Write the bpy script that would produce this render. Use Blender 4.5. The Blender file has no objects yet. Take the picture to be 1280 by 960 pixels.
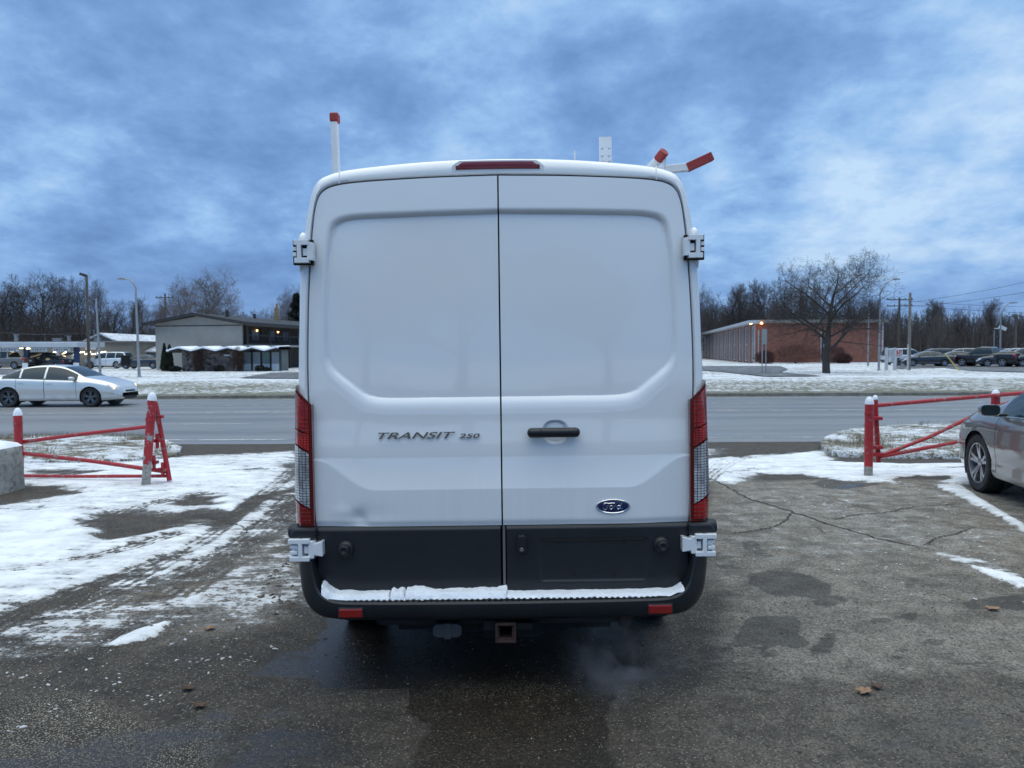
import bpy, math, random
import numpy as np
from mathutils import Vector, Matrix, noise as mnoise

random.seed(11)
rng = np.random.default_rng(5)
R = math.radians
scn = bpy.context.scene
COL = scn.collection

# ------------------------------------------------------------------ camera
FPX = 961.0
cam_d = bpy.data.cameras.new('camera')
cam = bpy.data.objects.new('camera', cam_d)
COL.objects.link(cam)
scn.camera = cam
cam_d.sensor_width = 36.0
cam_d.lens = 36.0 * FPX / 1280.0
cam_d.clip_start = 0.05
cam_d.clip_end = 3000
CAMM = Matrix.Rotation(R(90 - 2.38), 4, 'X') @ Matrix.Rotation(R(-0.25), 4, 'Z')
CAMH = 1.65
cam.matrix_world = Matrix.Translation((0, 0, CAMH)) @ CAMM
cam_d.dof.use_dof = True
cam_d.dof.focus_distance = 3.9
cam_d.dof.aperture_fstop = 6.5
CM3 = np.array(CAMM.to_3x3())
CP = np.array([0, 0, CAMH])


def ray(px, py):
    return CM3 @ np.array([(px - 640) / FPX, -(py - 480) / FPX, -1.0])


def at(px, py, Y):
    "world point seen at that photo position, at distance Y"
    d = ray(px, py)
    return Vector(CP + d * (Y / d[1]))


def gnd(px, py, z=0.0):
    d = ray(px, py)
    return Vector(CP + d * ((z - CAMH) / d[2]))


def ax(px, Y):
    return (px - 640) / FPX * Y


# ------------------------------------------------------------------ materials
MATS = {}


def srgb(r, g, b):
    f = lambda c: c / 12.92 if c <= .04045 else ((c + .055) / 1.055) ** 2.4
    return (f(r / 255), f(g / 255), f(b / 255))


class NT:
    def __init__(s, tree):
        s.t = tree
        s.n = tree.nodes
        s.l = tree.links

    def node(s, typ, **kw):
        n = s.n.new(typ)
        for k, v in kw.items():
            if k.startswith('_'):
                n.inputs[k[1:].replace('_', ' ')].default_value = v
            else:
                setattr(n, k, v)
        return n

    def link(s, a, b):
        s.l.new(a, b)

    def val(s, x, sock):
        if isinstance(x, (int, float)):
            sock.default_value = x
        elif isinstance(x, (tuple, list)):
            sock.default_value = tuple(x) + ((1,) if len(x) == 3 and sock.type == 'RGBA' else ())
        else:
            s.link(x, sock)

    def math(s, op, a, b=0.0, c=None, clamp=False):
        n = s.n.new('ShaderNodeMath')
        n.operation = op
        n.use_clamp = clamp
        s.val(a, n.inputs[0])
        s.val(b, n.inputs[1])
        if c is not None:
            s.val(c, n.inputs[2])
        return n.outputs[0]

    def mix(s, f, a, b, blend='MIX'):
        n = s.n.new('ShaderNodeMix')
        n.data_type = 'RGBA'
        n.blend_type = blend
        s.val(f, n.inputs[0])
        s.val(a, n.inputs[6])
        s.val(b, n.inputs[7])
        return n.outputs[2]

    def noise(s, vec, scale, detail=4, rough=.55, dist=0.0, w=None):
        n = s.n.new('ShaderNodeTexNoise')
        if vec is not None:
            s.link(vec, n.inputs['Vector'])
        n.inputs['Scale'].default_value = scale
        n.inputs['Detail'].default_value = detail
        n.inputs['Roughness'].default_value = rough
        n.inputs['Distortion'].default_value = dist
        return n.outputs[0]

    def ramp(s, f, lo, hi, a=0.0, b=1.0, smooth=True):
        n = s.n.new('ShaderNodeMapRange')
        n.interpolation_type = 'SMOOTHSTEP' if smooth else 'LINEAR'
        s.val(f, n.inputs[0])
        s.val(lo, n.inputs[1]); s.val(hi, n.inputs[2]); s.val(a, n.inputs[3]); s.val(b, n.inputs[4])
        return n.outputs[0]

    def mapping(s, vec, loc=(0, 0, 0), rot=(0, 0, 0), scale=(1, 1, 1)):
        n = s.n.new('ShaderNodeMapping')
        s.link(vec, n.inputs[0])
        n.inputs['Location'].default_value = loc
        n.inputs['Rotation'].default_value = rot
        n.inputs['Scale'].default_value = scale
        return n.outputs[0]

    def bump(s, h, strength, dist, normal=None):
        n = s.n.new('ShaderNodeBump')
        s.val(h, n.inputs['Height'])
        s.val(strength, n.inputs['Strength'])
        n.inputs['Distance'].default_value = dist
        if normal is not None:
            s.link(normal, n.inputs['Normal'])
        return n.outputs[0]


def new_mat(name):
    m = bpy.data.materials.new(name)
    m.use_nodes = True
    nt = NT(m.node_tree)
    b = m.node_tree.nodes['Principled BSDF']
    return m, nt, b


def M(name, col=(.5, .5, .5), rough=.5, metal=0.0, coat=0.0, var=0.0, vscale=3.0, bump=0.0, bscale=30.0,
      emit=None, estr=0.0, spec=None, dirt=None, dirtamt=0.0, objcol=False, stretch=(1, 1, 1), trans=0.0, alpha=1.0):
    if name in MATS:
        return MATS[name]
    m, nt, b = new_mat(name)
    b.inputs['Roughness'].default_value = rough
    b.inputs['Metallic'].default_value = metal
    b.inputs['Coat Weight'].default_value = coat
    b.inputs['Coat Roughness'].default_value = .06
    if spec is not None:
        b.inputs['Specular IOR Level'].default_value = spec
    if trans:
        b.inputs['Transmission Weight'].default_value = trans
    if alpha < 1:
        b.inputs['Alpha'].default_value = alpha
    tc = nt.node('ShaderNodeTexCoord')
    v = nt.mapping(tc.outputs['Object'], scale=stretch)
    c = tuple(col) + (1,)
    if objcol:
        oi = nt.node('ShaderNodeObjectInfo')
        csock = oi.outputs['Color']
    else:
        rgb = nt.node('ShaderNodeRGB')
        rgb.outputs[0].default_value = c
        csock = rgb.outputs[0]
    if var > 0:
        n = nt.noise(v, vscale, 6, .6)
        f = nt.ramp(n, .3, .7, 1 - var, 1 + var * .6, False)
        comb = nt.node('ShaderNodeCombineColor')
        for i in range(3):
            nt.link(f, comb.inputs[i])
        csock = nt.mix(1.0, csock, comb.outputs[0], 'MULTIPLY')
    if dirt is not None:
        n2 = nt.noise(v, vscale * 2.3, 7, .65)
        g = nt.ramp(n2, .62 - dirtamt * .5, .75, 0, 1)
        csock = nt.mix(g, csock, tuple(dirt) + (1,))
    nt.link(csock, b.inputs['Base Color'])
    if bump > 0:
        h = nt.noise(v, bscale, 5, .6)
        nt.link(nt.bump(h, 1.0, bump), b.inputs['Normal'])
    if emit is not None:
        b.inputs['Emission Color'].default_value = tuple(emit) + (1,)
        b.inputs['Emission Strength'].default_value = estr
    MATS[name] = m
    return m


# ------------------------------------------------------------------ objects
def tag(o, label=None, cat=None, group=None, kind=None):
    if label: o['label'] = label
    if cat: o['category'] = cat
    if group: o['group'] = group
    if kind: o['kind'] = kind
    return o


def empty(name, loc=(0, 0, 0), rz=0.0, label=None, cat=None, group=None):
    o = bpy.data.objects.new(name, None)
    COL.objects.link(o)
    o.location = loc
    o.rotation_euler = (0, 0, rz)
    o.empty_display_size = .2
    return tag(o, label, cat, group)


def link_mesh(name, verts, faces, mats, parent=None, midx=None, smooth=None, sharp=None, bevel=0.0, bseg=2):
    me = bpy.data.meshes.new(name)
    me.from_pydata([tuple(v) for v in verts], [], [tuple(f) for f in faces])
    if not isinstance(mats, (list, tuple)):
        mats = [mats]
    for m in mats:
        me.materials.append(m)
    if midx is not None:
        me.polygons.foreach_set('material_index', midx)
    if smooth is not None:
        if isinstance(smooth, bool):
            me.polygons.foreach_set('use_smooth', [smooth] * len(me.polygons))
        else:
            me.polygons.foreach_set('use_smooth', smooth)
        if sharp:
            me.set_sharp_from_angle(angle=R(sharp))
    me.update()
    o = bpy.data.objects.new(name, me)
    COL.objects.link(o)
    if parent is not None:
        o.parent = parent
    if bevel > 0:
        md = o.modifiers.new('bevel', 'BEVEL')
        md.width = bevel
        md.segments = bseg
        md.limit_method = 'ANGLE'
        md.angle_limit = R(40)
        me.polygons.foreach_set('use_smooth', [True] * len(me.polygons))
        me.set_sharp_from_angle(angle=R(60))
        md.harden_normals = True
    return o


class MB:
    def __init__(s):
        s.v = []; s.f = []; s.mi = []; s.sm = []; s.cur = 0

    def add(s, vs, fs, smooth=False):
        b = len(s.v)
        s.v += [tuple(v) for v in vs]
        for f in fs:
            s.f.append(tuple(b + i for i in f))
            s.mi.append(s.cur); s.sm.append(smooth)
        return s

    def box(s, x0, x1, y0, y1, z0, z1, rot=None, about=None):
        vs = [Vector(p) for p in ((x0, y0, z0), (x1, y0, z0), (x1, y1, z0), (x0, y1, z0), (x0, y0, z1), (x1, y0, z1), (x1, y1, z1), (x0, y1, z1))]
        if rot is not None:
            c = Vector(about) if about is not None else sum(vs, Vector()) / 8
            vs = [rot @ (v - c) + c for v in vs]
        return s.add(vs, [(0, 3, 2, 1), (4, 5, 6, 7), (0, 1, 5, 4), (1, 2, 6, 5), (2, 3, 7, 6), (3, 0, 4, 7)])

    def tube(s, pts, rad, n=8, caps=True, smooth=True):
        pts = [Vector(p) for p in pts]
        if not isinstance(rad, (list, tuple)):
            rad = [rad] * len(pts)
        base = len(s.v)
        up = None
        for i, p in enumerate(pts):
            a = pts[max(i - 1, 0)]; b = pts[min(i + 1, len(pts) - 1)]
            t = (b - a).normalized()
            if up is None:
                up = Vector((0, 0, 1)) if abs(t.z) < .9 else Vector((0, 1, 0))
            x = t.cross(up)
            if x.length < 1e-4: x = t.orthogonal()
            x.normalize(); y = t.cross(x).normalized()
            up = -y if y.dot(up) < 0 else y
            y = up; x = y.cross(t).normalized()
            for k in range(n):
                an = 2 * math.pi * k / n
                s.v.append(tuple(p + (x * math.cos(an) + y * math.sin(an)) * rad[i]))
        for i in range(len(pts) - 1):
            for k in range(n):
                s.f.append((base + i * n + k, base + i * n + (k + 1) % n, base + (i + 1) * n + (k + 1) % n, base + (i + 1) * n + k))
                s.mi.append(s.cur); s.sm.append(smooth)
        if caps:
            s.f.append(tuple(base + k for k in range(n))[::-1]); s.mi.append(s.cur); s.sm.append(False)
            e = base + (len(pts) - 1) * n
            s.f.append(tuple(e + k for k in range(n))); s.mi.append(s.cur); s.sm.append(False)
        return s

    def lathe(s, prof, c, axis='Z', n=24, smooth=True, caps=False):
        base = len(s.v)
        for r, h in prof:
            for k in range(n):
                a = 2 * math.pi * k / n
                x, y = r * math.cos(a), r * math.sin(a)
                if axis == 'Z': p = (c[0] + x, c[1] + y, c[2] + h)
                elif axis == 'Y': p = (c[0] + x, c[1] + h, c[2] + y)
                else: p = (c[0] + h, c[1] + x, c[2] + y)
                s.v.append(p)
        for i in range(len(prof) - 1):
            for k in range(n):
                s.f.append((base + i * n + k, base + i * n + (k + 1) % n, base + (i + 1) * n + (k + 1) % n, base + (i + 1) * n + k))
                s.mi.append(s.cur); s.sm.append(smooth)
        if caps:
            for e in (0, len(prof) - 1):
                s.f.append(tuple(base + e * n + k for k in range(n))); s.mi.append(s.cur); s.sm.append(False)
        return s

    def prism(s, poly, axis, a, b, smooth=False):
        "poly of 2-D points extruded along axis from a to b"
        n = len(poly)
        def P(p, h):
            if axis == 'Y': return (p[0], h, p[1])
            if axis == 'X': return (h, p[0], p[1])
            return (p[0], p[1], h)
        vs = [P(p, a) for p in poly] + [P(p, b) for p in poly]
        fs = [tuple(range(n)), tuple(range(2 * n - 1, n - 1, -1))]
        fs += [(i, i + n, (i + 1) % n + n, (i + 1) % n) for i in range(n)]
        return s.add(vs, fs, smooth)

    def quad(s, a, b, c, d):
        return s.add([a, b, c, d], [(0, 1, 2, 3)])

    def grid(s, P, smooth=True, flip=False):
        "P[i][j] array of points"
        ni, nj = len(P), len(P[0])
        base = len(s.v)
        for row in P:
            for p in row: s.v.append(tuple(p))
        for i in range(ni - 1):
            for j in range(nj - 1):
                q = (base + i * nj + j, base + i * nj + j + 1, base + (i + 1) * nj + j + 1, base + (i + 1) * nj + j)
                s.f.append(q[::-1] if flip else q)
                s.mi.append(s.cur); s.sm.append(smooth)
        return s

    def build(s, name, mats, parent=None, bevel=0.0, bseg=2, sharp=40, fix=True):
        o = link_mesh(name, s.v, s.f, mats, parent, s.mi, s.sm, None)
        if fix:
            import bmesh
            bm = bmesh.new(); bm.from_mesh(o.data)
            bmesh.ops.recalc_face_normals(bm, faces=bm.faces)
            bm.to_mesh(o.data); bm.free()
        if any(s.sm):
            o.data.set_sharp_from_angle(angle=R(sharp))
        if bevel > 0:
            md = o.modifiers.new('bevel', 'BEVEL')
            md.width = bevel; md.segments = bseg
            md.limit_method = 'ANGLE'; md.angle_limit = R(40)
        return o


def copy_tree(o, parent=None):
    c = o.copy()
    COL.objects.link(c)
    c.parent = parent
    for ch in o.children:
        copy_tree(ch, c)
    return c


def catmull(pts, n):
    "n points evenly spaced along a smooth curve through pts (any dimension)"
    P = np.array(pts, float)
    Q = np.vstack([2 * P[0] - P[1], P, 2 * P[-1] - P[-2]])
    out = []
    for i in range(1, len(Q) - 2):
        p0, p1, p2, p3 = Q[i - 1], Q[i], Q[i + 1], Q[i + 2]
        d = [max(np.linalg.norm(b - a), 1e-6) ** .5 for a, b in ((p0, p1), (p1, p2), (p2, p3))]
        m1 = (p1 - p0) / d[0] - (p2 - p0) / (d[0] + d[1]) + (p2 - p1) / d[1]
        m2 = (p2 - p1) / d[1] - (p3 - p1) / (d[1] + d[2]) + (p3 - p2) / d[2]
        m1 *= d[1]; m2 *= d[1]
        for t in np.linspace(0, 1, 16, endpoint=False):
            out.append((2 * t**3 - 3 * t**2 + 1) * p1 + (t**3 - 2 * t**2 + t) * m1 + (-2 * t**3 + 3 * t**2) * p2 + (t**3 - t**2) * m2)
    out.append(P[-1])
    out = np.array(out)
    L = np.r_[0, np.cumsum(np.linalg.norm(np.diff(out, axis=0), axis=1))]
    s = np.linspace(0, L[-1], n)
    return np.stack([np.interp(s, L, out[:, k]) for k in range(P.shape[1])], 1)


def sstep(t):
    t = np.clip(t, 0, 1)
    return t * t * (3 - 2 * t)


def seg_dist(X, Y, poly, closed=True):
    "distance of every point to a polyline"
    P = np.array(poly, float)
    n = len(P)
    D = np.full(X.shape, 1e9)
    for i in range(n if closed else n - 1):
        a = P[i]; b = P[(i + 1) % n]
        ab = b - a
        L2 = max(ab @ ab, 1e-9)
        t = np.clip(((X - a[0]) * ab[0] + (Y - a[1]) * ab[1]) / L2, 0, 1)
        D = np.minimum(D, np.hypot(X - a[0] - t * ab[0], Y - a[1] - t * ab[1]))
    return D


def inside(X, Y, poly):
    P = np.array(poly, float)
    n = len(P)
    I = np.zeros(X.shape, bool)
    for i in range(n):
        x1, y1 = P[i]; x2, y2 = P[(i + 1) % n]
        if y1 == y2: continue
        c = ((y1 > Y) != (y2 > Y)) & (X < (x2 - x1) * (Y - y1) / (y2 - y1) + x1)
        I ^= c
    return I


def sdf(X, Y, poly):
    d = seg_dist(X, Y, poly)
    return np.where(inside(X, Y, poly), d, -d)


def text_mesh(body, name, mat, parent, size, xscale=1.0, shear=0.0, extrude=.004, bevel=.0, align='CENTER', fit=None, bold=0.0):
    cu = bpy.data.curves.new('t', 'FONT')
    cu.body = body
    cu.size = size
    cu.extrude = extrude
    cu.bevel_depth = bevel
    cu.shear = shear
    cu.offset = bold
    cu.align_x = align
    cu.align_y = 'CENTER'
    to = bpy.data.objects.new('t', cu)
    COL.objects.link(to)
    bpy.context.view_layer.update()
    dg = bpy.context.evaluated_depsgraph_get()
    me = bpy.data.meshes.new_from_object(to.evaluated_get(dg))
    bpy.data.objects.remove(to)
    me.name = name
    me.materials.clear()
    me.materials.append(mat)
    xs = [v.co.x for v in me.vertices]; ys = [v.co.y for v in me.vertices]
    cx = (min(xs) + max(xs)) / 2; cy = (min(ys) + max(ys)) / 2
    fx = xscale
    fy = 1.0
    if fit:
        fx = fit[0] / (max(xs) - min(xs)); fy = fit[1] / (max(ys) - min(ys))
    for v in me.vertices:
        x, y, z = v.co
        v.co = ((x - cx) * fx, -z, (y - cy) * fy)      # upright, facing -y
    o = bpy.data.objects.new(name, me)
    COL.objects.link(o)
    o.parent = parent
    return o

# ------------------------------------------------------------------ sky and light
SUN_EL, SUN_AZ = R(74), R(205)      # soft brightness comes from behind the camera
w = bpy.data.worlds.new('World')
scn.world = w
w.use_nodes = True
nt = NT(w.node_tree)
w.node_tree.nodes.clear()
out = nt.node('ShaderNodeOutputWorld')
tc = nt.node('ShaderNodeTexCoord')
sky = nt.node('ShaderNodeTexSky')
sky.sky_type = 'NISHITA'
sky.sun_disc = False
sky.sun_elevation = SUN_EL
sky.sun_rotation = SUN_AZ
bg1 = nt.node('ShaderNodeBackground', _Strength=0.06)
nt.link(sky.outputs[0], bg1.inputs[0])
sep = nt.node('ShaderNodeSeparateXYZ')
nt.link(tc.outputs['Generated'], sep.inputs[0])
zc = nt.math('MAXIMUM', sep.outputs[2], 0.0)
den = nt.math('ADD', zc, 0.30)
cmb = nt.node('ShaderNodeCombineXYZ')
nt.link(nt.math('DIVIDE', sep.outputs[0], den), cmb.inputs[0])
nt.link(nt.math('DIVIDE', sep.outputs[1], den), cmb.inputs[1])
cmb.inputs[2].default_value = 3.7
pv = cmb.outputs[0]
pv2 = nt.mapping(pv, loc=(1.3, 4.1, 0), rot=(0, 0, R(18)), scale=(1.35, 1.25, 1))
n1 = nt.noise(pv2, .62, 3, .5, .25)
n2 = nt.noise(pv2, 1.9, 9, .60, .15)
n3 = nt.noise(pv2, 5.0, 9, .62, .1)
cv = nt.math('ADD', nt.math('ADD', nt.math('MULTIPLY', n1, .52), nt.math('MULTIPLY', n2, .50)), nt.math('MULTIPLY', n3, .26))


def blob(cx, cy, rx, amp):
    "a brighter or darker bank of cloud in one direction of the sky"
    d = ray(cx, cy)
    d = d / np.linalg.norm(d)
    vn = nt.node('ShaderNodeVectorMath', operation='DISTANCE')
    nt.link(tc.outputs['Generated'], vn.inputs[0])
    vn.inputs[1].default_value = tuple(d)
    return nt.ramp(vn.outputs['Value'], rx / FPX, 0.0, 0.0, amp)


for cx, cy, rx, amp in ((120, 150, 260, -.05), (330, 60, 220, -.03), (30, 225, 100, .08), (250, 290, 110, .05), (590, 130, 130, .09), (640, 40, 170, .06),
                        (480, 80, 150, .03), (1100, 230, 170, .05), (1050, 270, 80, .07), (1200, 70, 150, .08), (940, 110, 140, -.04), (1250, 240, 90, .07), (1180, 290, 120, -.04), (850, 40, 160, .03), (930, 200, 100, -.05)):
    cv = nt.math('ADD', cv, blob(cx, cy, rx, amp))
cr = nt.node('ShaderNodeValToRGB')
nt.link(cv, cr.inputs[0])
el = cr.color_ramp.elements
el[0].position = .485; el[0].color = srgb(90, 124, 172) + (1,)
el[1].position = .82; el[1].color = srgb(186, 213, 240) + (1,)
for p_, c_ in ((.57, (105, 142, 194)), (.645, (121, 160, 211)), (.715, (145, 184, 228))):
    e_ = el.new(p_); e_.color = srgb(*c_) + (1,)
# towards the horizon the overcast evens out
hz = nt.ramp(sep.outputs[2], 0.0, .16, 1, 0)
hcol = nt.mix(nt.math('MULTIPLY', hz, .5), cr.outputs[0], srgb(116, 150, 200) + (1,))
up = nt.ramp(sep.outputs[2], .52, .96, 1.0, 3.8)
bk = nt.ramp(sep.outputs[1], -.05, -.9, 1.0, 1.16)
gain = nt.math('MULTIPLY', up, bk)
# high overhead and behind, the overcast is greyer and lighter than in front
warm = nt.ramp(sep.outputs[2], .50, .90, 0, .9)
hcol = nt.mix(warm, hcol, srgb(176, 182, 176) + (1,))
rearf = nt.math('MULTIPLY', nt.ramp(sep.outputs[1], 0, -.5, 0, .8), nt.ramp(sep.outputs[2], .8, .35, 0, 1))
hcol = nt.mix(rearf, hcol, srgb(98, 152, 208) + (1,))
bg2 = nt.node('ShaderNodeBackground')
nt.link(hcol, bg2.inputs[0])
nt.link(gain, bg2.inputs[1])
mx = nt.node('ShaderNodeMixShader')
mx.inputs[0].default_value = .94
nt.link(bg1.outputs[0], mx.inputs[1])
nt.link(bg2.outputs[0], mx.inputs[2])
nt.link(mx.outputs[0], out.inputs[0])

sd = bpy.data.lights.new('sun', 'SUN')
sd.energy = .7
sd.angle = R(85)
sd.color = (1, .93, .82)
so = bpy.data.objects.new('sun', sd)
COL.objects.link(so)
sdir = Vector((math.sin(SUN_AZ) * math.cos(SUN_EL), math.cos(SUN_AZ) * math.cos(SUN_EL), math.sin(SUN_EL)))
so.rotation_euler = sdir.to_track_quat('Z', 'Y').to_euler()
so.location = (0, -20, 30)

scn.view_settings.view_transform = 'Standard'
scn.view_settings.look = 'None'
scn.view_settings.exposure = 0.20
scn.view_settings.gamma = 1
scn.cycles.use_denoising = True
scn.cycles.max_bounces = 6
scn.cycles.transparent_max_bounces = 8
scn.cycles.sample_clamp_indirect = 6
scn.cycles.volume_bounces = 0

# ------------------------------------------------------------------ ground
def zroad(Y):
    "the lot falls gently to the road"
    return -0.2 * sstep((np.asarray(Y, float) - 9.0) / 6.3)


ROAD_Z = -0.2
# the far ground, one sheet to the horizon
m_far, nt, b = new_mat('snowy_field')
tc = nt.node('ShaderNodeTexCoord')
v = tc.outputs['Object']
na = nt.noise(nt.mapping(v, scale=(1, 2.2, 1)), .9, 8, .68)
nb = nt.noise(v, .12, 3, .5)
nc = nt.noise(v, 9, 4, .6)
f = nt.math('ADD', nt.math('MULTIPLY', na, .6), nt.math('ADD', nt.math('MULTIPLY', nb, .3), nt.math('MULTIPLY', nc, .25)))
sn = nt.ramp(f, .46, .60, 0, 1)
gcol = nt.mix(nc, (.10, .095, .06, 1), (.20, .19, .13, 1))
nt.link(nt.mix(sn, gcol, (.72, .76, .80, 1)), b.inputs['Base Color'])
b.inputs['Roughness'].default_value = .85
nt.link(nt.bump(nt.math('ADD', na, nt.math('MULTIPLY', nc, .4)), 1.0, .10), b.inputs['Normal'])
mb = MB()
mb.add([(-900, -300, -.45), (900, -300, -.45), (900, 1600, -.45), (-900, 1600, -.45)], [(0, 1, 2, 3)])
tag(mb.build('ground', m_far), kind='structure')

# ---- the car park lot: one fine mesh with its snow, wet and dirt laid out as fields
def spaced(lo, hi, d0, d1):
    out = [lo]
    while out[-1] < hi:
        t = (out[-1] - lo) / (hi - lo)
        out.append(out[-1] + d0 + (d1 - d0) * t)
    out[-1] = hi
    return np.array(out)


gx = np.concatenate([-spaced(7.6, 30, .08, .8)[::-1], spaced(-7.6, 7.6, .036, .036)[1:-1], spaced(7.6, 30, .08, .8)])
gy = np.concatenate([spaced(-26, 2.6, .6, .25)[:-1], spaced(2.6, 15.6, .026, .062)])
GX, GY = np.meshgrid(gx, gy)


def vnoise(X, Y, s, seed, oct=4, pers=.5):
    "fast value noise"
    out = np.zeros(X.shape); amp = 1; tot = 0
    for o in range(oct):
        r_ = np.random.default_rng(seed * 17 + o)
        T = r_.random((256, 256))
        x = X * s * 2**o + 1000.3 + 13 * o; y = Y * s * 2**o + 1000.7 + 7 * o
        xi = np.floor(x).astype(int); yi = np.floor(y).astype(int)
        fx = sstep(x - xi); fy = sstep(y - yi)
        a = T[yi % 256, xi % 256]; b_ = T[yi % 256, (xi + 1) % 256]; c = T[(yi + 1) % 256, xi % 256]; d = T[(yi + 1) % 256, (xi + 1) % 256]
        out += amp * ((a * (1 - fx) + b_ * fx) * (1 - fy) + (c * (1 - fx) + d * fx) * fy)
        tot += amp; amp *= pers
    return out / tot


def gpoly(pts, z=0.0):
    return [tuple(gnd(x, y, z)[:2]) for x, y in pts]


WX = GX + (vnoise(GX, GY, 1.3, 3) - .5) * .55
WY = GY + (vnoise(GX, GY, 1.3, 4) - .5) * .65


def region(pts, soft, amp=1.0, warp=True):
    P = gpoly(pts)
    d = sdf(WX if warp else GX, WY if warp else GY, P)
    return amp * sstep(.5 + d / (2 * soft))


snow = np.zeros(GX.shape)
# left field of snow
snow = np.maximum(snow, region([(-60, 800), (0, 782), (60, 758), (130, 733), (190, 716), (245, 700), (300, 668), (330, 640), (372, 600), (372, 552), (300, 556), (232, 560),
                                (200, 548), (-60, 548)], .38, .76))
snow = np.maximum(snow, region([(-900, 900), (-60, 800), (-60, 548), (-900, 548)], .5, .75))
snow = np.maximum(snow, region([(-60, 770), (60, 735), (150, 700), (130, 640), (-60, 636)], .4, 1.0))
snow = np.maximum(snow, region([(60, 612), (220, 606), (330, 600), (300, 575), (150, 580), (30, 600)], .3, .95))
snow = np.maximum(snow, region([(128, 808), (160, 791), (217, 775), (192, 797), (150, 806)], .035, .92, False))
snow = np.maximum(snow, region([(228, 752), (245, 741), (262, 742), (240, 754)], .04, .85, False))
for pts, am in (([(-20, 632), (20, 628), (92, 617), (75, 607), (30, 606), (-20, 610)], 1), ([(112, 662), (125, 640), (150, 636), (190, 640), (185, 662), (150, 672)], .75),
                ([(150, 668), (172, 650), (218, 642), (300, 641), (335, 622), (372, 606), (372, 665), (312, 663), (240, 655), (190, 661)], .62),
                ([(205, 630), (235, 621), (282, 620), (270, 631), (230, 634)], .8),
                ([(300, 700), (330, 690), (372, 680), (372, 700), (330, 710)], .3),
                ([(30, 582), (80, 580), (130, 583), (90, 590), (40, 588)], .6)):
    snow = snow - region(pts, .24, am)
# right band of snow beyond the lot
snow = np.maximum(snow, region([(884, 598), (905, 604), (955, 590), (1005, 590), (1060, 600), (1110, 607), (1150, 601), (1205, 603), (1300, 606), (1300, 570), (1100, 572), (1042, 568),
                                (1034, 549), (985, 556), (930, 560), (860, 570), (820, 590)], .22, .88))
snow = np.maximum(snow, region([(1300, 610), (1300, 540), (2400, 540), (2400, 640)], .4, .75))
snow = snow - region([(1110, 601), (1140, 592), (1178, 592), (1180, 599), (1130, 604)], .07, .95)
snow = snow - region([(890, 560), (1030, 548), (1030, 540), (880, 545)], .2, .3)
snow = np.maximum(snow, region([(1165, 606), (1200, 605), (1222, 620), (1245, 634), (1282, 656), (1282, 666), (1240, 642), (1200, 622)], .06, .9, False))
snow = np.maximum(snow, region([(1148, 684), (1175, 690), (1230, 700), (1284, 722), (1284, 742), (1215, 712), (1180, 698)], .05, .55, False))
snow = np.maximum(snow, region([(1205, 707), (1250, 716), (1284, 727), (1284, 741), (1240, 722)], .03, .95, False))
# driveway between the gates: thin packed snow
snow = np.maximum(snow, region([(215, 604), (380, 604), (380, 551), (225, 558)], .3, .56))
snow = np.maximum(snow, region([(270, 700), (330, 640), (390, 598), (400, 760), (330, 780), (240, 760), (120, 810), (-60, 850), (-60, 790), (120, 740)], .3, .47))
snow = np.maximum(snow, region([(100, 760), (160, 716), (270, 660), (372, 612), (372, 655), (300, 700), (200, 752), (60, 790)], .25, .70))
snow = np.maximum(snow, region([(884, 640), (884, 700), (1300, 700), (1300, 610), (900, 606)], .5, .22))
snow = np.maximum(snow, region([(372, 610), (890, 600), (900, 548), (372, 552)], .3, .5))
snow = snow - .35 * region([(-60, 552), (1300, 546), (1300, 530), (-60, 536)], .3)
# foreground: only traces
snow = np.maximum(snow, region([(-60, 840), (-60, 805), (80, 775), (200, 745), (330, 700), (372, 680), (372, 740), (250, 770), (120, 815)], .25, .40))
streak = vnoise(GX * .8 + GY * 1.0, GY * .9 - GX * .6, 2.0, 9, 3)

# tyre tracks
track = np.zeros(GX.shape)
for pts in ([(-40, 800), (60, 752), (160, 716), (240, 684), (300, 640), (345, 606), (368, 580)],
            [(120, 762), (220, 722), (290, 690), (340, 655), (372, 625)],
            [(-40, 718), (60, 706), (140, 690), (230, 664)],
            [(40, 668), (110, 655), (190, 630), (260, 614)],
            [(230, 745), (270, 715), (330, 690), (372, 684)], [(150, 748), (210, 722), (280, 690), (330, 655), (366, 618)], [(190, 752), (260, 712), (320, 680), (372, 650)], [(80, 760), (150, 730), (215, 700)],
            [(885, 600), (905, 580), (925, 566), (985, 556)], [(885, 585), (900, 570), (935, 560)],
            [(235, 592), (300, 584), (372, 580)], [(900, 590), (1000, 578), (1100, 580), (1250, 582)]):
    P = catmull(gpoly(pts), 60)
    for off in (-.075, .0, .075):
        N = np.gradient(P, axis=0); N = np.stack([-N[:, 1], N[:, 0]], 1) / np.linalg.norm(N, axis=1)[:, None]
        d = seg_dist(GX, GY, P[::2] + N[::2] * off, False)
        track = np.maximum(track, np.exp(-(d / .026) ** 2))
snow = np.where(snow > .2, snow - track * .42 * (.35 + streak), snow)

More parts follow.
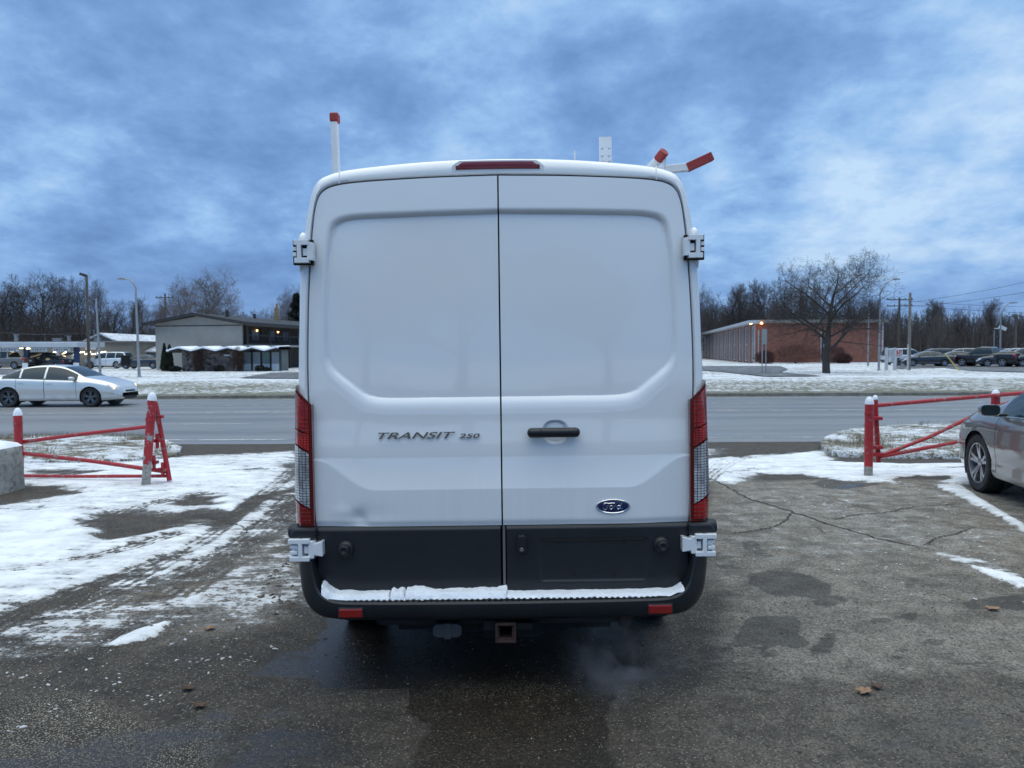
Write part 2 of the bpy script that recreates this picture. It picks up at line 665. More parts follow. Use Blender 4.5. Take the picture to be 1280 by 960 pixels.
wet = np.zeros(GX.shape)
wet = np.maximum(wet, region([(370, 1100), (420, 900), (350, 840), (380, 790), (900, 790), (905, 840), (820, 880), (790, 1100)], .3, .55))
wet = np.maximum(wet, region([(470, 1020), (492, 860), (640, 820), (768, 850), (785, 1020)], .10, 1.8))
wet = np.maximum(wet, region([(400, 850), (430, 760), (800, 760), (790, 840), (620, 880)], .15, 1.1))
wet = np.maximum(wet, region([(325, 840), (360, 808), (430, 800), (420, 850)], .12, .72))
wet = np.maximum(wet, region([(230, 1000), (270, 915), (400, 895), (440, 1000)], .15, .85))
wet = np.maximum(wet, region([(-60, 1000), (-60, 920), (180, 905), (260, 1000)], .2, .7))
wet = np.maximum(wet, region([(870, 960), (890, 880), (980, 880), (1010, 960)], .2, .55))
wet = np.maximum(wet, region([(1000, 1000), (1060, 900), (1300, 905), (1300, 1000)], .25, .5))
wet = np.maximum(wet, region([(1030, 610), (1060, 602), (1080, 606), (1060, 612)], .12, .95))
wet = np.maximum(wet, region([(-60, 860), (100, 820), (330, 790), (372, 850), (100, 880)], .3, .4))
wet = np.maximum(wet, region([(372, 700), (300, 740), (372, 790)], .15, .5))
# stains on the lighter part of the lot
stain = np.zeros(GX.shape)
for cx, cy, rx, ry, am in ((968, 730, 50, 17, .9), (1010, 752, 26, 8, .6), (945, 790, 38, 13, .85), (975, 797, 18, 7, .8), (1040, 770, 30, 6, .55), (1085, 782, 38, 6, .5), (1255, 750, 50, 10, .8),
                           (970, 690, 20, 8, .6), (1130, 770, 30, 6, .4), (1175, 730, 30, 6, .45), (1020, 805, 30, 8, .5), (1100, 800, 26, 6, .35), (905, 700, 22, 10, .5), (1050, 605, 40, 6, .7),
                           (930, 805, 50, 14, .4), (1180, 820, 60, 7, .4), (900, 820, 40, 20, .5), (1000, 850, 130, 5, .5), (1200, 852, 100, 4, .45)):
    c = gnd(cx, cy); e1 = gnd(cx + rx, cy); e2 = gnd(cx, cy - ry)
    q = ((WX - c[0]) / abs(e1[0] - c[0])) ** 2 + ((WY - c[1] - (WX - c[0]) * c[0] / c[1]) / abs(e2[1] - c[1])) ** 2
    stain = np.maximum(stain, am * sstep((1.35 - q) / .7))
light = region([(880, 1), (880, 600), (884, 700), (900, 838), (1020, 855), (1300, 850), (2300, 850), (2300, 590)][1:], .15, 1.0)
light = np.maximum(light, .35 * region([(884, 700), (900, 838), (860, 1100), (2300, 1100), (2300, 700)], .3))
light = np.maximum(light, .75 * region([(230, 800), (300, 700), (372, 660), (372, 770), (300, 790)], .25))
mudf = region([(300, 775), (320, 728), (345, 700), (372, 690), (372, 770), (350, 776)], .2, .7)
mudf = np.maximum(mudf, region([(120, 752), (180, 735), (300, 722), (290, 745), (200, 765), (130, 770)], .12, .8))
mudf = np.maximum(mudf, region([(60, 815), (110, 778), (180, 760), (160, 785), (110, 815)], .1, .5))
wet = np.maximum(wet, region([(-60, 1020), (-60, 905), (200, 885), (480, 880), (780, 900), (830, 1020)], .3, .62))
speck = region([(-60, 1000), (-60, 880), (120, 870), (260, 905), (240, 1000)], .15, 1.0)  # foreground corners: warm lamp reflections painted as pale specks
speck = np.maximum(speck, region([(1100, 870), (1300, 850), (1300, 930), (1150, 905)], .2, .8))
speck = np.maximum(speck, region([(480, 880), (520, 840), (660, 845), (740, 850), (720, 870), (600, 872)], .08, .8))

GZ = zroad(GY) + (vnoise(GX, GY, .35, 21, 3) - .5) * .018 * (GY > 2)
sn_fine = np.clip(snow + (vnoise(GX, GY, 6, 31, 3) - .5) * .4, 0, 1)
GZ += .022 * sstep((sn_fine - .42) / .5) * (1 - .7 * track) + mudf * .010 * vnoise(GX, GY, 9, 41, 4, .65)
ny, nx = GX.shape
verts = np.stack([GX.ravel(), GY.ravel(), GZ.ravel()], 1)
ii = (np.arange(ny - 1)[:, None] * nx + np.arange(nx - 1)[None]).ravel()
quads = np.stack([ii, ii + 1, ii + nx + 1, ii + nx], 1)
me = bpy.data.meshes.new('parking_lot')
me.vertices.add(len(verts)); me.vertices.foreach_set('co', verts.ravel())
me.loops.add(quads.size); me.loops.foreach_set('vertex_index', quads.ravel())
me.polygons.add(len(quads)); me.polygons.foreach_set('loop_start', np.arange(0, quads.size, 4))
me.polygons.foreach_set('use_smooth', np.ones(len(quads), bool))
me.update(calc_edges=True)
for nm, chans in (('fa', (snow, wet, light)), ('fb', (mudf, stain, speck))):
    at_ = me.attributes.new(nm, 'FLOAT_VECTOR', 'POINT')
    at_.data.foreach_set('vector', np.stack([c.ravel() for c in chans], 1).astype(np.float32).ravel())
lot = bpy.data.objects.new('parking_lot', me)
COL.objects.link(lot)
tag(lot, kind='structure')


def asphalt(name, snowattr):
    m, nt, b = new_mat(name)
    tc = nt.node('ShaderNodeTexCoord')
    v = tc.outputs['Object']
    A = nt.node('ShaderNodeAttribute', attribute_name='fa')
    B = nt.node('ShaderNodeAttribute', attribute_name='fb')
    sa = nt.node('ShaderNodeSeparateXYZ'); nt.link(A.outputs['Vector'], sa.inputs[0])
    sb = nt.node('ShaderNodeSeparateXYZ'); nt.link(B.outputs['Vector'], sb.inputs[0])
    s_, w_, l_ = sa.outputs
    m_, st_, sp_ = sb.outputs
    big = nt.noise(v, .7, 5, .6)
    mid = nt.noise(v, 5, 6, .62)
    fin = nt.noise(v, 34, 5, .7)
    grit = nt.noise(v, 150, 3, .75)
    vor = nt.node('ShaderNodeTexVoronoi'); nt.link(v, vor.inputs['Vector']); vor.inputs['Scale'].default_value = 95
    vc = nt.node('ShaderNodeSeparateColor'); nt.link(vor.outputs['Color'], vc.inputs[0])
    vor2 = nt.node('ShaderNodeTexVoronoi'); nt.link(v, vor2.inputs['Vector']); vor2.inputs['Scale'].default_value = 120
    vc2 = nt.node('ShaderNodeSeparateColor'); nt.link(vor2.outputs['Color'], vc2.inputs[0])
    stone = nt.math('MULTIPLY', nt.ramp(vor.outputs['Distance'], .50, .25, 0, 1), nt.ramp(vc.outputs[0], .70, .95, 0, 1))
    # snow cover
    def cen(n, k): return nt.math('MULTIPLY', nt.math('SUBTRACT', n, .5), k)
    nstk = nt.noise(nt.mapping(v, rot=(0, 0, R(-42)), scale=(.55, 2.6, 1)), 3.2, 7, .66, .4)
    crumb = nt.noise(v, 19, 6, .72)
    act = nt.ramp(s_, .04, .22, 0, 1)
    th = nt.math('ADD', s_, nt.math('MULTIPLY', act, nt.math('ADD', nt.math('ADD', cen(mid, 1.1), cen(crumb, .9)), nt.math('ADD', cen(big, .5), cen(nstk, 1.25)))))
    cov = nt.ramp(th, .46, .57, 0, 1)
    frost = nt.math('MULTIPLY', nt.ramp(th, .14, .55, 0, .62), nt.ramp(nt.noise(v, 46, 5, .75), .42, .60, 0, 1))
    # asphalt
    base = nt.mix(nt.ramp(mid, .3, .7, 0, 1), (.040, .031, .022, 1), (.080, .064, .046, 1))
    lightc = nt.mix(nt.ramp(mid, .3, .7, 0, 1), (.175, .152, .122, 1), (.280, .248, .204, 1))
    lf = nt.math('MULTIPLY', l_, nt.ramp(nt.math('ADD', nt.math('MULTIPLY', big, .6), nt.math('MULTIPLY', mid, .5)), .35, .65, .55, 1))
    base = nt.mix(lf, base, lightc)
    salt = nt.math('MULTIPLY', nt.math('MULTIPLY', l_, nt.ramp(nt.noise(nt.mapping(v, rot=(0, 0, .5), scale=(1, 2.2, 1)), 2.3, 7, .68, .5), .54, .72, 0, .6)), nt.ramp(fin, .35, .6, .3, 1))
    base = nt.mix(salt, base, (.30, .29, .275, 1))
    g2 = nt.math('MULTIPLY', nt.ramp(grit, .35, .68, .62, 1.4, False), nt.ramp(vc.outputs[1], 0, 1, .50, 1.50, False))
    cc = nt.node('ShaderNodeCombineColor')
    for i in range(3): nt.link(g2, cc.inputs[i])
    base = nt.mix(1.0, base, cc.outputs[0], 'MULTIPLY')
    base = nt.mix(nt.math('MULTIPLY', stone, .70), base, (.42, .39, .33, 1))
    stn = nt.noise(nt.mapping(v, scale=(1, 1.5, 1)), 4.2, 7, .68, .6)
    stf = nt.ramp(nt.math('ADD', nt.math('ADD', st_, cen(stn, 1.9)), cen(crumb, .6)), .38, .62, 0, 1)
    stf = nt.math('MULTIPLY', stf, nt.ramp(st_, .02, .15, 0, 1))
    dap = nt.ramp(nt.noise(nt.mapping(v, scale=(1, 1.7, 1)), 1.6, 8, .70, .7), .52, .64, 0, .55)
    stf = nt.math('MAXIMUM', stf, nt.math('MULTIPLY', dap, nt.ramp(crumb, .40, .58, .2, 1)))
    base = nt.mix(nt.math('MULTIPLY', stf, .80), base, nt.mix(.78, base, (.026, .023, .020, 1)))
    # pale specks: warm lamp reflections painted into the colour, and some grit
    glint_grit = nt.math('MULTIPLY', nt.math('MULTIPLY', nt.ramp(nt.math('ADD', sp_, cen(mid, 1.2)), .25, .9, 0, 1), nt.ramp(vor2.outputs['Distance'], .45, .28, 0, .9)), nt.ramp(vc2.outputs[2], .62, .75, 0, 1))
    base = nt.mix(glint_grit, base, (.46, .41, .31, 1))
    mud = nt.math('MULTIPLY', m_, nt.ramp(nt.noise(v, 11, 6, .7), .36, .55, 0, 1))
    base = nt.mix(mud, base, nt.mix(nt.ramp(fin, .35, .65, 0, 1), (.070, .048, .028, 1), (.24, .195, .145, 1)))
    wp = nt.ramp(nt.math('ADD', nt.math('ADD', w_, cen(big, 1.3)), nt.math('ADD', cen(nstk, .7), cen(mid, .8))), .38, .85, 0, 1)
    base = nt.mix(nt.math('MULTIPLY', wp, .85), base, nt.mix(.84, base, (.012, .009, .006, 1)))
    base = nt.mix(nt.math('MULTIPLY', frost, nt.math('SUBTRACT', 1, nt.math('MULTIPLY', wp, .7))), base, (.50, .52, .54, 1))
    snc = nt.mix(nt.ramp(nt.noise(v, 3, 5, .6), .35, .65, 0, 1), (.70, .72, .75, 1), (.84, .86, .89, 1))
    thin = nt.ramp(th, .5, 1.0, 1, 0)
    snc = nt.mix(nt.math('MULTIPLY', thin, .55), snc, (.34, .33, .32, 1))
    nt.link(nt.mix(cov, base, snc), b.inputs['Base Color'])
    rgh = nt.ramp(nt.math('ADD', nt.math('MULTIPLY', mid, .3), wp), .3, 1.3, .76, .22)
    rgh = nt.math('ADD', rgh, nt.math('MULTIPLY', cov, .4), clamp=True)
    nt.link(rgh, b.inputs['Roughness'])
    b.inputs['Specular IOR Level'].default_value = .45
    rockh = nt.math('ADD', nt.math('MULTIPLY', nt.ramp(vor.outputs['Distance'], 0, .6, 1, 0), .5), grit)
    hA = nt.math('MULTIPLY', nt.math('MULTIPLY', rockh, nt.math('SUBTRACT', 1.0, cov)), nt.math('SUBTRACT', 1.0, nt.math('MULTIPLY', wp, .6)))
    bn = nt.bump(hA, 1.0, .008)
    hB = nt.math('ADD', nt.math('MULTIPLY', cov, .7), nt.math('ADD', nt.math('MULTIPLY', fin, .6), nt.math('ADD', nt.math('MULTIPLY', crumb, .5), nt.math('MULTIPLY', mid, .9))))
    nt.link(nt.bump(hB, nt.math('SUBTRACT', .9, nt.math('MULTIPLY', wp, .5)), .016, bn), b.inputs['Normal'])
    return m


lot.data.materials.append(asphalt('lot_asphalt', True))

# ---- road
m_road, nt, b = new_mat('road_asphalt')
tc = nt.node('ShaderNodeTexCoord'); v = tc.outputs['Object']
lane = nt.noise(nt.mapping(v, scale=(.02, 1.1, 1)), 1.0, 3, .5)
fl = nt.noise(nt.mapping(v, scale=(.3, 1, 1)), 2.5, 6, .65)
gr = nt.noise(v, 45, 3, .7)
c1 = nt.mix(nt.ramp(lane, .35, .65, 0, 1), (.145, .148, .152, 1), (.205, .209, .217, 1))
c1 = nt.mix(nt.math('MULTIPLY', nt.ramp(fl, .45, .7, 0, 1), .45), c1, (.25, .253, .26, 1))
c1 = nt.mix(nt.math('MULTIPLY', nt.ramp(gr, .4, .7, 0, 1), .3), c1, (.06, .06, .06, 1))
nt.link(c1, b.inputs['Base Color'])
nt.link(nt.ramp(fl, .3, .7, .38, .62), b.inputs['Roughness'])
nt.link(nt.bump(gr, .6, .004), b.inputs['Normal'])
mb = MB()
mb.quad((-260, 15.6, ROAD_Z), (260, 15.6, ROAD_Z), (260, 31.3, ROAD_Z), (-260, 31.3, ROAD_Z))
tag(mb.build('road', m_road), kind='structure')
m_paint, nt, b = new_mat('worn_white_paint')
tc = nt.node('ShaderNodeTexCoord'); v = tc.outputs['Object']
pn = nt.noise(nt.mapping(v, scale=(.6, 3, 1)), 5, 6, .7)
nt.link(nt.mix(nt.ramp(pn, .38, .62, 0, 1), (.17, .17, .175, 1), (.62, .63, .64, 1)), b.inputs['Base Color'])
b.inputs['Roughness'].default_value = .7
mb = MB()
zz = ROAD_Z + .004
def line(x0, x1, y, wd=.12): mb.quad((x0, y - wd / 2, zz), (x1, y - wd / 2, zz), (x1, y + wd / 2, zz), (x0, y + wd / 2, zz))
line(-200, -4.9, 16.4, .15); line(6.2, 200, 16.4, .15)
line(-4.9, 6.2, 16.42, .06)
for k in range(-18, 18):
    line(k * 12.2 - 7.5 - 3.0, k * 12.2 - 7.5 + .6, 20.1)
line(-200, 200, 23.9); line(-200, 200, 27.3)
for k in range(-18, 18):
    line(k * 12.2 + 2.4, k * 12.2 + 5.6, 24.15)
line(-200, 200, 30.6, .1)
tag(mb.build('road_marking', m_paint), kind='structure')
# dirty wet gutter before the far kerb
m_gut = M('gutter_concrete', (.16, .155, .14), .75, var=.4, vscale=1.5, bump=.01, bscale=12)
m_kerb = M('kerb_concrete', (.21, .20, .175), .8, var=.35, vscale=2, bump=.01, bscale=10, dirt=(.09, .08, .06), dirtamt=.3)
mb = MB()
mb.box(-260, 260, 31.3, 31.48, -.4, -.06)
mb.quad((-260, 30.9, ROAD_Z + .004), (260, 30.9, ROAD_Z + .004), (260, 31.3, ROAD_Z + .004), (-260, 31.3, ROAD_Z + .004))
tag(mb.build('kerb', m_kerb, bevel=.02), kind='structure')

# ---- far verge with snow over mown grass
vx = np.linspace(-150, 150, 420); vy = np.concatenate([spaced(31.48, 60, .16, .5)[:-1], spaced(60, 230, .8, 8)])
VX, VY = np.meshgrid(vx, vy)
VZ = -.07 + (vnoise(VX, VY, 1.6, 61, 3) - .5) * .05 * (VY > 31.6) + .10 * sstep((VY - 31.5) / 10)
_m = (np.abs(VY - 47) < 1.6); VZ = np.where(_m, .03, VZ)
mb = MB()
P = np.stack([VX, VY, VZ], 2)
mb.grid(P)
m_verge, nt, b = new_mat('snowy_grass')
tc = nt.node('ShaderNodeTexCoord'); v = tc.outputs['Object']
na = nt.noise(nt.mapping(v, scale=(1.5, 1.0, 1)), 2.2, 8, .74, .4)
nb = nt.noise(v, .25, 3, .5)
nc = nt.noise(v, 16, 4, .6)
sy = nt.node('ShaderNodeSeparateXYZ'); nt.link(v, sy.inputs[0])
edge = nt.math('ADD', nt.ramp(sy.outputs[1], 31.4, 33.0, -.16, 0), nt.ramp(sy.outputs[1], 38, 46, 0, .05))
f = nt.math('ADD', nt.math('ADD', nt.math('MULTIPLY', na, .62), edge), nt.math('ADD', nt.math('MULTIPLY', nb, .16), nt.math('MULTIPLY', nc, .24)))
sn = nt.ramp(f, .495, .57, 0, .93)
gcol = nt.mix(nc, (.10, .10, .065, 1), (.21, .20, .145, 1))
nt.link(nt.mix(sn, gcol, (.74, .77, .81, 1)), b.inputs['Base Color'])
b.inputs['Roughness'].default_value = .85
nt.link(nt.bump(nt.math('ADD', na, nt.math('MULTIPLY', nc, .4)), 1.0, .09), b.inputs['Normal'])
tag(mb.build('grass_verge', m_verge, fix=False), kind='structure')
ZF = .03                                           # level of the far ground
m_snow = M('packed_snow', (.76, .79, .83), .8, var=.12, vscale=3, bump=.03, bscale=6, dirt=(.42, .42, .42), dirtamt=.2)
m_apron = M('far_asphalt', (.10, .10, .102), .6, var=.35, vscale=.6, dirt=(.55, .57, .6), dirtamt=.18)
def sheet(name, pts, mat, z, kind='structure'):
    mb = MB()
    mb.add([(x, y, z) for x, y in pts], [tuple(range(len(pts)))])
    return tag(mb.build(name, mat), kind=kind)
def far(pts, z=ZF): return [tuple(gnd(x, y, z)[:2]) for x, y in pts]
sheet('sidewalk', [(-150, 46.2), (150, 46.2), (150, 47.9), (-150, 47.9)], M('snowed_path', (.70, .73, .77), .85, var=.15, vscale=1, dirt=(.3, .3, .3), dirtamt=.1), ZF + .008)
sheet('parking_apron', far([(-250, 468.5), (120, 468), (120, 464), (-250, 461)]), m_apron, ZF + .045)
sheet('driveway_apron', far([(300, 473), (368, 474), (430, 474), (430, 465), (368, 466), (340, 466.5)]), m_apron, ZF + .056)
sheet('side_driveway', far([(880, 458), (975, 458), (985, 462), (975, 466), (1030, 471), (960, 471.5), (900, 465), (800, 458)]), m_apron, ZF + .056)
sheet('car_park', far([(1120, 461.5), (1180, 460), (1215, 464), (1290, 466), (1500, 470), (2200, 466), (1700, 450), (1120, 450)]), m_apron, ZF + .045)

# ------------------------------------------------------------------ shared vehicle materials
m_white, nt, b = new_mat('van_white_paint')
tc = nt.node('ShaderNodeTexCoord'); v = tc.outputs['Object']
sz0 = nt.node('ShaderNodeSeparateXYZ'); nt.link(v, sz0.inputs[0])
film = nt.noise(nt.mapping(v, scale=(1, 1, .35)), 4, 8, .68)
film2 = nt.noise(nt.mapping(v, scale=(5, 1, .25)), 5, 6, .65)
spots = nt.noise(v, 70, 3, .6)
low = nt.ramp(sz0.outputs[2], 1.2, .8, .02, .20)
ff = nt.math('MULTIPLY', low, nt.ramp(nt.math('ADD', nt.math('MULTIPLY', film, .7), nt.math('MULTIPLY', film2, .45)), .42, .72, 0, 1))
ff = nt.math('ADD', ff, nt.math('MULTIPLY', nt.ramp(spots, .69, .74, 0, .35), nt.ramp(film, .4, .6, 0, 1)), clamp=True)
nt.link(nt.mix(ff, (.80, .81, .81, 1), (.60, .59, .56, 1)), b.inputs['Base Color'])
nt.link(nt.ramp(ff, 0, .4, .13, .40), b.inputs['Roughness'])
b.inputs['Coat Weight'].default_value = 1.0
nt.link(nt.ramp(ff, 0, .4, .03, .25), b.inputs['Coat Roughness'])
MATS['van_white_paint'] = m_white
m_plas = M('black_plastic', (.011, .013, .016), .48, var=.25, vscale=6, bump=.0006, bscale=260)
m_gap = M('gap_black', (.006, .006, .006), .8)
m_rubber = M('tyre_rubber', (.016, .016, .017), .75, var=.3, vscale=9, dirt=(.10, .095, .085), dirtamt=.15)
m_under = M('underbody', (.012, .011, .010), .8, var=.4, vscale=8)
m_rust = M('rusty_steel', (.055, .024, .017), .8, var=.5, vscale=22, bump=.002, bscale=60, dirt=(.03, .02, .018), dirtamt=.4)
m_chrome = M('chrome', (.62, .63, .65), .12, metal=1)
m_darkchrome = M('dark_chrome', (.42, .43, .45), .15, metal=1)
m_redlens = M('red_lens', (.11, .002, .003), .12, coat=.6, var=.0)
m_reflector = M('red_reflector', (.24, .006, .005), .25, coat=.5, bump=.002, bscale=120)
m_glass = M('car_glass', (.022, .036, .040), .05, spec=.45)
m_snowblk = M('fresh_snow', (.84, .87, .91), .8, var=.06, vscale=12, bump=.012, bscale=45)

# rear lamp lenses: moulded ribs
def lens_mat(name, ca, cb, rough, bw, bh, metal=0.0):
    m, nt, b = new_mat(name)
    tc = nt.node('ShaderNodeTexCoord')
    br = nt.node('ShaderNodeTexBrick')
    nt.link(nt.mapping(tc.outputs['Object'], rot=(R(90), 0, 0)), br.inputs['Vector'])
    br.offset = 0.0
    br.inputs['Scale'].default_value = 1
    br.inputs['Brick Width'].default_value = bw
    br.inputs['Row Height'].default_value = bh
    br.inputs['Mortar Size'].default_value = .0022
    br.inputs['Mortar Smooth'].default_value = .6
    br.inputs['Color1'].default_value = tuple(ca) + (1,)
    br.inputs['Color2'].default_value = tuple(ca) + (1,)
    br.inputs['Mortar'].default_value = tuple(cb) + (1,)
    nz = nt.noise(nt.mapping(tc.outputs['Object'], scale=(1, 1, .6)), 16, 3, .6)
    col = nt.mix(nt.ramp(nz, .38, .66, 0, .7), br.outputs['Color'], tuple(cb) + (1,))
    nt.link(col, b.inputs['Base Color'])
    b.inputs['Roughness'].default_value = rough
    b.inputs['Metallic'].default_value = metal
    b.inputs['Coat Weight'].default_value = .8
    b.inputs['Coat Roughness'].default_value = .05
    nt.link(nt.bump(br.outputs['Fac'], .8, .002), b.inputs['Normal'])
    return m


m_lamp_red = lens_mat('ribbed_red_lens', (.60, .005, .010), (.10, .001, .002), .2, .016, .012)
m_lamp_deep = lens_mat('deep_red_lens', (.42, .004, .008), (.09, .001, .001), .2, .05, .02)
m_lamp_clear = lens_mat('clear_lens', (.66, .68, .72), (.07, .075, .085), .18, .017, .013, .35)

# ------------------------------------------------------------------ the white van
VX0, VY0 = -0.043, 3.75
van = empty('cargo_van', (VX0, VY0, 0), 0, 'white high roof cargo van parked centre, seen from behind, snow on its black bumper', 'van')
van.rotation_euler = (0, R(-.5), 0)

BODY = [(.975, .42), (.997, .60), (1.008, .80), (1.012, 1.0), (1.004, 1.3), (.998, 1.5), (.986, 1.85), (.978, 2.05), (.958, 2.24), (.936, 2.38), (.915, 2.465), (.884, 2.512),
        (.838, 2.536), (.77, 2.555), (.5, 2.586), (.25, 2.602), (0, 2.607)]
DOOR = [(.915, .805), (.928, 1.2), (.939, 1.465), (.933, 1.8), (.915, 2.15), (.900, 2.32), (.888, 2.385), (.868, 2.432), (.836, 2.458), (.775, 2.476), (.4, 2.502), (0, 2.512)]
NB = 150
bodyc = catmull(BODY, NB)
dfull = [(.915, .42)] + DOOR
doorc = catmull([(.905, .42), (.91, .6)] + DOOR, NB)


def tilt(z):
    z = np.asarray(z, float)
    return .045 * np.clip((z - 1.55) / .95, 0, 2) ** 2


def offs(c, d):
    "push a half outline outwards by d"
    t = np.gradient(c, axis=0)
    n = np.stack([t[:, 1], -t[:, 0]], 1)
    n /= np.linalg.norm(n, axis=1)[:, None]
    o = c + n * d
    o[-1, 0] = 0
    return o


def sym(c):
    return np.vstack([c * [-1, 1], c[::-1][1:]])       # left bottom -> over the roof -> right bottom


def ring(c, y, usetilt=True):
    s = sym(c)
    yy = y + (tilt(s[:, 1]) if usetilt else 0)
    return [(p[0], q, p[1]) for p, q in zip(s, np.broadcast_to(yy, (len(s),)))]


AX = 1.02                      # rear axle ahead of the doors
AXF = 1.02 + 3.30
WR = .358
rings = [ring(offs(doorc, .009), .06), ring(offs(doorc, .009), .006), ring(offs(doorc, .013), .001)]
mid_ = offs(bodyc, -.028)
rings.append(ring(doorc * .5 + mid_ * .5 + 0, -.002))
rings += [ring(mid_, .004), ring(offs(bodyc, -.012), .014), ring(offs(bodyc, -.003), .032), ring(bodyc, .06)]


def vsec(y):
    "body section further forward"
    c = bodyc.copy()
    top = np.interp(y, [0, 1, 3.6, 4.1, 4.35, 4.85, 5.2, 5.42, 5.48], [2.607, 2.63, 2.62, 2.50, 2.22, 1.52, 1.28, .98, .8])
    wd = np.interp(y, [0, .8, 4.0, 4.8, 5.25, 5.48], [1, 1.0, 1.0, .955, .88, .72])
    zb = 1.15 if top > 1.3 else .75
    k = np.where(c[:, 1] > zb, (top - zb) / (2.607 - zb), 1.0)
    z = np.where(c[:, 1] > zb, zb + (c[:, 1] - zb) * k, c[:, 1])
    if y > 4.1:
        u = sstep((c[:, 1] - 1.2) / 1.3)
        c[:, 0] *= 1 - .05 * u * min(1, (y - 4.1) / .5)
    return np.stack([c[:, 0] * wd, z], 1)


ys = np.unique(np.r_[np.arange(.1, 5.48, .06), 5.47])
for y in ys:
    rings.append(ring(vsec(y), y, False) if y > .5 else [(p[0], p[1] + float(tilt(p[2])) * (1 - y / .5), p[2]) for p in ring(vsec(y), y, False)])
V = np.array(rings)                                     # [i][j][3]
nI, nJ, _ = V.shape
flat = V.reshape(-1, 3).copy()
faces = []; van_cut = []
RW = WR + .06
def arch_in(p):
    return min(math.hypot(p[1] - AX, p[2] - WR), math.hypot(p[1] - AXF, p[2] - WR)) < RW and abs(p[0]) > .6
insd = np.array([arch_in(p) for p in flat])
parts_v = {'body': [], 'windshield': [], 'side_window': [], 'trim': []}
for i in range(nI - 1):
    for j in range(nJ - 1):
        q = (i * nJ + j, i * nJ + j + 1, (i + 1) * nJ + j + 1, (i + 1) * nJ + j)
        if all(insd[k] for k in q): continue
        c = V[i:i + 2, j:j + 2].reshape(-1, 3).mean(0)
        side = abs(c[0]) > .80 and c[2] < 2.1
        if 4.14 < c[1] < 4.86 and abs(c[0]) < .86 and c[2] > 1.45: parts_v['windshield'].append(q)
        elif side and 3.45 < c[1] < 4.55 and 1.38 < c[2] < min(2.02, 2.02 - (c[1] - 4.0) * .95): parts_v['side_window'].append(q)
        elif side and c[1] > .1 and .50 < c[2] < .66: parts_v['trim'].append(q)
        else: parts_v['body'].append(q)
for k in np.where(insd)[0]:
    for cy in (AX, AXF):
        d = math.hypot(flat[k][1] - cy, flat[k][2] - WR)
        if d < RW:
            s_ = RW / max(d, 1e-3)
            flat[k][1] = cy + (flat[k][1] - cy) * s_; flat[k][2] = WR + (flat[k][2] - WR) * s_


def sub_mesh(name, fl, mat, parent, smooth=True, sharp=50, off=0.0):
    used = sorted({k for q in fl for k in q})
    mp = {k: n for n, k in enumerate(used)}
    o = link_mesh(name, [flat[k] for k in used], [tuple(mp[k] for k in q) for q in fl], mat, parent, None, smooth, sharp)
    return o


van_body = sub_mesh('body', parts_v['body'], m_white, van, sharp=38)
sub_mesh('windshield', parts_v['windshield'], m_glass, van)
for sg_ in (-1, 1):
    sub_mesh('side_window', [q for q in parts_v['side_window'] if flat[q[0]][0] * sg_ > 0], m_glass, van)
    for lo_, hi_ in ((0, AX), (AX, AXF), (AXF, 9)):
        tq = [q for q in parts_v['trim'] if flat[q[0]][0] * sg_ > 0 and lo_ < flat[q[0]][1] < hi_]
        if tq: sub_mesh('side_trim', tq, m_plas, van)

# front face, underbody, dark backing behind the doors
mb = MB()
fr = [tuple(p) for p in V[-1]]
mb.add(fr, [tuple(range(len(fr)))])
mb.build('front_grille', m_plas, van)
mb = MB()
mb.box(-.86, .86, .25, 5.35, .40, .50); mb.box(-.70, .70, 1.6, 4.9, .24, .40); mb.box(-.55, .55, .18, .70, .22, .42); mb.box(-.74, -.70, .60, .63, .10, .42); mb.box(.70, .74, .60, .63, .10, .42)
mb.box(-.45, -.37, .1, 5.2, .38, .44); mb.box(.37, .45, .1, 5.2, .38, .44)
mb.tube([(-.80, AX, WR - .01), (.80, AX, WR - .01)], .055, 12)
mb.lathe([(.02, -.16), (.13, -.1), (.16, 0), (.13, .1), (.02, .16)], (0, AX, WR - .01), 'Y', 18)
mb.tube([(0, AX, WR), (0, 3.9, .42)], .045, 10)
mb.box(-.64, -.40, .45, 1.6, .34, .375); mb.box(.40, .64, .45, 1.6, .34, .375)
mb.box(-.32, .30, .35, .80, .25, .45)
mb.box(-.97, .97, .30, .42, .40, .60)
mb.build('underbody', m_under, van)
mb = MB()
bk_ = sym(offs(doorc, .0065))
mb.add([(p[0], .055 + float(tilt(p[1])), p[1]) for p in bk_], [tuple(range(len(bk_)))])
mb.box(-.93, .93, .03, .06, .40, .80)
mb.build('door_aperture', m_gap, van)


# ---- doors
IN_ = [(0, 1.432), (.30, 1.432), (.60, 1.437), (.655, 1.452), (.72, 1.50), (.82, 1.585), (.842, 1.62), (.848, 1.68), (.843, 2.0), (.828, 2.17), (.812, 2.25), (.79, 2.283), (.74, 2.303), (.5, 2.316), (0, 2.328)]
OUT_ = [(0, 1.340), (.30, 1.342), (.62, 1.352), (.695, 1.375), (.76, 1.435), (.852, 1.535), (.870, 1.58), (.874, 1.66), (.868, 2.0), (.852, 2.20), (.834, 2.29), (.80, 2.325), (.74, 2.340), (.5, 2.351), (0, 2.360)]
inP = [(x, z) for x, z in IN_] + [(-x, z) for x, z in IN_[::-1][1:-1]]
outP = [(x, z) for x, z in OUT_] + [(-x, z) for x, z in OUT_[::-1][1:-1]]
inP = catmull(IN_, 90); inP = np.vstack([inP, (inP * [-1, 1])[::-1][1:-1]])
outP = catmull(OUT_, 90); outP = np.vstack([outP, (outP * [-1, 1])[::-1][1:-1]])


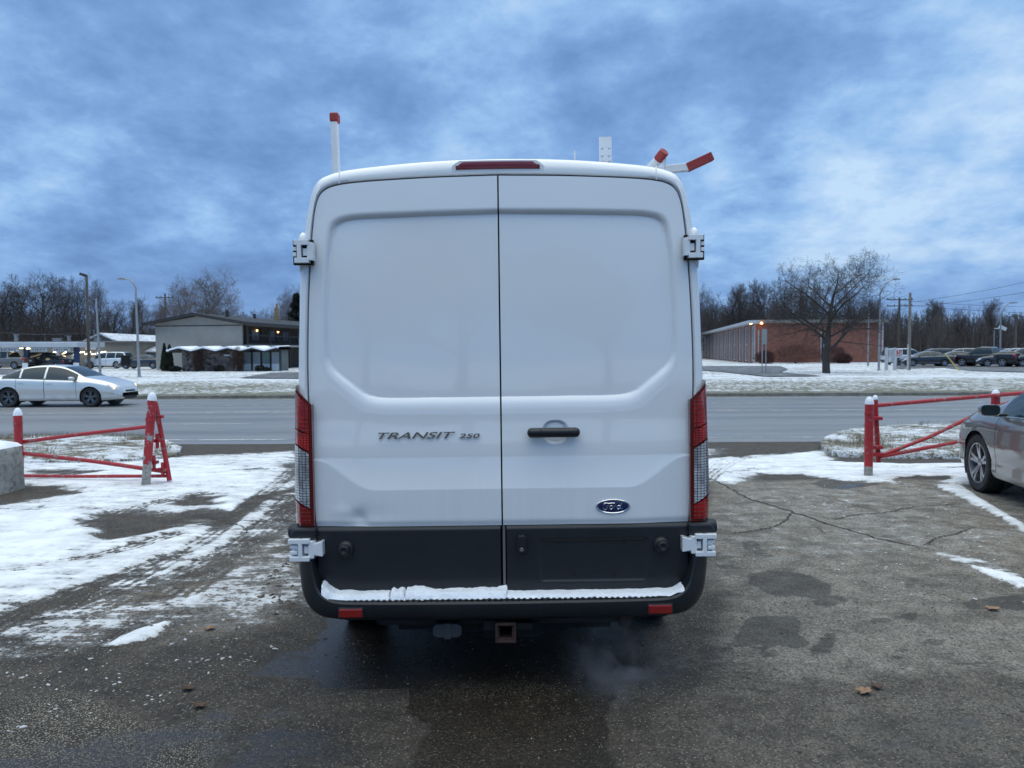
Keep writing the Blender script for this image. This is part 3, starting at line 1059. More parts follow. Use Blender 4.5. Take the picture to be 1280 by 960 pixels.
def door_y(X, Z, left):
    "how far each point of the door skin lies forward of the rear plane"
    ax_ = np.abs(X)
    y = tilt(Z) + .012 * (ax_ / .94) ** 6
    di = sdf(X, Z, inP); do = sdf(X, Z, outP)
    t = np.clip(do, 0, None) / (np.clip(do, 0, None) + np.clip(-di, 0, None) + 1e-6)
    e = 2.4 * t - .7
    t = np.where(di > 0, 1, np.where(do < 0, 0, t))
    ts = t ** 2.5
    y = y + .024 * ts
    zA = 1.142 + .0 * ax_
    zB = .985 + .145 * sstep((ax_ - .62) / .29)
    wdt = np.maximum(zA - zB, .012)
    s_ = np.clip((zA - Z) / wdt, 0, 1)
    s_ = s_ ** 1.45
    amp = .024 * np.clip(wdt / .157, .15, 1)
    y = y - amp * s_ - .006 * sstep((1.342 - Z) / .2)
    # rolled lower and outer edges
    y = y + .008 * sstep((.835 - Z) / .03)
    if left:
        d2 = ((X + .70) / .035) ** 2 + ((Z - .845) / .04) ** 2
        y = y + .016 * np.exp(-d2) + .004 * np.exp(-(((X + .64) / .12) ** 2 + ((Z - .86) / .05) ** 2)) - .004 * np.exp(-(((X + .78) / .05) ** 2 + ((Z - .88) / .03) ** 2))
        y = y + .0035 * np.exp(-(((X + .67) / .012) ** 2 + ((Z - .83) / .02) ** 2))
    else:
        q = (np.abs((X - .265) / .064) ** 2.3 + np.abs((Z - 1.256) / .060) ** 2.6)
        y = y + .015 * sstep((1.0 - q) / .5)
    # faint waviness of pressed steel
    y = y + (vnoise(X + 3, Z, 2.2, 77 if left else 78, 2) - .5) * .0035
    return y


qx = doorc[:, 0]; qz = doorc[:, 1]
XM = .900
sidez = np.linspace(.805, 2.32, 60)
msk = qz < 2.33
sidex = np.interp(sidez, qz[msk], qx[msk])
msk2 = qx < XM
tmask = qz > 2.3
tx_, tz_ = qx[tmask][::-1], qz[tmask][::-1]


def make_door(left):
    sg = -1 if left else 1
    us = np.unique(np.r_[np.linspace(0.0038, .80, 74), .80 + .10 * np.linspace(0, 1, 26) ** .7, np.linspace(.17, .33, 46)])
    zlo = .805
    us = us / .9
    P = []
    nz = 210
    for u in us:
        zt = float(np.interp(u * XM, tx_, tz_))
        col = []
        vs = np.unique(np.clip(np.r_[np.linspace(0, 1, nz), np.linspace(.222, .31, 46), *[np.linspace(c_ - .016, c_ + .016, 22) for c_ in (.106, .20, .316, .371, .896, .916)]], 0, 1))
        z = zlo + (zt - zlo) * vs
        X = u * np.where(z < 2.32, np.interp(z, sidez, sidex), XM)
        col = np.stack([sg * X, z], 1)
        P.append(col)
    P = np.array(P)
    Y = door_y(P[:, :, 0], P[:, :, 1], left)
    G = np.stack([P[:, :, 0], Y, P[:, :, 1]], 2)
    mb = MB()
    mb.grid(G)
    # folded edges
    for edge in (G[0], G[-1], G[:, 0], G[:, -1]):
        e2 = edge + np.array([0, .022, 0])
        mb.grid([edge, e2])
    o = mb.build('rear_door', m_white, van, sharp=45, fix=False)
    return o


def orient_out(o):
    "make the skin face the rear (-y)"
    me = o.data
    import bmesh
    bm = bmesh.new(); bm.from_mesh(me)
    bmesh.ops.remove_doubles(bm, verts=bm.verts, dist=1e-5)
    for f in bm.faces:
        f.normal_update()
    bad = [f for f in bm.faces if f.normal.y > 0.2]
    bmesh.ops.reverse_faces(bm, faces=bad)
    bm.to_mesh(me); bm.free()
    me.set_sharp_from_angle(angle=R(45))


ld = make_door(True); orient_out(ld)
rd = make_door(False); orient_out(rd)
ld['label'] = 'left rear door, dented at its lower edge'
rd['label'] = 'right rear door with black handle'
# flip body normals outward
for o in (van_body,):
    import bmesh
    bm = bmesh.new(); bm.from_mesh(o.data)
    bmesh.ops.recalc_face_normals(bm, faces=bm.faces)
    bm.to_mesh(o.data); bm.free()
    o.data.set_sharp_from_angle(angle=R(40))

# ---- black lower panels
def low_panel(x0, x1, z0, recess=None):
    "plastic cladding of one door"
    nx_, nz_ = 110, 60
    xs = np.linspace(x0, x1, nx_); zs = np.linspace(z0, .803, nz_)
    X, Z = np.meshgrid(xs, zs, indexing='ij')
    outer = max(abs(x0), abs(x1))
    # outer lower corner pulls in
    k = sstep((.60 - Z) / .14) * .035 * (np.abs(X) / outer) ** 8
    X = X - np.sign(X) * k
    Y = -.030 + .012 * (np.abs(X) / .94) ** 6 + .010 * sstep((.56 - Z) / .1) + .012 * sstep((Z - .785) / .02)
    if recess:
        a, b_, c, d = recess
        dd = np.minimum(np.minimum(X - a, b_ - X), np.minimum(Z - c, d - Z))
        t = sstep(dd / .016 + .1)
        Y = Y + .010 * t
    G = np.stack([X, Y, Z], 2)
    mb = MB()
    mb.grid(G)
    for e in (G[0], G[-1], G[:, 0], G[:, -1]):
        mb.grid([e, e + np.array([0, .03, 0])])
    return mb


p1 = low_panel(-.907, -.010, .470).build('lower_panel', m_plas, ld, fix=False); orient_out(p1)
p2 = low_panel(.020, .907, .462, (.18, .708, .520, .735)).build('lower_panel', m_plas, rd, fix=False); orient_out(p2)
mb = MB(); mb.box(.001, .013, -.028, .03, .475, .80)
mb.build('door_seal', M('seal_grey', (.13, .135, .14), .5), ld)
for sx, dr in ((-.767, ld), (.775, rd)):
    mb = MB()
    mb.lathe([(.042, .004), (.040, -.02), (.034, -.032), (.027, -.036), (.026, -.062), (.022, -.068), (.012, -.066), (.0, -.060)], (sx, -.012, .70), 'Y', 22)
    mb.box(sx - .03, sx + .03, -.035, .0, .70 - .045, .70 + .03)
    mb.build('rubber_stop', m_plas, dr, bevel=.004)
# camera above the number plate recess
mb = MB()
mb.prism([(.070, .685), (.070, .745), (.078, .760), (.108, .760), (.116, .745), (.116, .685), (.108, .672), (.078, .672)], 'Y', -.055, -.01)
o = mb.build('rear_camera', m_plas, rd, bevel=.006)
mb = MB(); mb.lathe([(.0, -.058), (.007, -.059), (.010, -.056), (.010, -.05)], (.093, 0, .690), 'Y', 14)
mb.build('camera_lens', M('camera_glass', (.12, .12, .13), .1), rd)
for x, z in ((.270, .715), (.355, .555), (.545, .558), (.60, .715)):
    mb = MB(); mb.lathe([(0, -.024), (.006, -.0235), (.008, -.020), (.008, -.012)], (x, 0, z), 'Y', 10)
    mb.build('plate_screw', M('screw_black', (.012, .012, .012), .4), rd)

# ---- handle
hx, hz = .255, 1.256
mb = MB()
ov = []
# pull recess shell
mb = MB()
L_ = [(hx - .128 + .256 * (.5 - .5 * math.cos(math.pi * t))) for t in np.linspace(0, 1, 22)]
PP = []
for i, x in enumerate(L_):
    t = .5 - .5 * math.cos(math.pi * i / 21)
    e = min(t, 1 - t)
    s_ = (1 - (1 - min(1, e / .07)) ** 2) ** .5 if e < .07 else 1
    hh = .0235 * max(s_, .15); dd = .020 * max(s_, .2)
    PP.append([(x, -.030 - dd * math.sin(a) * 1.0, hz + hh * math.cos(a)) for a in np.linspace(0, 2 * math.pi, 17)])
mb.grid(PP)
mb.box(hx - .110, hx - .065, -.036, .0, hz - .018, hz + .018); mb.box(hx + .065, hx + .110, -.036, .0, hz - .018, hz + .018)
mb.build('door_handle', M('handle_black', (.010, .010, .011), .38), rd, sharp=50)
mb = MB(); mb.box(hx - .0625, hx - .0605, -.0515, -.04, hz - .02, hz + .02)
mb.build('lock_seam', m_gap, rd)

# ---- lettering and badge
tm = text_mesh('TRANSIT', 'model_lettering', m_darkchrome, ld, .06, shear=.35, extrude=.0022, fit=(.378, .032), bold=.0006)
tm.location = (-.412, -.010, 1.249)
tm = text_mesh('250', 'number_lettering', m_darkchrome, ld, .06, shear=.25, extrude=.002, fit=(.103, .022), bold=.0006)
tm.location = (-.156, -.010, 1.244)
bx, bz = .540, .893
by = float(door_y(np.array([[bx]]), np.array([[bz]]), False)[0, 0])
mb = MB()
def ell(rx, rz, y): return [(bx + rx * math.cos(a), y, bz + rz * math.sin(a)) for a in np.linspace(0, 2 * math.pi, 49)]
mb.grid([ell(.084, .036, by), ell(.083, .0355, by - .006), ell(.079, .033, by - .008), ell(.075, .030, by - .006)])
badge = mb.build('badge', m_chrome, rd, sharp=70)
mb = MB(); mb.grid([ell(.0755, .0302, by - .0055), ell(.05, .02, by - .0072), ell(.001, .001, by - .0076)])
mb.build('badge_plate', M('badge_blue', (.006, .018, .085), .15, coat=.6), rd)
mb = MB()
def stroke(pts, r=.0014):
    q = catmull([(bx + x * .001, bz + z * .001) for x, z in pts], 24)
    mb.tube([(x, by - .0082, z) for x, z in q], r, 5)
stroke([(-42, 6), (-46, 11), (-38, 17), (-20, 15), (-2, 17), (8, 15)], .0017)                     # F top bar
stroke([(-22, 15), (-26, 2), (-32, -12), (-42, -17), (-49, -11), (-44, -5)], .0018)
stroke([(-36, 1), (-26, 3), (-15, 2), (-13, 5)])
stroke([(-6, 4), (-14, 2), (-17, -7), (-12, -13), (-4, -10), (-1, -2), (-6, 4), (0, 2), (6, 3)])   # o
stroke([(7, 4), (5, -5), (3, -13)], .0017); stroke([(5, -4), (11, 3), (16, 4), (18, 1)])         # r
stroke([(34, 3), (26, 4), (20, -3), (20, -11), (26, -13), (33, -6), (38, 6), (42, 17)], .0015)     # d
stroke([(41, 15), (36, -2), (35, -11), (40, -13), (46, -9)], .0015)
mb.build('badge_script', m_chrome, rd)


# ---- tail lights
def lamp_patch(side, x0, z00, z01, z10, z11, mat, name, parent, yoff=0.0, x1=1.0):
    "patch of the lamp between two slanted lines; z00,z01 lower line inner/outer; z10,z11 upper line"
    P = []
    for i in range(15):
        u = i / 14
        xx = x0 + (x1 - x0) * u
        row = []
        for j in range(13):
            v_ = j / 12
            z = (z00 * (1 - u) + z01 * u) * (1 - v_) + (z10 * (1 - u) + z11 * u) * v_
            bw = np.interp(z, bodyc[:70, 1], bodyc[:70, 0]) + .009
            X = min(xx / 1.0 * bw * 1.0, bw)
            yy = -.030 + .05 * max(0, (u - .35) / .65) ** 2 + yoff
            row.append((side * (x0 + (bw - x0) * (u if x1 == 1.0 else u * (x1 - x0) / (1 - x0))), yy, z))
        P.append(row)
    # lamp side wrap
    last = P[-1]
    P.append([(side * (abs(p[0]) + .002), p[1] + .12, p[2]) for p in last]) if x1 == 1.0 else None
    P.insert(0, [(p[0], .03, p[2]) for p in P[0]])
    mb = MB()
    mb.grid(P)
    return mb.build(name, mat, parent, sharp=50)


for side in (-1, 1):
    hs = lamp_patch(side, .918, .812, .812, 1.408, 1.500, m_redlens, 'tail_light', van)
    cl = 1.452
    lamp_patch(side, .934, .826, .826, .892, .938, m_lamp_deep, 'lower_lens', hs, -.004)
    lamp_patch(side, .934, .900, .948, 1.168, 1.215, m_lamp_clear, 'reversing_lens', hs, -.004)
    lamp_patch(side, .934, 1.180, 1.228, 1.262, 1.290, m_lamp_red, 'indicator_lens', hs, -.005)
    lamp_patch(side, .934, 1.268, 1.296, 1.405, 1.478, m_lamp_deep, 'brake_lens', hs, -.004)
    # slot between lamp and bumper: black ledge
    mb = MB()
    mb.prism([(side * .905, .750), (side * .905, .808), (side * 1.012, .808), (side * 1.035, .775), (side * 1.035, .750)], 'Y', -.055, .12)
    mb.build('lamp_ledge', m_plas, van, bevel=.012)
    # round rubber buffer on the body side
    mb = MB(); mb.lathe([(.0, side * .060), (.030, side * .056), (.036, side * .045), (.036, 0)], (side * 1.0, .03, .775), 'X', 20)
    mb.build('side_buffer', m_plas, van)

# ---- hinges
def hinge(side, z, wide, par, name='hinge'):
    mb = MB()
    s = side
    def bx_(a, b_, y0, y1, z0, z1): mb.box(min(s * a, s * b_), max(s * a, s * b_), y0, y1, z0, z1)
    h = .055
    x0 = .892 if not wide else .912
    # leaf on the door
    bx_(x0, x0 + .028, -.038, .01, z - h * .78, z + h * .78)
    # knuckle frame: two bars and a tie
    bx_(x0 + .020, .982 if not wide else 1.035, -.045, .0, z + h * .55, z + h)
    bx_(x0 + .020, .980 if not wide else 1.030, -.045, .0, z - h, z - h * .55)
    bx_(x0 + .055, x0 + .075, -.046, .0, z - h, z + h)
    bx_(x0 + .028, x0 + .050, -.030, .0, z - h * .35, z + h * .30)
    # stepped outer knuckle
    for k, (a, b_) in enumerate(((.55, .95), (.1, .42), (-.42, -.08), (-.95, -.55))):
        ex = (.976, .988, .988, .978)[k] + (.04 if wide else 0)
        bx_(x0 + .080, ex, -.040 + .006 * (k % 2), .03, z + a * h, z + b_ * h)
    if wide: mb.v = [(v_[0], v_[1] - .035, v_[2]) for v_ in mb.v]
    return mb.build(name, m_white, par, bevel=.004)


for side, dr in ((-1, ld), (1, rd)):
    hinge(side, 2.145, False, dr)
    hinge(side, .706, True, dr)
    mb = MB()
    mb.box(min(side * .90, side * .995), max(side * .90, side * .995), -.006, .02, 2.085, 2.205)
    mb.build('hinge_pocket', m_gap, dr)
    # strap of the lower hinge reaching the door skin
    mb = MB()
    mb.prism([(side * .870, .672), (side * .870, .748), (side * .905, .738), (side * .93, .735), (side * .93, .680), (side * .905, .678)], 'Y', -.072, -.022)
    mb.build('hinge_strap', m_white, dr, bevel=.004)
    # bulge of the body over the upper hinge
    mb = MB()
    mb.lathe([(.001, -.115), (.012, -.11), (.021, -.09), (.026, -.05), (.027, 0), (.026, .05), (.021, .085), (.010, .10), (.001, .103)], (side * .958, .045, 2.145), 'Z', 16)
    mb.build('hinge_bulge', m_white, van)

# ---- roof spoiler seams and high brake light
mb = MB()
arc = offs(bodyc, -.022)
def onroof(x, d):
    k = np.argmin(np.abs(arc[:, 0] - abs(x)) + (arc[:, 1] < 2.4) * 9)
    return arc[k, 1] + d
for sx in (-.775, .775):
        mb = MB()
        mb.tube([(sx, -.001 + float(tilt(2.52)), 2.482), (sx, .0 + float(tilt(2.53)), 2.52), (sx * 1.004, .02 + float(tilt(2.53)), 2.552)], .003, 6)
        mb.build('roof_seam', m_white, van)
mb = MB()
P = []
for x in np.linspace(-.205, .205, 25):
    zc_ = 2.563 - .03 * (x / .8) ** 2
    e = abs(x) / .205
    top = .020; bot = -.020
    if e > .86: bot = -.020 + .030 * (e - .86) / .14 ; bot = min(bot, .010)
    yt = float(tilt(2.57))
    if e > .86:
        top = .020; bot = -.020; top = .020 - .028 * (e - .86) / .14
    P.append([(x, yt + .012, zc_ + bot), (x, yt - .008, zc_ + bot + .002), (x, yt - .012, zc_), (x, yt - .008, zc_ + top - .002), (x, yt + .02, zc_ + top)])
mb.grid(P)
mb.build('high_brake_light', M('dim_red_lens', (.19, .012, .016), .15, coat=.8, bump=.001, bscale=200), van, sharp=60)
mb = MB()
P = []
for x in np.linspace(-.225, .225, 25):
    zc_ = 2.563 - .03 * (x / .8) ** 2; yt = float(tilt(2.57))
    e = max(0, (abs(x) / .225 - .86) / .14)
    P.append([(x, yt + .006, zc_ - .030), (x, yt - .005, zc_ - .027 + .0 * e), (x, yt - .005, zc_ + .024 - .026 * e), (x, yt + .022, zc_ + .026 - .026 * e)])
mb.grid(P)
mb.build('brake_light_surround', m_white, van, sharp=60)

# ---- bumper
OUT = [(-1.010, .650), (-1.013, .61), (-1.006, .55), (-.994, .475), (-.958, .414), (-.90, .379), (-.82, .369), (-.6, .362), (0, .357)]
INN = [(-.918, .650), (-.914, .62), (-.903, .57), (-.890, .530), (-.865, .498), (-.835, .482), (-.80, .474), (-.6, .468), (0, .464)]
oc = catmull(OUT, 60); ic = catmull(INN, 60)
oc = np.vstack([oc, (oc * [-1, 1])[::-1][1:]]); ic = np.vstack([ic, (ic * [-1, 1])[::-1][1:]])
def bump_y(x): return .105 * np.clip((np.abs(x) - .72) / .29, 0, 1) ** 2.2
rails = []
def rail(k, y, dz=0.0):
    p = oc * (1 - k) + ic * k
    return [(q[0], y + float(bump_y(q[0])), q[1] + dz) for q in p]
rails = [[(q[0], .50, q[1]) for q in oc], [(q[0], .20, q[1]) for q in oc], rail(0, -.06), rail(.05, -.095), rail(.18, -.118), rail(.35, -.128), rail(.72, -.135), rail(.88, -.135), rail(.97, -.128), rail(1.0, -.112), rail(1.0, .0, .004), [(q[0], .06, q[1] + .004) for q in ic]]
mb = MB(); mb.grid(rails)
for e_ in (0, -1):
    mb.add([r_[e_] for r_ in rails], [tuple(range(len(rails)))])
bumper = mb.build('bumper', m_plas, van, sharp=35, fix=True)
mb = MB()      # tread ribs of the step
for x in np.arange(-.80, .80, .028):
    mb.box(x, x + .014, -.124, -.045, .466, .4715)
mb.build('step_tread', m_plas, bumper)
for xc, zc2 in ((-.726, .417), (.748, .417)):
    yb = -.128 + float(bump_y(xc))
    mb = MB(); mb.box(xc - .062, xc + .062, yb - .012, yb + .03, zc2 - .027, zc2 + .027)
    rf_f = mb.build('reflector_frame', m_plas, bumper, bevel=.006)
    mb = MB(); mb.box(xc - .056, xc + .056, yb - .017, yb + .03, zc2 - .021, zc2 + .021)
    mb.build('reflector', m_reflector, bumper, bevel=.005)
# tow hitch
mb = MB()
hx2, hz2 = .010, .300
for a, b_, c, d in ((-.042, .042, .030, .042), (-.042, .042, -.042, -.030), (-.042, -.030, -.032, .032), (.030, .042, -.032, .032)):
    mb.box(hx2 + a, hx2 + b_, -.10, .30, hz2 + c, hz2 + d)
for a, b_, c, d in ((-.050, .050, .036, .048), (-.050, .050, -.048, -.036), (-.050, -.038, -.04, .04), (.038, .050, -.04, .04)):
    mb.box(hx2 + a, hx2 + b_, -.112, -.085, hz2 + c, hz2 + d)
hitch = mb.build('tow_hitch', m_rust, van, bevel=.003)
mb = MB(); mb.box(-.62, .62, .06, .13, .285, .35); mb.box(-.10, -.04, -.03, .06, .285, .335); mb.box(.05, .14, -.03, .06, .285, .32)
mb.build('hitch_crossbar', M('hitch_black_steel', (.03, .022, .02), .7, var=.5, vscale=20), hitch, bevel=.004)
mb = MB(); mb.prism([(-.345, .275), (-.345, .315), (-.325, .33), (-.225, .33), (-.205, .315), (-.205, .275), (-.225, .262), (-.325, .262)], 'Y', -.06, .03)
mb.box(-.29, -.255, -.065, .02, .255, .335)
mb.build('trailer_socket', M('socket_grey', (.045, .048, .052), .55), hitch, bevel=.006)
mb = MB(); mb.tube([(.60, .02, .30), (.61, .3, .33), (.60, 1.0, .38)], [.033, .032, .032], 14)
mb.build('exhaust_pipe', m_rust, van)
mb = MB(); mb.box(-.10, .18, .05, .5, .22, .30)
mb.build('spare_carrier', m_under, van)


# ---- wheels
def wheel(par, c, r, wd, side, rimr=.6, mat_rim=None, spokes=5, style='alloy', axis='Y', name='wheel'):
    "tyre with a rim; the axle lies along the given local axis, outer face towards side"
    s = side
    mb = MB()
    pr = [(r * rimr, -wd * .42), (r * .80, -wd * .50), (r * .93, -wd * .49), (r * .985, -wd * .40), (r, -wd * .2), (r, wd * .2), (r * .985, wd * .40), (r * .93, wd * .49), (r * .80, wd * .50), (r * rimr, wd * .42)]
    mb.lathe([(a, b_ * s) for a, b_ in pr], c, axis, 44)
    # tread blocks
    n = 60
    for k in range(n):
        a = 2 * math.pi * k / n
        for q, off in ((-.36, 0), (.36, .5), (0, .25)):
            a2 = a + off * 2 * math.pi / n
            ca, sa = math.cos(a2), math.sin(a2)
            hw = wd * .10; ht = math.pi * r / n * .55
            vs = []
            for rr in (r * .985, r * 1.006):
                for t in (-ht, ht):
                    for h_ in (q * wd - hw, q * wd + hw):
                        x, y = rr * ca - t * sa, rr * sa + t * ca
                        vs.append((c[0] + x, c[1] + h_, c[2] + y) if axis == 'Y' else (c[0] + h_, c[1] + x, c[2] + y))
            mb.add(vs, [(0, 1, 3, 2), (4, 6, 7, 5), (0, 4, 5, 1), (2, 3, 7, 6), (0, 2, 6, 4), (1, 5, 7, 3)])
    ty = mb.build(name, m_rubber, par, sharp=40)
    mb = MB()
    of = wd * .5 * s
    rr = r * rimr
    mb.lathe([(rr * 1.02, of * .78), (rr * 1.0, of * .92), (rr * .955, of * .90), (rr * .93, of * .55), (rr * .90, of * .2)], c, axis, 40)
    def P(x, y, h): return (c[0] + x, c[1] + h, c[2] + y) if axis == 'Y' else (c[0] + h, c[1] + x, c[2] + y)
    for k in range(spokes):
        a = 2 * math.pi * k / spokes + .3
        for da in (-.15, .15):
            a0 = a + da * .6; a1 = a + da
            w0, w1 = .10, .075
            pts = []
            for (rad, aa, ww, hh) in ((rr * .16, a0, w0 * rr, of * .62), (rr * .62, a1, w1 * rr, of * .80), (rr * .96, a1 + da * .25, w1 * rr, of * .84)):
                for sg in (-1, 1):
                    x = rad * math.cos(aa) - sg * ww * math.sin(aa); y = rad * math.sin(aa) + sg * ww * math.cos(aa)
                    pts.append(P(x, y, hh)); pts.append(P(x, y, hh - .02 * s))
            # pts order per station: (-top,-bot,+top,+bot)
            fs = []
            for q in range(2):
                b0 = q * 4; b1 = b0 + 4
                fs += [(b0, b0 + 2, b1 + 2, b1), (b0 + 1, b1 + 1, b1 + 3, b0 + 3), (b0, b1, b1 + 1, b0 + 1), (b0 + 2, b0 + 3, b1 + 3, b1 + 2)]
            fs += [(8, 10, 11, 9), (0, 1, 3, 2)]
            mb.add(pts, fs)
    mb.lathe([(rr * .22, of * .5), (rr * .21, of * .70), (rr * .10, of * .76), (0, of * .77)], c, axis, 20)
    mb.build('rim', mat_rim or M('alloy_rim', (.42, .43, .45), .3, metal=.9), ty, sharp=40)
    mb = MB(); mb.lathe([(0, of * .12), (rr * .93, of * .12)], c, axis, 24)
    mb.build('brake_disc', M('hub_dark', (.02, .02, .02), .6), ty)
    return ty


for cy in (AX, AXF):
    for s in (-1, 1):
        wheel(van, (s * .872, cy, WR), WR, .225, s, .58, M('steel_rim', (.30, .31, .33), .45, metal=.6), 8, axis='X')
        mb = MB()
        P = []
        for k in range(25):
            a = math.pi * k / 24 * 1.25 - math.pi * .125
            P.append([(s * .60, cy + RW * math.cos(a), WR + RW * math.sin(a)), (s * 1.0, cy + RW * math.cos(a), WR + RW * math.sin(a))])
        mb.grid(P)
        mb.build('wheel_arch', m_under, van)
for s in (-1, 1):
    mb = MB()
    mb.box(min(s * 1.0, s * 1.10), max(s * 1.0, s * 1.10), 4.30, 4.36, 1.45, 1.50)
    mb.box(min(s * 1.08, s * 1.26), max(s * 1.08, s * 1.26), 4.22, 4.38, 1.28, 1.66)
    mb.build('wing_mirror', m_plas, van, bevel=.03, bseg=3)
    mb = MB(); mb.box(min(s * .62, s * .90), max(s * .62, s * .90), 5.25, 5.42, .78, 1.02)
    mb.build('headlight', M('lamp_glass', (.5, .52, .55), .1), van, bevel=.04, bseg=3)

# ---- ladder rack on the roof
m_rack = M('rack_white_paint', (.74, .75, .77), .4, var=.08, vscale=6)
m_cap = M('red_vinyl_cap', (.34, .035, .03), .5, var=.15, vscale=20)
for y in (.85, 2.9):
    mb = MB(); mb.tube([(-.80, y, 2.50), (-.80, y, 2.64), (-.77, y, 2.665), (.77, y, 2.665), (.80, y, 2.64), (.80, y, 2.50)], .018, 8)
    mb.build('rack_crossbar', m_rack, van)
rack = van
mb = MB(); mb.box(-.983, -.943, .80, .86, 2.50, 3.012, Matrix.Rotation(R(-1.2), 3, 'Y'))
pp = mb.build('rack_post', m_rack, rack, bevel=.006)
mb = MB(); mb.box(-.990, -.940, .795, .865, 3.010, 3.062, None)
mb.build('post_cap', m_cap, pp, bevel=.008)
mb = MB()
mb.box(.585, .592, .80, .82, 2.66, 2.90); mb.box(.650, .657, .80, .82, 2.66, 2.90)
for k in range(5): mb.box(.592, .650, .80, .82, 2.66 + .045 * k, 2.690 + .045 * k) if k != 4 else mb.box(.592, .650, .80, .82, 2.84, 2.90)
for k in range(5):
    mb.box(.608, .634, .801, .819, 2.69 + .04 * k, 2.74 + .04 * k)
br_ = mb.build('perforated_bracket', m_rack, rack)
mb = MB()
for x in (.603, .641): mb.lathe([(0, -.012), (.011, -.010), (.012, 0)], (x, .80, 2.745), 'Y', 10)
mb.build('bracket_bolt', M('zinc_bolt', (.35, .35, .34), .4, metal=.8), br_)
mb = MB(); mb.tube([(.445, .85, 2.60), (.445, .85, 2.835)], .005, 6)
mb.build('rack_pin', m_rack, rack)
mb = MB(); mb.tube([(.80, .62, 2.62), (.885, .50, 2.705)], .024, 12)
tb = mb.build('rack_tube', m_rack, rack)
mb = MB(); mb.tube([(.872, .515, 2.692), (.902, .475, 2.728)], .027, 12)
mb.build('tube_cap', m_cap, tb, bevel=.004)
mb = MB(); mb.tube([(.90, .50, 2.60), (.905, .50, 2.71)], .01, 8); mb.build('rack_strut', m_rack, tb)
def bar(name, a, b_, w_, t_, mat, par):
    a = Vector(a); b_ = Vector(b_); d = (b_ - a).normalized()
    u = Vector((0, 1, 0)); v_ = d.cross(u).normalized()
    vs = []
    for p in (a, b_):
        for s1, s2 in ((-1, -1), (1, -1), (1, 1), (-1, 1)):
            vs.append(p + u * t_ * s1 + v_ * w_ * s2)
    mb = MB(); mb.add(vs, [(0, 1, 2, 3), (7, 6, 5, 4), (0, 4, 5, 1), (1, 5, 6, 2), (2, 6, 7, 3), (3, 7, 4, 0)])
    return mb.build(name, mat, par, bevel=.004)
ar = bar('rack_arm', (.86, .62, 2.655), (1.06, .60, 2.670), .022, .02, m_rack, rack)
bar('arm_tip', (1.05, .598, 2.666), (1.19, .595, 2.728), .024, .022, m_cap, ar)

# snow lying on the bumper step and a trace on the roof edge
def snow_bank(name, xs, wfun, label, parent_loc, ybase=-.112, yend=-.012, z0=.468):
    P = []
    for x in xs:
        h = wfun(x)
        row = []
        for t in np.linspace(0, 1, 9):
            prof = math.sin(math.pi * min(1, t * 1.25 + .06)) ** .6 if t < .45 else 1.0
            nz_ = mnoise.noise(Vector((x * 14, t * 3, 1))) * .35 + mnoise.noise(Vector((x * 45, t * 9, 3))) * .18
            row.append((x + mnoise.noise(Vector((x * 30, t * 7, 9))) * .004, ybase + (yend - ybase) * t + mnoise.noise(Vector((x * 22, 5, t))) * .012 * (1 - t), z0 + max(.001, h * prof * (1 + nz_)) * (0 if t == 0 else 1)))
        P.append(row)
    mb = MB(); mb.grid(P)
    o = mb.build(name, m_snowblk, None, sharp=60)
    o.matrix_world = van.matrix_basis
    return tag(o, label, 'snow')
van.rotation_mode = 'XYZ'
bpy.context.view_layer.update()
def hfun(x):
    if x < -.60: return .022 + .030 * max(0, (-x - .80) / .08)
    if x < -.55: return .022
    if -.55 <= x < -.54: return .004
    if x < -.48: return .026 + .012 * abs(math.sin((x + .515) * 70))
    if x < -.47: return .008
    if x < .02: return .034 + .007 * math.sin(x * 9)
    return .014
s1 = snow_bank('snow_bank', np.unique(np.r_[np.linspace(-.872, .87, 420)]), hfun, 'white strip of snow lying along the black bumper step of the van', None)
for e in s1.data.vertices:
    if e.co.x < -.84: e.co.z += 0
    if abs(e.co.x) > .80: e.co.z += .030 * ((abs(e.co.x) - .80) / .07) ** 2

# exhaust vapour behind the right of the van
m, nt, b = new_mat('exhaust_vapour')
m.node_tree.nodes.remove(b)
outn = [n for n in m.node_tree.nodes if n.type == 'OUTPUT_MATERIAL'][0]
pv_ = nt.node('ShaderNodeVolumePrincipled')
pv_.inputs['Color'].default_value = (.85, .88, .95, 1)
tc = nt.node('ShaderNodeTexCoord')
ln = nt.node('ShaderNodeVectorMath', operation='LENGTH'); nt.link(tc.outputs['Object'], ln.inputs[0])
sh = nt.ramp(ln.outputs['Value'], 1.0, .15, 0, 1)
nn = nt.noise(tc.outputs['Object'], 1.7, 4, .6, .8)
nt.link(nt.math('MULTIPLY', nt.math('MULTIPLY', sh, nt.ramp(nn, .40, .80, 0, 1)), 1.9), pv_.inputs['Density'])
nt.link(pv_.outputs[0], outn.inputs['Volume'])
mb = MB()
mb.lathe([(.001, -1)] + [(math.cos(a), math.sin(a)) for a in np.linspace(-1.45, 1.45, 14)] + [(.001, 1)], (0, 0, 0), 'Z', 24)
ex = mb.build('exhaust_smoke', m)
ex.location = (.52, 3.60, .17); ex.scale = (.34, .32, .30)
tag(ex, 'thin pale exhaust vapour drifting behind the right of the van', 'smoke', kind='stuff')

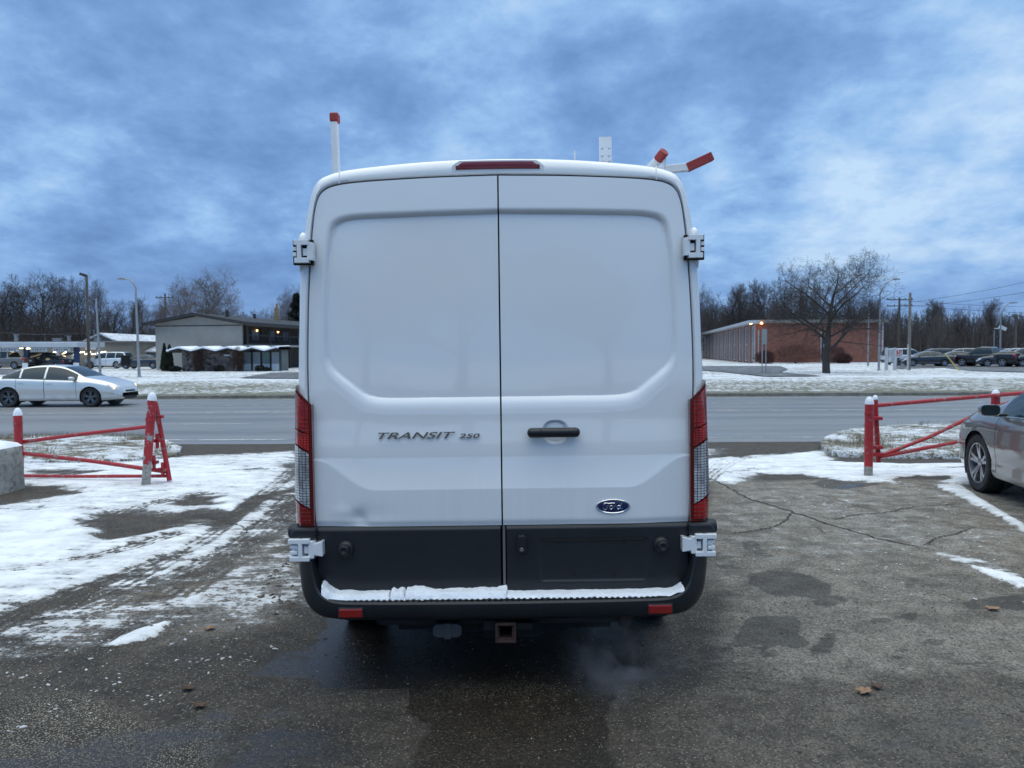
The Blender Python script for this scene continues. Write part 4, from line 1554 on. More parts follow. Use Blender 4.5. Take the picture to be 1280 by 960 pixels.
# ------------------------------------------------------------------ cars
m_paint_o, nt, b = new_mat('car_paint')
oi = nt.node('ShaderNodeObjectInfo'); tc = nt.node('ShaderNodeTexCoord')
sz_ = nt.node('ShaderNodeSeparateXYZ'); nt.link(tc.outputs['Object'], sz_.inputs[0])
dn = nt.noise(tc.outputs['Object'], 3, 5, .6)
salt = nt.math('MULTIPLY', nt.ramp(sz_.outputs[2], .55, .15, 0, .55), nt.ramp(dn, .3, .7, .3, 1))
nt.link(nt.mix(salt, oi.outputs['Color'], (.24, .23, .21, 1)), b.inputs['Base Color'])
b.inputs['Roughness'].default_value = .28; b.inputs['Metallic'].default_value = .45
b.inputs['Coat Weight'].default_value = 1; b.inputs['Coat Roughness'].default_value = .04
m_seam = M('panel_gap', (.012, .012, .012), .7)
m_tail = M('tail_lamp', (.35, .01, .01), .15, coat=.6)
m_tail_lit = M('tail_lamp_lit', (.5, .02, .01), .3, emit=(1, .05, .03), estr=2.2)
m_head = M('head_lamp', (.55, .57, .60), .08, coat=.8)
m_head_lit = M('head_lamp_lit', (.8, .7, .5), .2, emit=(1, .62, .26), estr=3.0)

PROF = {
    'sedan': dict(L=(-2.42, 2.44), axles=(1.47, -1.38), W=.915, zb=.20, r=.335,
        top=[(-2.42, .62), (-2.40, .86), (-2.30, .98), (-2.0, 1.055), (-1.70, 1.09), (-1.45, 1.17), (-1.05, 1.345), (-.70, 1.43), (-.30, 1.465), (.10, 1.46), (.45, 1.40), (.85, 1.235), (1.22, 1.045), (1.5, .985), (1.9, .905), (2.2, .80), (2.38, .68), (2.44, .52)],
        belt=[(-2.42, .60), (-2.3, .90), (-1.7, .985), (-1.0, .985), (0, .95), (1.0, .915), (1.5, .90), (2.2, .72), (2.44, .48)],
        side=[(-1.62, -1.02), (-.96, -.16), (-.10, 1.0)], ws=(.42, 1.20), back=(-1.66, -.95), doors=[(-1.10, -.14), (-.12, .98)], trim=None),
    'suv': dict(L=(-2.45, 2.45), axles=(1.48, -1.42), W=.96, zb=.26, r=.375,
        top=[(-2.45, .62), (-2.44, 1.0), (-2.36, 1.30), (-2.20, 1.62), (-2.0, 1.735), (-1.2, 1.78), (-.3, 1.78), (.3, 1.73), (.7, 1.55), (1.15, 1.20), (1.45, 1.13), (1.9, 1.08), (2.25, .99), (2.40, .84), (2.45, .6)],
        belt=[(-2.45, .60), (-2.38, 1.05), (-1.7, 1.10), (0, 1.07), (1.0, 1.04), (1.5, 1.02), (2.2, .88), (2.45, .56)],
        side=[(-2.18, -1.32), (-1.25, -.30), (-.22, .95)], ws=(.42, 1.12), back=(-2.44, -2.10), doors=[(-1.28, -.28), (-.24, .95)], trim=None),
    'pickup': dict(L=(-2.85, 2.75), axles=(1.75, -1.75), W=.98, zb=.32, r=.40,
        top=[(-2.85, .7), (-2.84, 1.22), (-1.2, 1.24), (-.98, 1.26), (-.90, 1.72), (-.7, 1.86), (.2, 1.88), (.6, 1.80), (1.25, 1.33), (1.6, 1.26), (2.4, 1.20), (2.65, 1.08), (2.75, .7)],
        belt=[(-2.85, .68), (-2.8, 1.16), (-1.0, 1.18), (0, 1.14), (1.2, 1.12), (2.4, 1.06), (2.75, .66)],
        side=[(-.82, -.10), (-.03, 1.05)], ws=(.62, 1.22), back=(-.99, -.86), doors=[(-.85, -.06), (-.04, 1.08)], trim=None),
}


def make_car(name, style, fine=.07, rim=None, lit_tail=False, lit_head=False):
    c = PROF[style]
    root = empty(name)
    x0, x1 = c['L']
    xs = set(np.arange(x0, x1, fine).tolist() + [x1, x0 + .004, x1 - .004])
    for a, b_ in c['doors'] + c['side']:
        xs |= {a, b_, a - .012, b_ + .012}
    xs |= {c['ws'][0], c['ws'][1], c['back'][0], c['back'][1], x0 + .03, x1 - .03, x0 + .08, x1 - .08, x1 - .30, x0 + .25}
    xs = sorted(x for x in xs if x0 <= x <= x1)
    xs = [x for i, x in enumerate(xs) if i == 0 or x - xs[i - 1] > .0035]
    tp = catmull(c['top'], 400); bp = catmull(c['belt'], 200)
    if style == 'pickup': tp = np.array(c['top'])
    rows_key = None
    W = c['W']; zb0 = c['zb']

    def section(x):
        ztop = float(np.interp(x, tp[:, 0], tp[:, 1]))
        zbelt = min(float(np.interp(x, bp[:, 0], bp[:, 1])), ztop - .03)
        h = ztop - zbelt
        e1 = max(0, (x - (x1 - .95)) / .95); e0 = max(0, ((x0 + .85) - x) / .85)
        w_ = W * (1 - .20 * e1 ** 2.4 - .13 * e0 ** 2.6) * (1 - .22 * max(0, (x - (x1 - .16)) / .16) ** 2 - .10 * max(0, ((x0 + .10) - x) / .10) ** 2)
        zb = zb0 + .06 * e1 ** 3 + .10 * e0 ** 3
        inset = .035 + .40 * min(h, .8)
        if style != 'sedan': inset = .035 + .24 * min(h, .8)
        ry = max(.93 * w_ - inset, .3 * w_); rz = ztop - .13 * h - .008
        K = [(0, zb), (.80 * w_, zb), (.945 * w_, zb + .03), (.975 * w_, zb + .10), (.972 * w_, zb + .22), (1.0 * w_, zb * .45 + zbelt * .55), (.992 * w_, zbelt - .15), (.972 * w_, zbelt - .055), (.93 * w_, zbelt)]
        sub = [2, 2, 2, 3, 5, 5, 3, 2]
        pts = []
        K = [(a, min(b_, zbelt - .001 * (8 - i))) for i, (a, b_) in enumerate(K)]
        # bulge over the wheels
        for i in range(8):
            for t in np.linspace(0, 1, sub[i], endpoint=False):
                a, b_ = K[i], K[i + 1]
                pts.append((a[0] + (b_[0] - a[0]) * t, a[1] + (b_[1] - a[1]) * t))
        nbelt = len(pts)
        for t in np.linspace(0, 1, 4, endpoint=False):
            pts.append((.93 * w_ + (ry - .93 * w_) * t + .018 * math.sin(math.pi * t) * min(1, h / .4), zbelt + (rz - zbelt) * t))
        nrail = len(pts)
        pts.append((ry, rz))
        pts.append((ry * .93, ztop - .045 * h - .004))
        pts.append((ry * .6, ztop - .012 * h)); pts.append((ry * .3, ztop - .003 * h)); pts.append((0, ztop))
        return pts, nbelt, nrail, h

    secs = [section(x) for x in xs]
    nbelt, nrail = secs[0][1], secs[0][2]
    nr = len(secs[0][0])
    verts_ = []
    full = nr * 2 - 1
    for x, (pts, *_r) in zip(xs, secs):
        row = [(x, y, z) for y, z in pts] + [(x, -y, z) for y, z in pts[::-1][1:]]
        verts_ += row
    Vv = np.array(verts_)
    ra = c['r'] + .045
    def ins(p): return abs(p[1]) > W * .5 and any(math.hypot(p[0] - a, p[2] - c['r']) < ra for a in c['axles'])
    I = [ins(p) for p in Vv]
    P = {k: [] for k in ('body', 'front_door', 'rear_door', 'side_window', 'windshield', 'rear_window', 'seam', 'headlight', 'tail_light', 'grille', 'bed')}
    for i in range(len(xs) - 1):
        xm = (xs[i] + xs[i + 1]) / 2
        for j in range(full - 1):
            q = (i * full + j, i * full + j + 1, (i + 1) * full + j + 1, (i + 1) * full + j)
            if all(I[k] for k in q): continue
            jj = j if j < nr - 1 else 2 * nr - 3 - j
            left = j < nr - 1
            h = secs[i][3]
            cz = Vv[list(q), 2].mean(); cyy = abs(Vv[list(q), 1].mean())
            part = 'body'
            if nbelt <= jj < nrail and h > .12:
                for a, b_ in c['side']:
                    if a <= xm <= b_: part = 'side_window'
            elif jj > nrail and c['ws'][0] <= xm <= c['ws'][1]: part = 'windshield'
            elif jj > nrail and c['back'][0] <= xm <= c['back'][1]: part = 'rear_window'
            elif 5 <= jj < nbelt and cz > c['zb'] + .10:
                for n_, (a, b_) in enumerate(c['doors']):
                    if a <= xm <= b_: part = 'rear_door' if n_ == 0 else 'front_door'
                    elif a - .013 < xm < a or b_ < xm < b_ + .013: part = 'seam'
            if part == 'body' and jj < nbelt:
                top_b = secs[i][0][nbelt][1]
                if x1 - .42 < xm < x1 - .03 and cz > top_b - .17 - .1 * (xm - x1 + .42) and cyy > .50 * W and cz > .5: part = 'headlight'
                if xm < x0 + .24 and cz > top_b - .20 and cz > .66 and cyy > .45 * W: part = 'tail_light'
            if part == 'side_window':
                pn = [n_ for n_, (a, b_) in enumerate(c['side']) if a <= xm <= b_][0]
                P.setdefault('side_window|%d%s' % (pn, 'L' if left else 'R'), []).append(q)
            elif part in ('front_door', 'rear_door', 'headlight', 'tail_light'):
                P.setdefault(part + ('|L' if left else '|R'), []).append(q)
            else:
                P[part].append(q)
    # end caps
    n0 = list(range(full)); n1 = [(len(xs) - 1) * full + k for k in range(full)]
    P['body'].append(tuple(n0[::-1])); P['body'].append(tuple(n1))
    for k in range(len(Vv)):
        if I[k]:
            for a in c['axles']:
                d = math.hypot(Vv[k][0] - a, Vv[k][2] - c['r'])
                if d < ra:
                    Vv[k][0] = a + (Vv[k][0] - a) * ra / max(d, .001); Vv[k][2] = c['r'] + (Vv[k][2] - c['r']) * ra / max(d, .001)
                    break
    mats = dict(body=m_paint_o, front_door=m_paint_o, rear_door=m_paint_o, side_window=m_glass, windshield=m_glass, rear_window=m_glass, seam=m_seam,
                headlight=m_head, tail_light=m_tail_lit if lit_tail else m_tail, grille=m_plas)
    made = {}
    for key, fl in P.items():
        if not fl: continue
        kind = key.split('|')[0]
        if kind in ('bed', 'seam'): continue
        nseam = 0
        if kind == 'body':
            nseam = len(P['seam']); fl = fl + P['seam']
        used = sorted({k for q in fl for k in q}); mp = {k: n for n, k in enumerate(used)}
        o = link_mesh({'seam': 'panel_seam'}.get(kind, kind), [Vv[k] for k in used], [tuple(mp[k] for k in q) for q in fl], [mats[kind], m_seam] if nseam else mats[kind], root, [0] * (len(fl) - nseam) + [1] * nseam, True, 35)
        import bmesh
        bm = bmesh.new(); bm.from_mesh(o.data)
        for f in bm.faces: f.normal_update()
        ctr = Vector((0, 0, .7))
        bad = [f for f in bm.faces if f.normal.dot((f.calc_center_median() - ctr) * Vector((.15, 1, 1))) < 0 and len(f.verts) == 4]
        bmesh.ops.reverse_faces(bm, faces=bad)
        bm.to_mesh(o.data); bm.free()
        o.data.set_sharp_from_angle(angle=R(35))
        made[key] = o
    def sidept(x, jf):
        pts = section(x)[0]
        a = pts[int(jf)]
        return a
    # door handles, mirrors, rocker and lower bumper trim, plates
    for s, L in ((1, 'L'), (-1, 'R')):
        for n_, (a, b_) in enumerate(c['doors']):
            dd = made.get(('rear_door|' if n_ == 0 else 'front_door|') + L)
            if not dd: continue
            xh = a + .16; p = sidept(xh, nbelt - 4)
            mb = MB(); mb.box(xh - .09, xh + .09, s * p[0] - .02, s * p[0] + .035 * s if s > 0 else s * p[0] + .02, p[1] - .012, p[1] + .014) if s > 0 else mb.box(xh - .09, xh + .09, s * p[0] - .035, s * p[0] + .02, p[1] - .012, p[1] + .014)
            mb.build('door_handle', m_paint_o, dd, bevel=.008)
        xm_ = c['side'][-1][1] - .10; p = sidept(xm_, nbelt)
        mb = MB()
        y0 = s * p[0]
        mb.box(xm_ - .02, xm_ + .05, min(y0 - s * .03, y0 + s * .10), max(y0 - s * .03, y0 + s * .10), p[1] + .005, p[1] + .035)
        mr = mb.build('mirror_arm', m_plas, root, bevel=.006)
        mb = MB()
        a_, b_ = sorted((y0 + s * .06, y0 + s * .26))
        rp = []
        for k_ in range(20):
            an = 2 * math.pi * k_ / 20
            rp.append(((a_ + b_) / 2 + (b_ - a_) / 2 * abs(math.cos(an)) ** .5 * (1 if math.cos(an) > 0 else -1), p[1] + .075 + .062 * abs(math.sin(an)) ** .6 * (1 if math.sin(an) > 0 else -1)))
        mcy, mcz = (a_ + b_) / 2, p[1] + .075
        mb.grid([[(xm_ + dx_, mcy + (q_[0] - mcy) * k2, mcz + (q_[1] - mcz) * k2) for q_ in rp + rp[:1]] for dx_, k2 in ((-.045, .93), (-.05, .98), (-.03, 1.0), (.02, 1.0), (.06, .85), (.085, .5), (.09, .01))])
        mm = mb.build('wing_mirror', m_paint_o, root)
        mb = MB(); mb.prism([(mcy + (q_[0] - mcy) * .93, mcz + (q_[1] - mcz) * .93) for q_ in rp], 'X', xm_ - .046, xm_ - .036)
        mb.build('mirror_glass', m_glass, mm)
        # window trim line
        mb = MB()
        tr = []
        for x in np.linspace(c['side'][0][0], c['side'][-1][1], 30):
            q = section(x)[0][nbelt]; tr.append((x, s * (q[0] + .004), q[1] + .006))
        mb.tube(tr, .008, 5); mb.build('window_trim', m_darkchrome if style == 'sedan' else m_plas, root)
        for x_ in (c['side'][i_][1] + .03 for i_ in range(len(c['side']) - 1)):
            mb = MB()
            q0, q1 = section(x_)[0][nbelt], section(x_)[0][nrail]
            mb.quad((x_ - .035, s * (q0[0] + .003), q0[1] + .004), (x_ + .03, s * (q0[0] + .003), q0[1] + .004), (x_ + .02, s * (q1[0] + .009), q1[1] - .015), (x_ - .035, s * (q1[0] + .009), q1[1] - .015))
            mb.build('door_pillar', m_plas, root, fix=False)
    if lit_head:
        for s in (-1, 1):
            mb = MB(); mb.lathe([(.0, .05), (.06, .045), (.09, .0), (.06, -.03)], (x1 - .25, s * (W * .845), .665), 'Y' , 14)
            mb.build('lit_lamp', m_head_lit, root)
    # lower front intake and rear bumper insert
    mb = MB()
    xf = x1 - .02
    mb.box(x1 - .30, x1 + .004, -.46, .46, .25, .36)
    mb.box(x1 - .30, x1 + .006, -.34, .34, .50, .57)
    mb.build('front_intake', m_plas, root, bevel=.02)
    mb = MB(); mb.box(x0 - .006, x0 + .2, -.55, .55, c['zb'] + .03, c['zb'] + .16)
    mb.build('rear_valance', m_plas, root, bevel=.02)
    mb = MB(); mb.box(x0 - .012, x0 + .05, -.155, .155, .80 if style != 'sedan' else .74, .95 if style != 'sedan' else .89)
    mb.build('number_plate', M('plate_white', (.55, .56, .58), .5), root, bevel=.004)
    mb = MB()
    mb.box(x0 + .25, x1 - .3, -W * .75, W * .75, c['zb'] + .01, c['zb'] + .10)
    for a in c['axles']:
        for s in (-1, 1):
            PP = []
            for k in range(21):
                an = math.pi * k / 20 * 1.3 - math.pi * .15
                PP.append([(a + ra * math.cos(an), s * W * .55, c['r'] + ra * math.sin(an)), (a + ra * math.cos(an), s * W * .965, c['r'] + ra * math.sin(an))])
            mb.grid(PP)
            mb.quad((a - ra, s * W * .55, .2), (a + ra, s * W * .55, .2), (a + ra, s * W * .55, .85), (a - ra, s * W * .55, .85))
    mb.build('underbody', m_under, root)
    for a in c['axles']:
        for s in (-1, 1):
            wheel(root, (a, s * (W - .125), c['r']), c['r'], .215, s, .70, rim or M('alloy_rim', (.42, .43, .45), .3, metal=.9), 5, axis='Y')
    return root


def paint(root, col):
    def rec(o):
        o.color = tuple(col) + (1,)
        for ch in o.children: rec(ch)
    rec(root)


def place(root, x, y, z, rz, col, label, cat='car', group=None):
    root.location = (x, y, z); root.rotation_euler = (0, 0, R(rz))
    paint(root, col)
    tag(root, label, cat, group)
    return root


# silver car at the right edge
silver = make_car('parked_car', 'sedan', .035, M('machined_rim', (.38, .39, .41), .28, metal=.9))
hd = 80.5
fw = Vector((math.cos(R(hd)), math.sin(R(hd)))); lf = Vector((-fw.y, fw.x))
wp_ = Vector((5.42, 8.93)); 
pos = wp_ - fw * 1.47 - lf * (.915 - .02)
place(silver, pos.x, pos.y, 0.0, hd, (.20, .18, .16), 'silver grey sedan at the right edge, its front left wheel on snow')
# white car driving on the road
white = make_car('moving_car', 'sedan', .05, M('dark_alloy', (.16, .165, .17), .35, metal=.8), lit_head=True)
place(white, -16.15, 27.6, ROAD_Z + .004, 0, (.74, .73, .69), 'white sedan driving along the road with its headlight lit')

# ------------------------------------------------------------------ gates, posts, kerbed islands near the lot
def worn(name, col, under, amt, scale=14):
    m, nt, b = new_mat(name)
    tc = nt.node('ShaderNodeTexCoord')
    n = nt.noise(tc.outputs['Object'], scale, 6, .65)
    n2 = nt.noise(tc.outputs['Object'], 3, 3, .5)
    f = nt.ramp(nt.math('ADD', n, nt.math('MULTIPLY', n2, .3)), .80 - amt, .84 - amt, 0, 1)
    nt.link(nt.mix(f, tuple(col) + (1,), tuple(under) + (1,)), b.inputs['Base Color'])
    b.inputs['Roughness'].default_value = .5
    nt.link(nt.bump(f, .6, .002), b.inputs['Normal'])
    return m


m_red = worn('red_gate_paint', (.38, .022, .028), (.20, .18, .17), .06)
m_redworn = worn('chipped_red_paint', (.36, .02, .026), (.30, .30, .30), .12, 9)
m_postbase = M('bare_post_base', (.34, .33, .30), .8, var=.4, vscale=12, dirt=(.12, .10, .08), dirtamt=.3)


def snowcap(p, r, par, h=.10, name='snow_cap', lean=Vector((0, 0, 1))):
    mb = MB()
    mb.lathe([(.0, h), (r * .35, h * .96), (r * .75, h * .72), (r * 1.02, h * .30), (r * 1.05, 0), (r * .9, -.01)], (0, 0, 0), 'Z', 20)
    o = mb.build(name, m_snowblk, par)
    o.location = p
    o.rotation_euler = lean.to_track_quat('Z', 'Y').to_euler()
    return o


def zg(Y): return float(zroad(Y))


# left: leaning post with the gate hooked on it
Yp = 9.55
b0 = at(182, 608, Yp); b0.z = zg(Yp) - .02
t0 = at(190, 500, Yp)
lp = empty('leaning_post', b0, 0, 'leaning red steel post with chipped paint and snow cap, left of the van', 'post')
d = (t0 - b0); dn_ = d.normalized()
mb = MB()
mb.tube([Vector((0, 0, 0)), dn_ * .30], .052, 20); mb.build('post_base', m_postbase, lp)
mb = MB()
mb.tube([dn_ * .30, d], .052, 20)
mb.tube([dn_ * .86 + Vector((0, 0, -.02)), dn_ * .88], .062, 20)
mb.build('post_shaft', m_redworn, lp)
snowcap(d, .053, lp, .10, lean=dn_)


def gate(name, label, pts, posts=()):
    "pts: list of (tube points, radius)"
    root = empty(name, pts[0][0][0], 0, label, 'gate')
    o0 = Vector(pts[0][0][0])
    for nm, P_, r_ in [(p[2], p[0], p[1]) for p in pts]:
        mb = MB(); mb.tube([Vector(q) - o0 for q in P_], r_, 14)
        mb.build(nm, m_red, root)
    return root


Yg = 9.75
A = lambda x, y, Y=Yg: at(x, y, Y)
gl = gate('barrier_gate', 'red tubular swing gate tapering from the concrete block to the leaning post',
          [([A(212, 601), A(196, 512), A(194, 503)], .030, 'end_upright'),
           ([A(188, 533), A(100, 543, 10.0), A(-30, 560, 10.4)], .025, 'top_rail'),
           ([A(210, 590), A(120, 577, 10.0), A(-30, 560, 10.3)], .026, 'diagonal_rail'),
           ([A(210, 595), A(90, 595.5, 10.0), A(-30, 594, 10.3)], .021, 'bottom_rail')])
o0 = gl.location.copy()
for (x, y, w_) in ((197, 521, .09), (192, 578, .07), (203, 587, .07), (196, 551, .06)):
    c = A(x, y, 9.68) - o0
    mb = MB(); mb.box(c.x - w_, c.x + w_ * .7, c.y - .02, c.y + .05, c.z - .02, c.z + .02); mb.box(c.x - .012, c.x + .012, c.y - .02, c.y + .04, c.z - .10, c.z + .09)
    mb.build('hinge_bolt', m_red, gl, bevel=.005)
# concrete block on the far left with a red post behind it
cb0 = at(-18, 617, 8.95)
cb = empty('concrete_block', (at(31, 600, 9.4).x - .285, 9.15, 0), 0, 'weathered concrete block capped with snow at the left edge', 'concrete block')
mb = MB()
P = []
for z_, k in ((-.03, 1.04), (.05, 1.03), (.3, 1.0), (.50, .98), (.53, .94)):
    row = []
    for a in np.linspace(0, 2 * math.pi, 61):
        c_, s_ = math.cos(a), math.sin(a)
        e_ = .28
        x = .28 * k * abs(c_) ** e_ * (1 if c_ > 0 else -1); y = .30 * k * abs(s_) ** e_ * (1 if s_ > 0 else -1)
        nn_ = mnoise.noise(Vector((x * 6, y * 6, z_ * 5))) * .016 + mnoise.noise(Vector((x * 22, y * 22, z_ * 22))) * .006
        row.append((x * (1 + nn_ * 2) - (.018 if abs(x - .12) < .03 and y < 0 else 0) * 0, y + nn_ + (.03 if abs(x - .13) < .035 and y < -.2 else 0), z_))
    P.append(row)
P.append([(0, 0, .53)] * 61)
mb.grid(P)
m_conc = M('weathered_concrete', (.36, .35, .32), .9, var=.35, vscale=5, bump=.012, bscale=28, dirt=(.12, .115, .10), dirtamt=.33)
mb.build('block', m_conc, cb, sharp=50)
mb = MB()
P = []
for i in range(15):
    row = []
    for j in range(15):
        x = -.26 + .52 * i / 14; y = -.27 + .54 * j / 14
        e_ = min(1, 6 * min(i, 14 - i, j, 14 - j) / 14)
        row.append((x, y, .528 + .11 * e_ ** .5 * (1 - .35 * (i / 14)) * (.85 + .4 * mnoise.noise(Vector((x * 7, y * 7, 2))))))
    P.append(row)
mb.grid(P); mb.build('snow_cap', m_snowblk, cb)


def red_post(px, top, Y, r, label, z_top=None, capr=None, base=True):
    x = ax(px, Y); t = at(px, top, Y)
    z0 = zg(Y) - .02
    root = empty('steel_post', (x, Y, z0), 0, label, 'post')
    h = t.z - z0
    mb = MB(); mb.tube([(0, 0, .16 if base else 0), (0, 0, h - .07)], r, 20)
    mb.tube([(0, 0, h * .80), (0, 0, h * .815)], r * 1.12, 20)
    mb.build('post_shaft', m_red, root)
    if base:
        mb = MB(); mb.tube([(0, 0, 0), (0, 0, .16)], r * .99, 20); mb.build('post_base', m_postbase, root)
    snowcap(Vector((0, 0, h - .075)), r, root, .10)
    return root


red_post(20.5, 512, 10.15, .052, 'upright red steel post behind the concrete block')
red_post(1087.5, 498, 10.1, .055, 'red steel post with a snow cap carrying the right gate')
red_post(1245.5, 489, 10.6, .055, 'red steel post behind the silver car')
Yr = 10.2
gr = gate('barrier_gate', 'red tubular swing gate spreading right behind the silver car',
          [([A(1094, 497, Yr), A(1095, 520, Yr), A(1098, 578, Yr)], .032, 'end_upright'),
           ([A(1095, 507, Yr), A(1180, 499.5, 10.4), A(1330, 487, 10.7)], .027, 'top_rail'),
           ([A(1100, 570, Yr), A(1160, 547, 10.35), A(1235, 511, 10.5), A(1330, 484, 10.7)], .025, 'diagonal_rail'),
           ([A(1100, 571, Yr), A(1205, 551, 10.4), A(1330, 528, 10.7)], .025, 'bottom_rail')])
o0 = gr.location.copy()
for (x, y) in ((1093, 523), (1094, 559), (1096, 568)):
    c = A(x, y, 10.12) - o0
    mb = MB(); mb.box(c.x - .08, c.x + .10, c.y - .03, c.y + .06, c.z - .022, c.z + .022)
    mb.build('hinge_bracket', m_red, gr, bevel=.006)
snowcap(A(1094, 499, Yr) - o0, .034, gr, .055)


# kerbed grass islands between lot and road
def island(name, poly, z0, h, seed):
    P = catmull(np.array(poly + [poly[0]], float), 200)[:-1]
    xs = np.arange(P[:, 0].min(), P[:, 0].max() + .06, .07); ys_ = np.arange(P[:, 1].min(), P[:, 1].max() + .06, .07)
    X, Y = np.meshgrid(xs, ys_)
    d = sdf(X, Y, P[::2])
    base = zroad(Y)
    Z = base + h * sstep((d - .0) / .18) + .05 * sstep((d - .3) / 1.0) + (vnoise(X, Y, 2.2, seed, 4) - .5) * .08 * sstep(d / .5)
    ok = d > -.10
    idx = -np.ones(X.shape, int); vs = []
    fs = []
    for i in range(X.shape[0]):
        for j in range(X.shape[1]):
            pass
    k = 0
    keep = np.zeros(X.shape, bool)
    cell = ok[:-1, :-1] & ok[1:, :-1] & ok[:-1, 1:] & ok[1:, 1:]
    keep[:-1, :-1] |= cell; keep[1:, :-1] |= cell; keep[:-1, 1:] |= cell; keep[1:, 1:] |= cell
    idx[keep] = np.arange(keep.sum())
    vs = np.stack([X[keep], Y[keep], Z[keep]], 1)
    ci, cj = np.where(cell)
    fs = np.stack([idx[ci, cj], idx[ci, cj + 1], idx[ci + 1, cj + 1], idx[ci + 1, cj]], 1)
    o = link_mesh(name, vs, fs.tolist(), m_island, None, None, True)
    # stone kerb round it
    return tag(o, kind='structure'), P


m_island, nt, b = new_mat('island_turf')
tc = nt.node('ShaderNodeTexCoord'); v = tc.outputs['Object']
na = nt.noise(nt.mapping(v, scale=(1, 1.3, 1)), 3.2, 8, .72)
nb = nt.noise(v, .8, 3, .5); nc = nt.noise(v, 38, 4, .65)
f = nt.math('ADD', nt.math('MULTIPLY', na, .5), nt.math('ADD', nt.math('MULTIPLY', nb, .28), nt.math('MULTIPLY', nc, .26)))
sn = nt.ramp(f, .475, .585, 0, 1)
gcol = nt.mix(nt.ramp(nc, .35, .65, 0, 1), (.075, .062, .035, 1), (.22, .19, .12, 1))
nt.link(nt.mix(sn, gcol, (.76, .79, .83, 1)), b.inputs['Base Color'])
b.inputs['Roughness'].default_value = .9
nt.link(nt.bump(nt.math('ADD', na, nc), 1.0, .03), b.inputs['Normal'])
g = lambda x, y: tuple(gnd(x, y, -.12)[:2])
isl_l, pl_ = island('grass_island', [g(222, 557), g(205, 572), g(150, 578), g(60, 580), g(-60, 582), g(-400, 582), g(-1400, 580), g(-1400, 556), g(-400, 549), g(0, 546), g(100, 544), g(190, 546)], -.1, .10, 71)
isl_r, pr_ = island('grass_island', [g(1031, 553), g(1036, 563), g(1060, 571), g(1120, 573), g(1300, 574), g(1800, 574), g(2800, 572), g(2800, 548), g(1700, 537), g(1280, 532), g(1130, 532), g(1070, 537), g(1040, 545)], -.1, .13, 72)
for P_, hh in ((pr_, .10), (pl_, .06)):
    L = [(p[0], p[1], float(zroad(p[1])) + hh * .45) for p in P_]
    mb = MB()
    n = len(L)
    C_ = P_.mean(0)
    ring_o = []
    for k in range(n):
        a = np.array(P_[(k - 1) % n]); b_ = np.array(P_[(k + 1) % n]); t = (b_ - a) / max(np.linalg.norm(b_ - a), 1e-6)
        nrm = np.array([t[1], -t[0]])
        if (nrm @ (P_[k] - C_)) < 0 and False: nrm = -nrm
        z0 = float(zroad(P_[k][1]))
        wob = 1 + .12 * mnoise.noise(Vector((P_[k][0] * 3, P_[k][1] * 3, 0)))
        pr = [(-.08, -.05), (-.075, hh * .8 * wob), (-.05, hh * wob), (.06, hh * wob), (.08, hh * .8), (.08, -.05)]
        ring_o.append([(P_[k][0] + nrm[0] * q[0], P_[k][1] + nrm[1] * q[0], z0 + q[1]) for q in pr])
    ring_o.append(ring_o[0])
    mb.grid(ring_o)
    tag(mb.build('kerb', m_island, sharp=50), kind='structure')


# dry grass blades on the islands, as stuff
def blades(P_, n, seed, hh):
    r_ = np.random.default_rng(seed)
    mb = MB()
    lo = P_.min(0); hi = P_.max(0)
    lo = np.maximum(lo, [-13, 0]); hi = np.minimum(hi, [14, 99])
    cnt = 0
    pts = r_.random((n * 4, 2)) * (hi - lo) + lo
    d = sdf(pts[:, 0], pts[:, 1], P_[::3])
    nn_ = vnoise(pts[:, 0], pts[:, 1], 1.1, seed + 5, 3)
    pts = pts[(d > .05) & (nn_ > .5)][:n]
    for x, y in pts:
        z = float(zroad(y)) + hh + .02
        a = r_.random() * 6.28; l = .03 + .07 * r_.random(); lean = .6 * r_.random()
        dx, dy = math.cos(a), math.sin(a); w_ = .0035
        mb.add([(x - dy * w_, y + dx * w_, z), (x + dy * w_, y - dx * w_, z), (x + dx * l * lean, y + dy * l * lean, z + l)], [(0, 1, 2)])
    return mb


bl = blades(pr_, 9000, 3, .13)
tag(bl.build('dry_grass', M('dead_grass', (.20, .165, .095), .9, var=.4, vscale=2), fix=False), 'short dry grass poking through snow on the right island', 'grass', kind='stuff')
bl = blades(pl_, 9000, 4, .09)
tag(bl.build('dry_grass', MATS['dead_grass'], fix=False), 'short dry grass poking through snow on the left island', 'grass', kind='stuff')

# ------------------------------------------------------------------ cracks in the old asphalt: thin dark ribbons of dirt just above the surface
m_crack = M('crack_fill', (.036, .032, .027), .9, var=.5, vscale=9)
def crack(pts, w0, seed):
    P = catmull(gpoly(pts), 90)
    r_ = np.random.default_rng(seed)
    mb = MB(); row = []
    n = len(P)
    ph = r_.random() * 50
    for k in range(n):
        t = (P[min(k + 1, n - 1)] - P[max(k - 1, 0)]); t = t / max(np.linalg.norm(t), 1e-6)
        nm = np.array([-t[1], t[0]])
        c = P[k] + nm * (.035 * (mnoise.noise(Vector((k * .35 + ph, 0, 0)))) + .02 * mnoise.noise(Vector((k * 1.3 + ph, 4, 0))))
        w_ = w0 * .8 * (.45 + .9 * abs(mnoise.noise(Vector((k * .8, ph, 0))))) * min(1, (n - 1 - k) / 12 + .12) * min(1, k / 6 + .25)
        z = float(zroad(c[1])) + .004
        zi = float(np.interp(c[1], gy, GZ[:, np.argmin(np.abs(gx - c[0]))])) + .004
        row.append([(c[0] - nm[0] * w_, c[1] - nm[1] * w_, zi), (c[0] + nm[0] * w_, c[1] + nm[1] * w_, zi)])
    mb.grid(row)
    o = mb.build('pavement_crack', m_crack)
    tag(o, kind='structure')


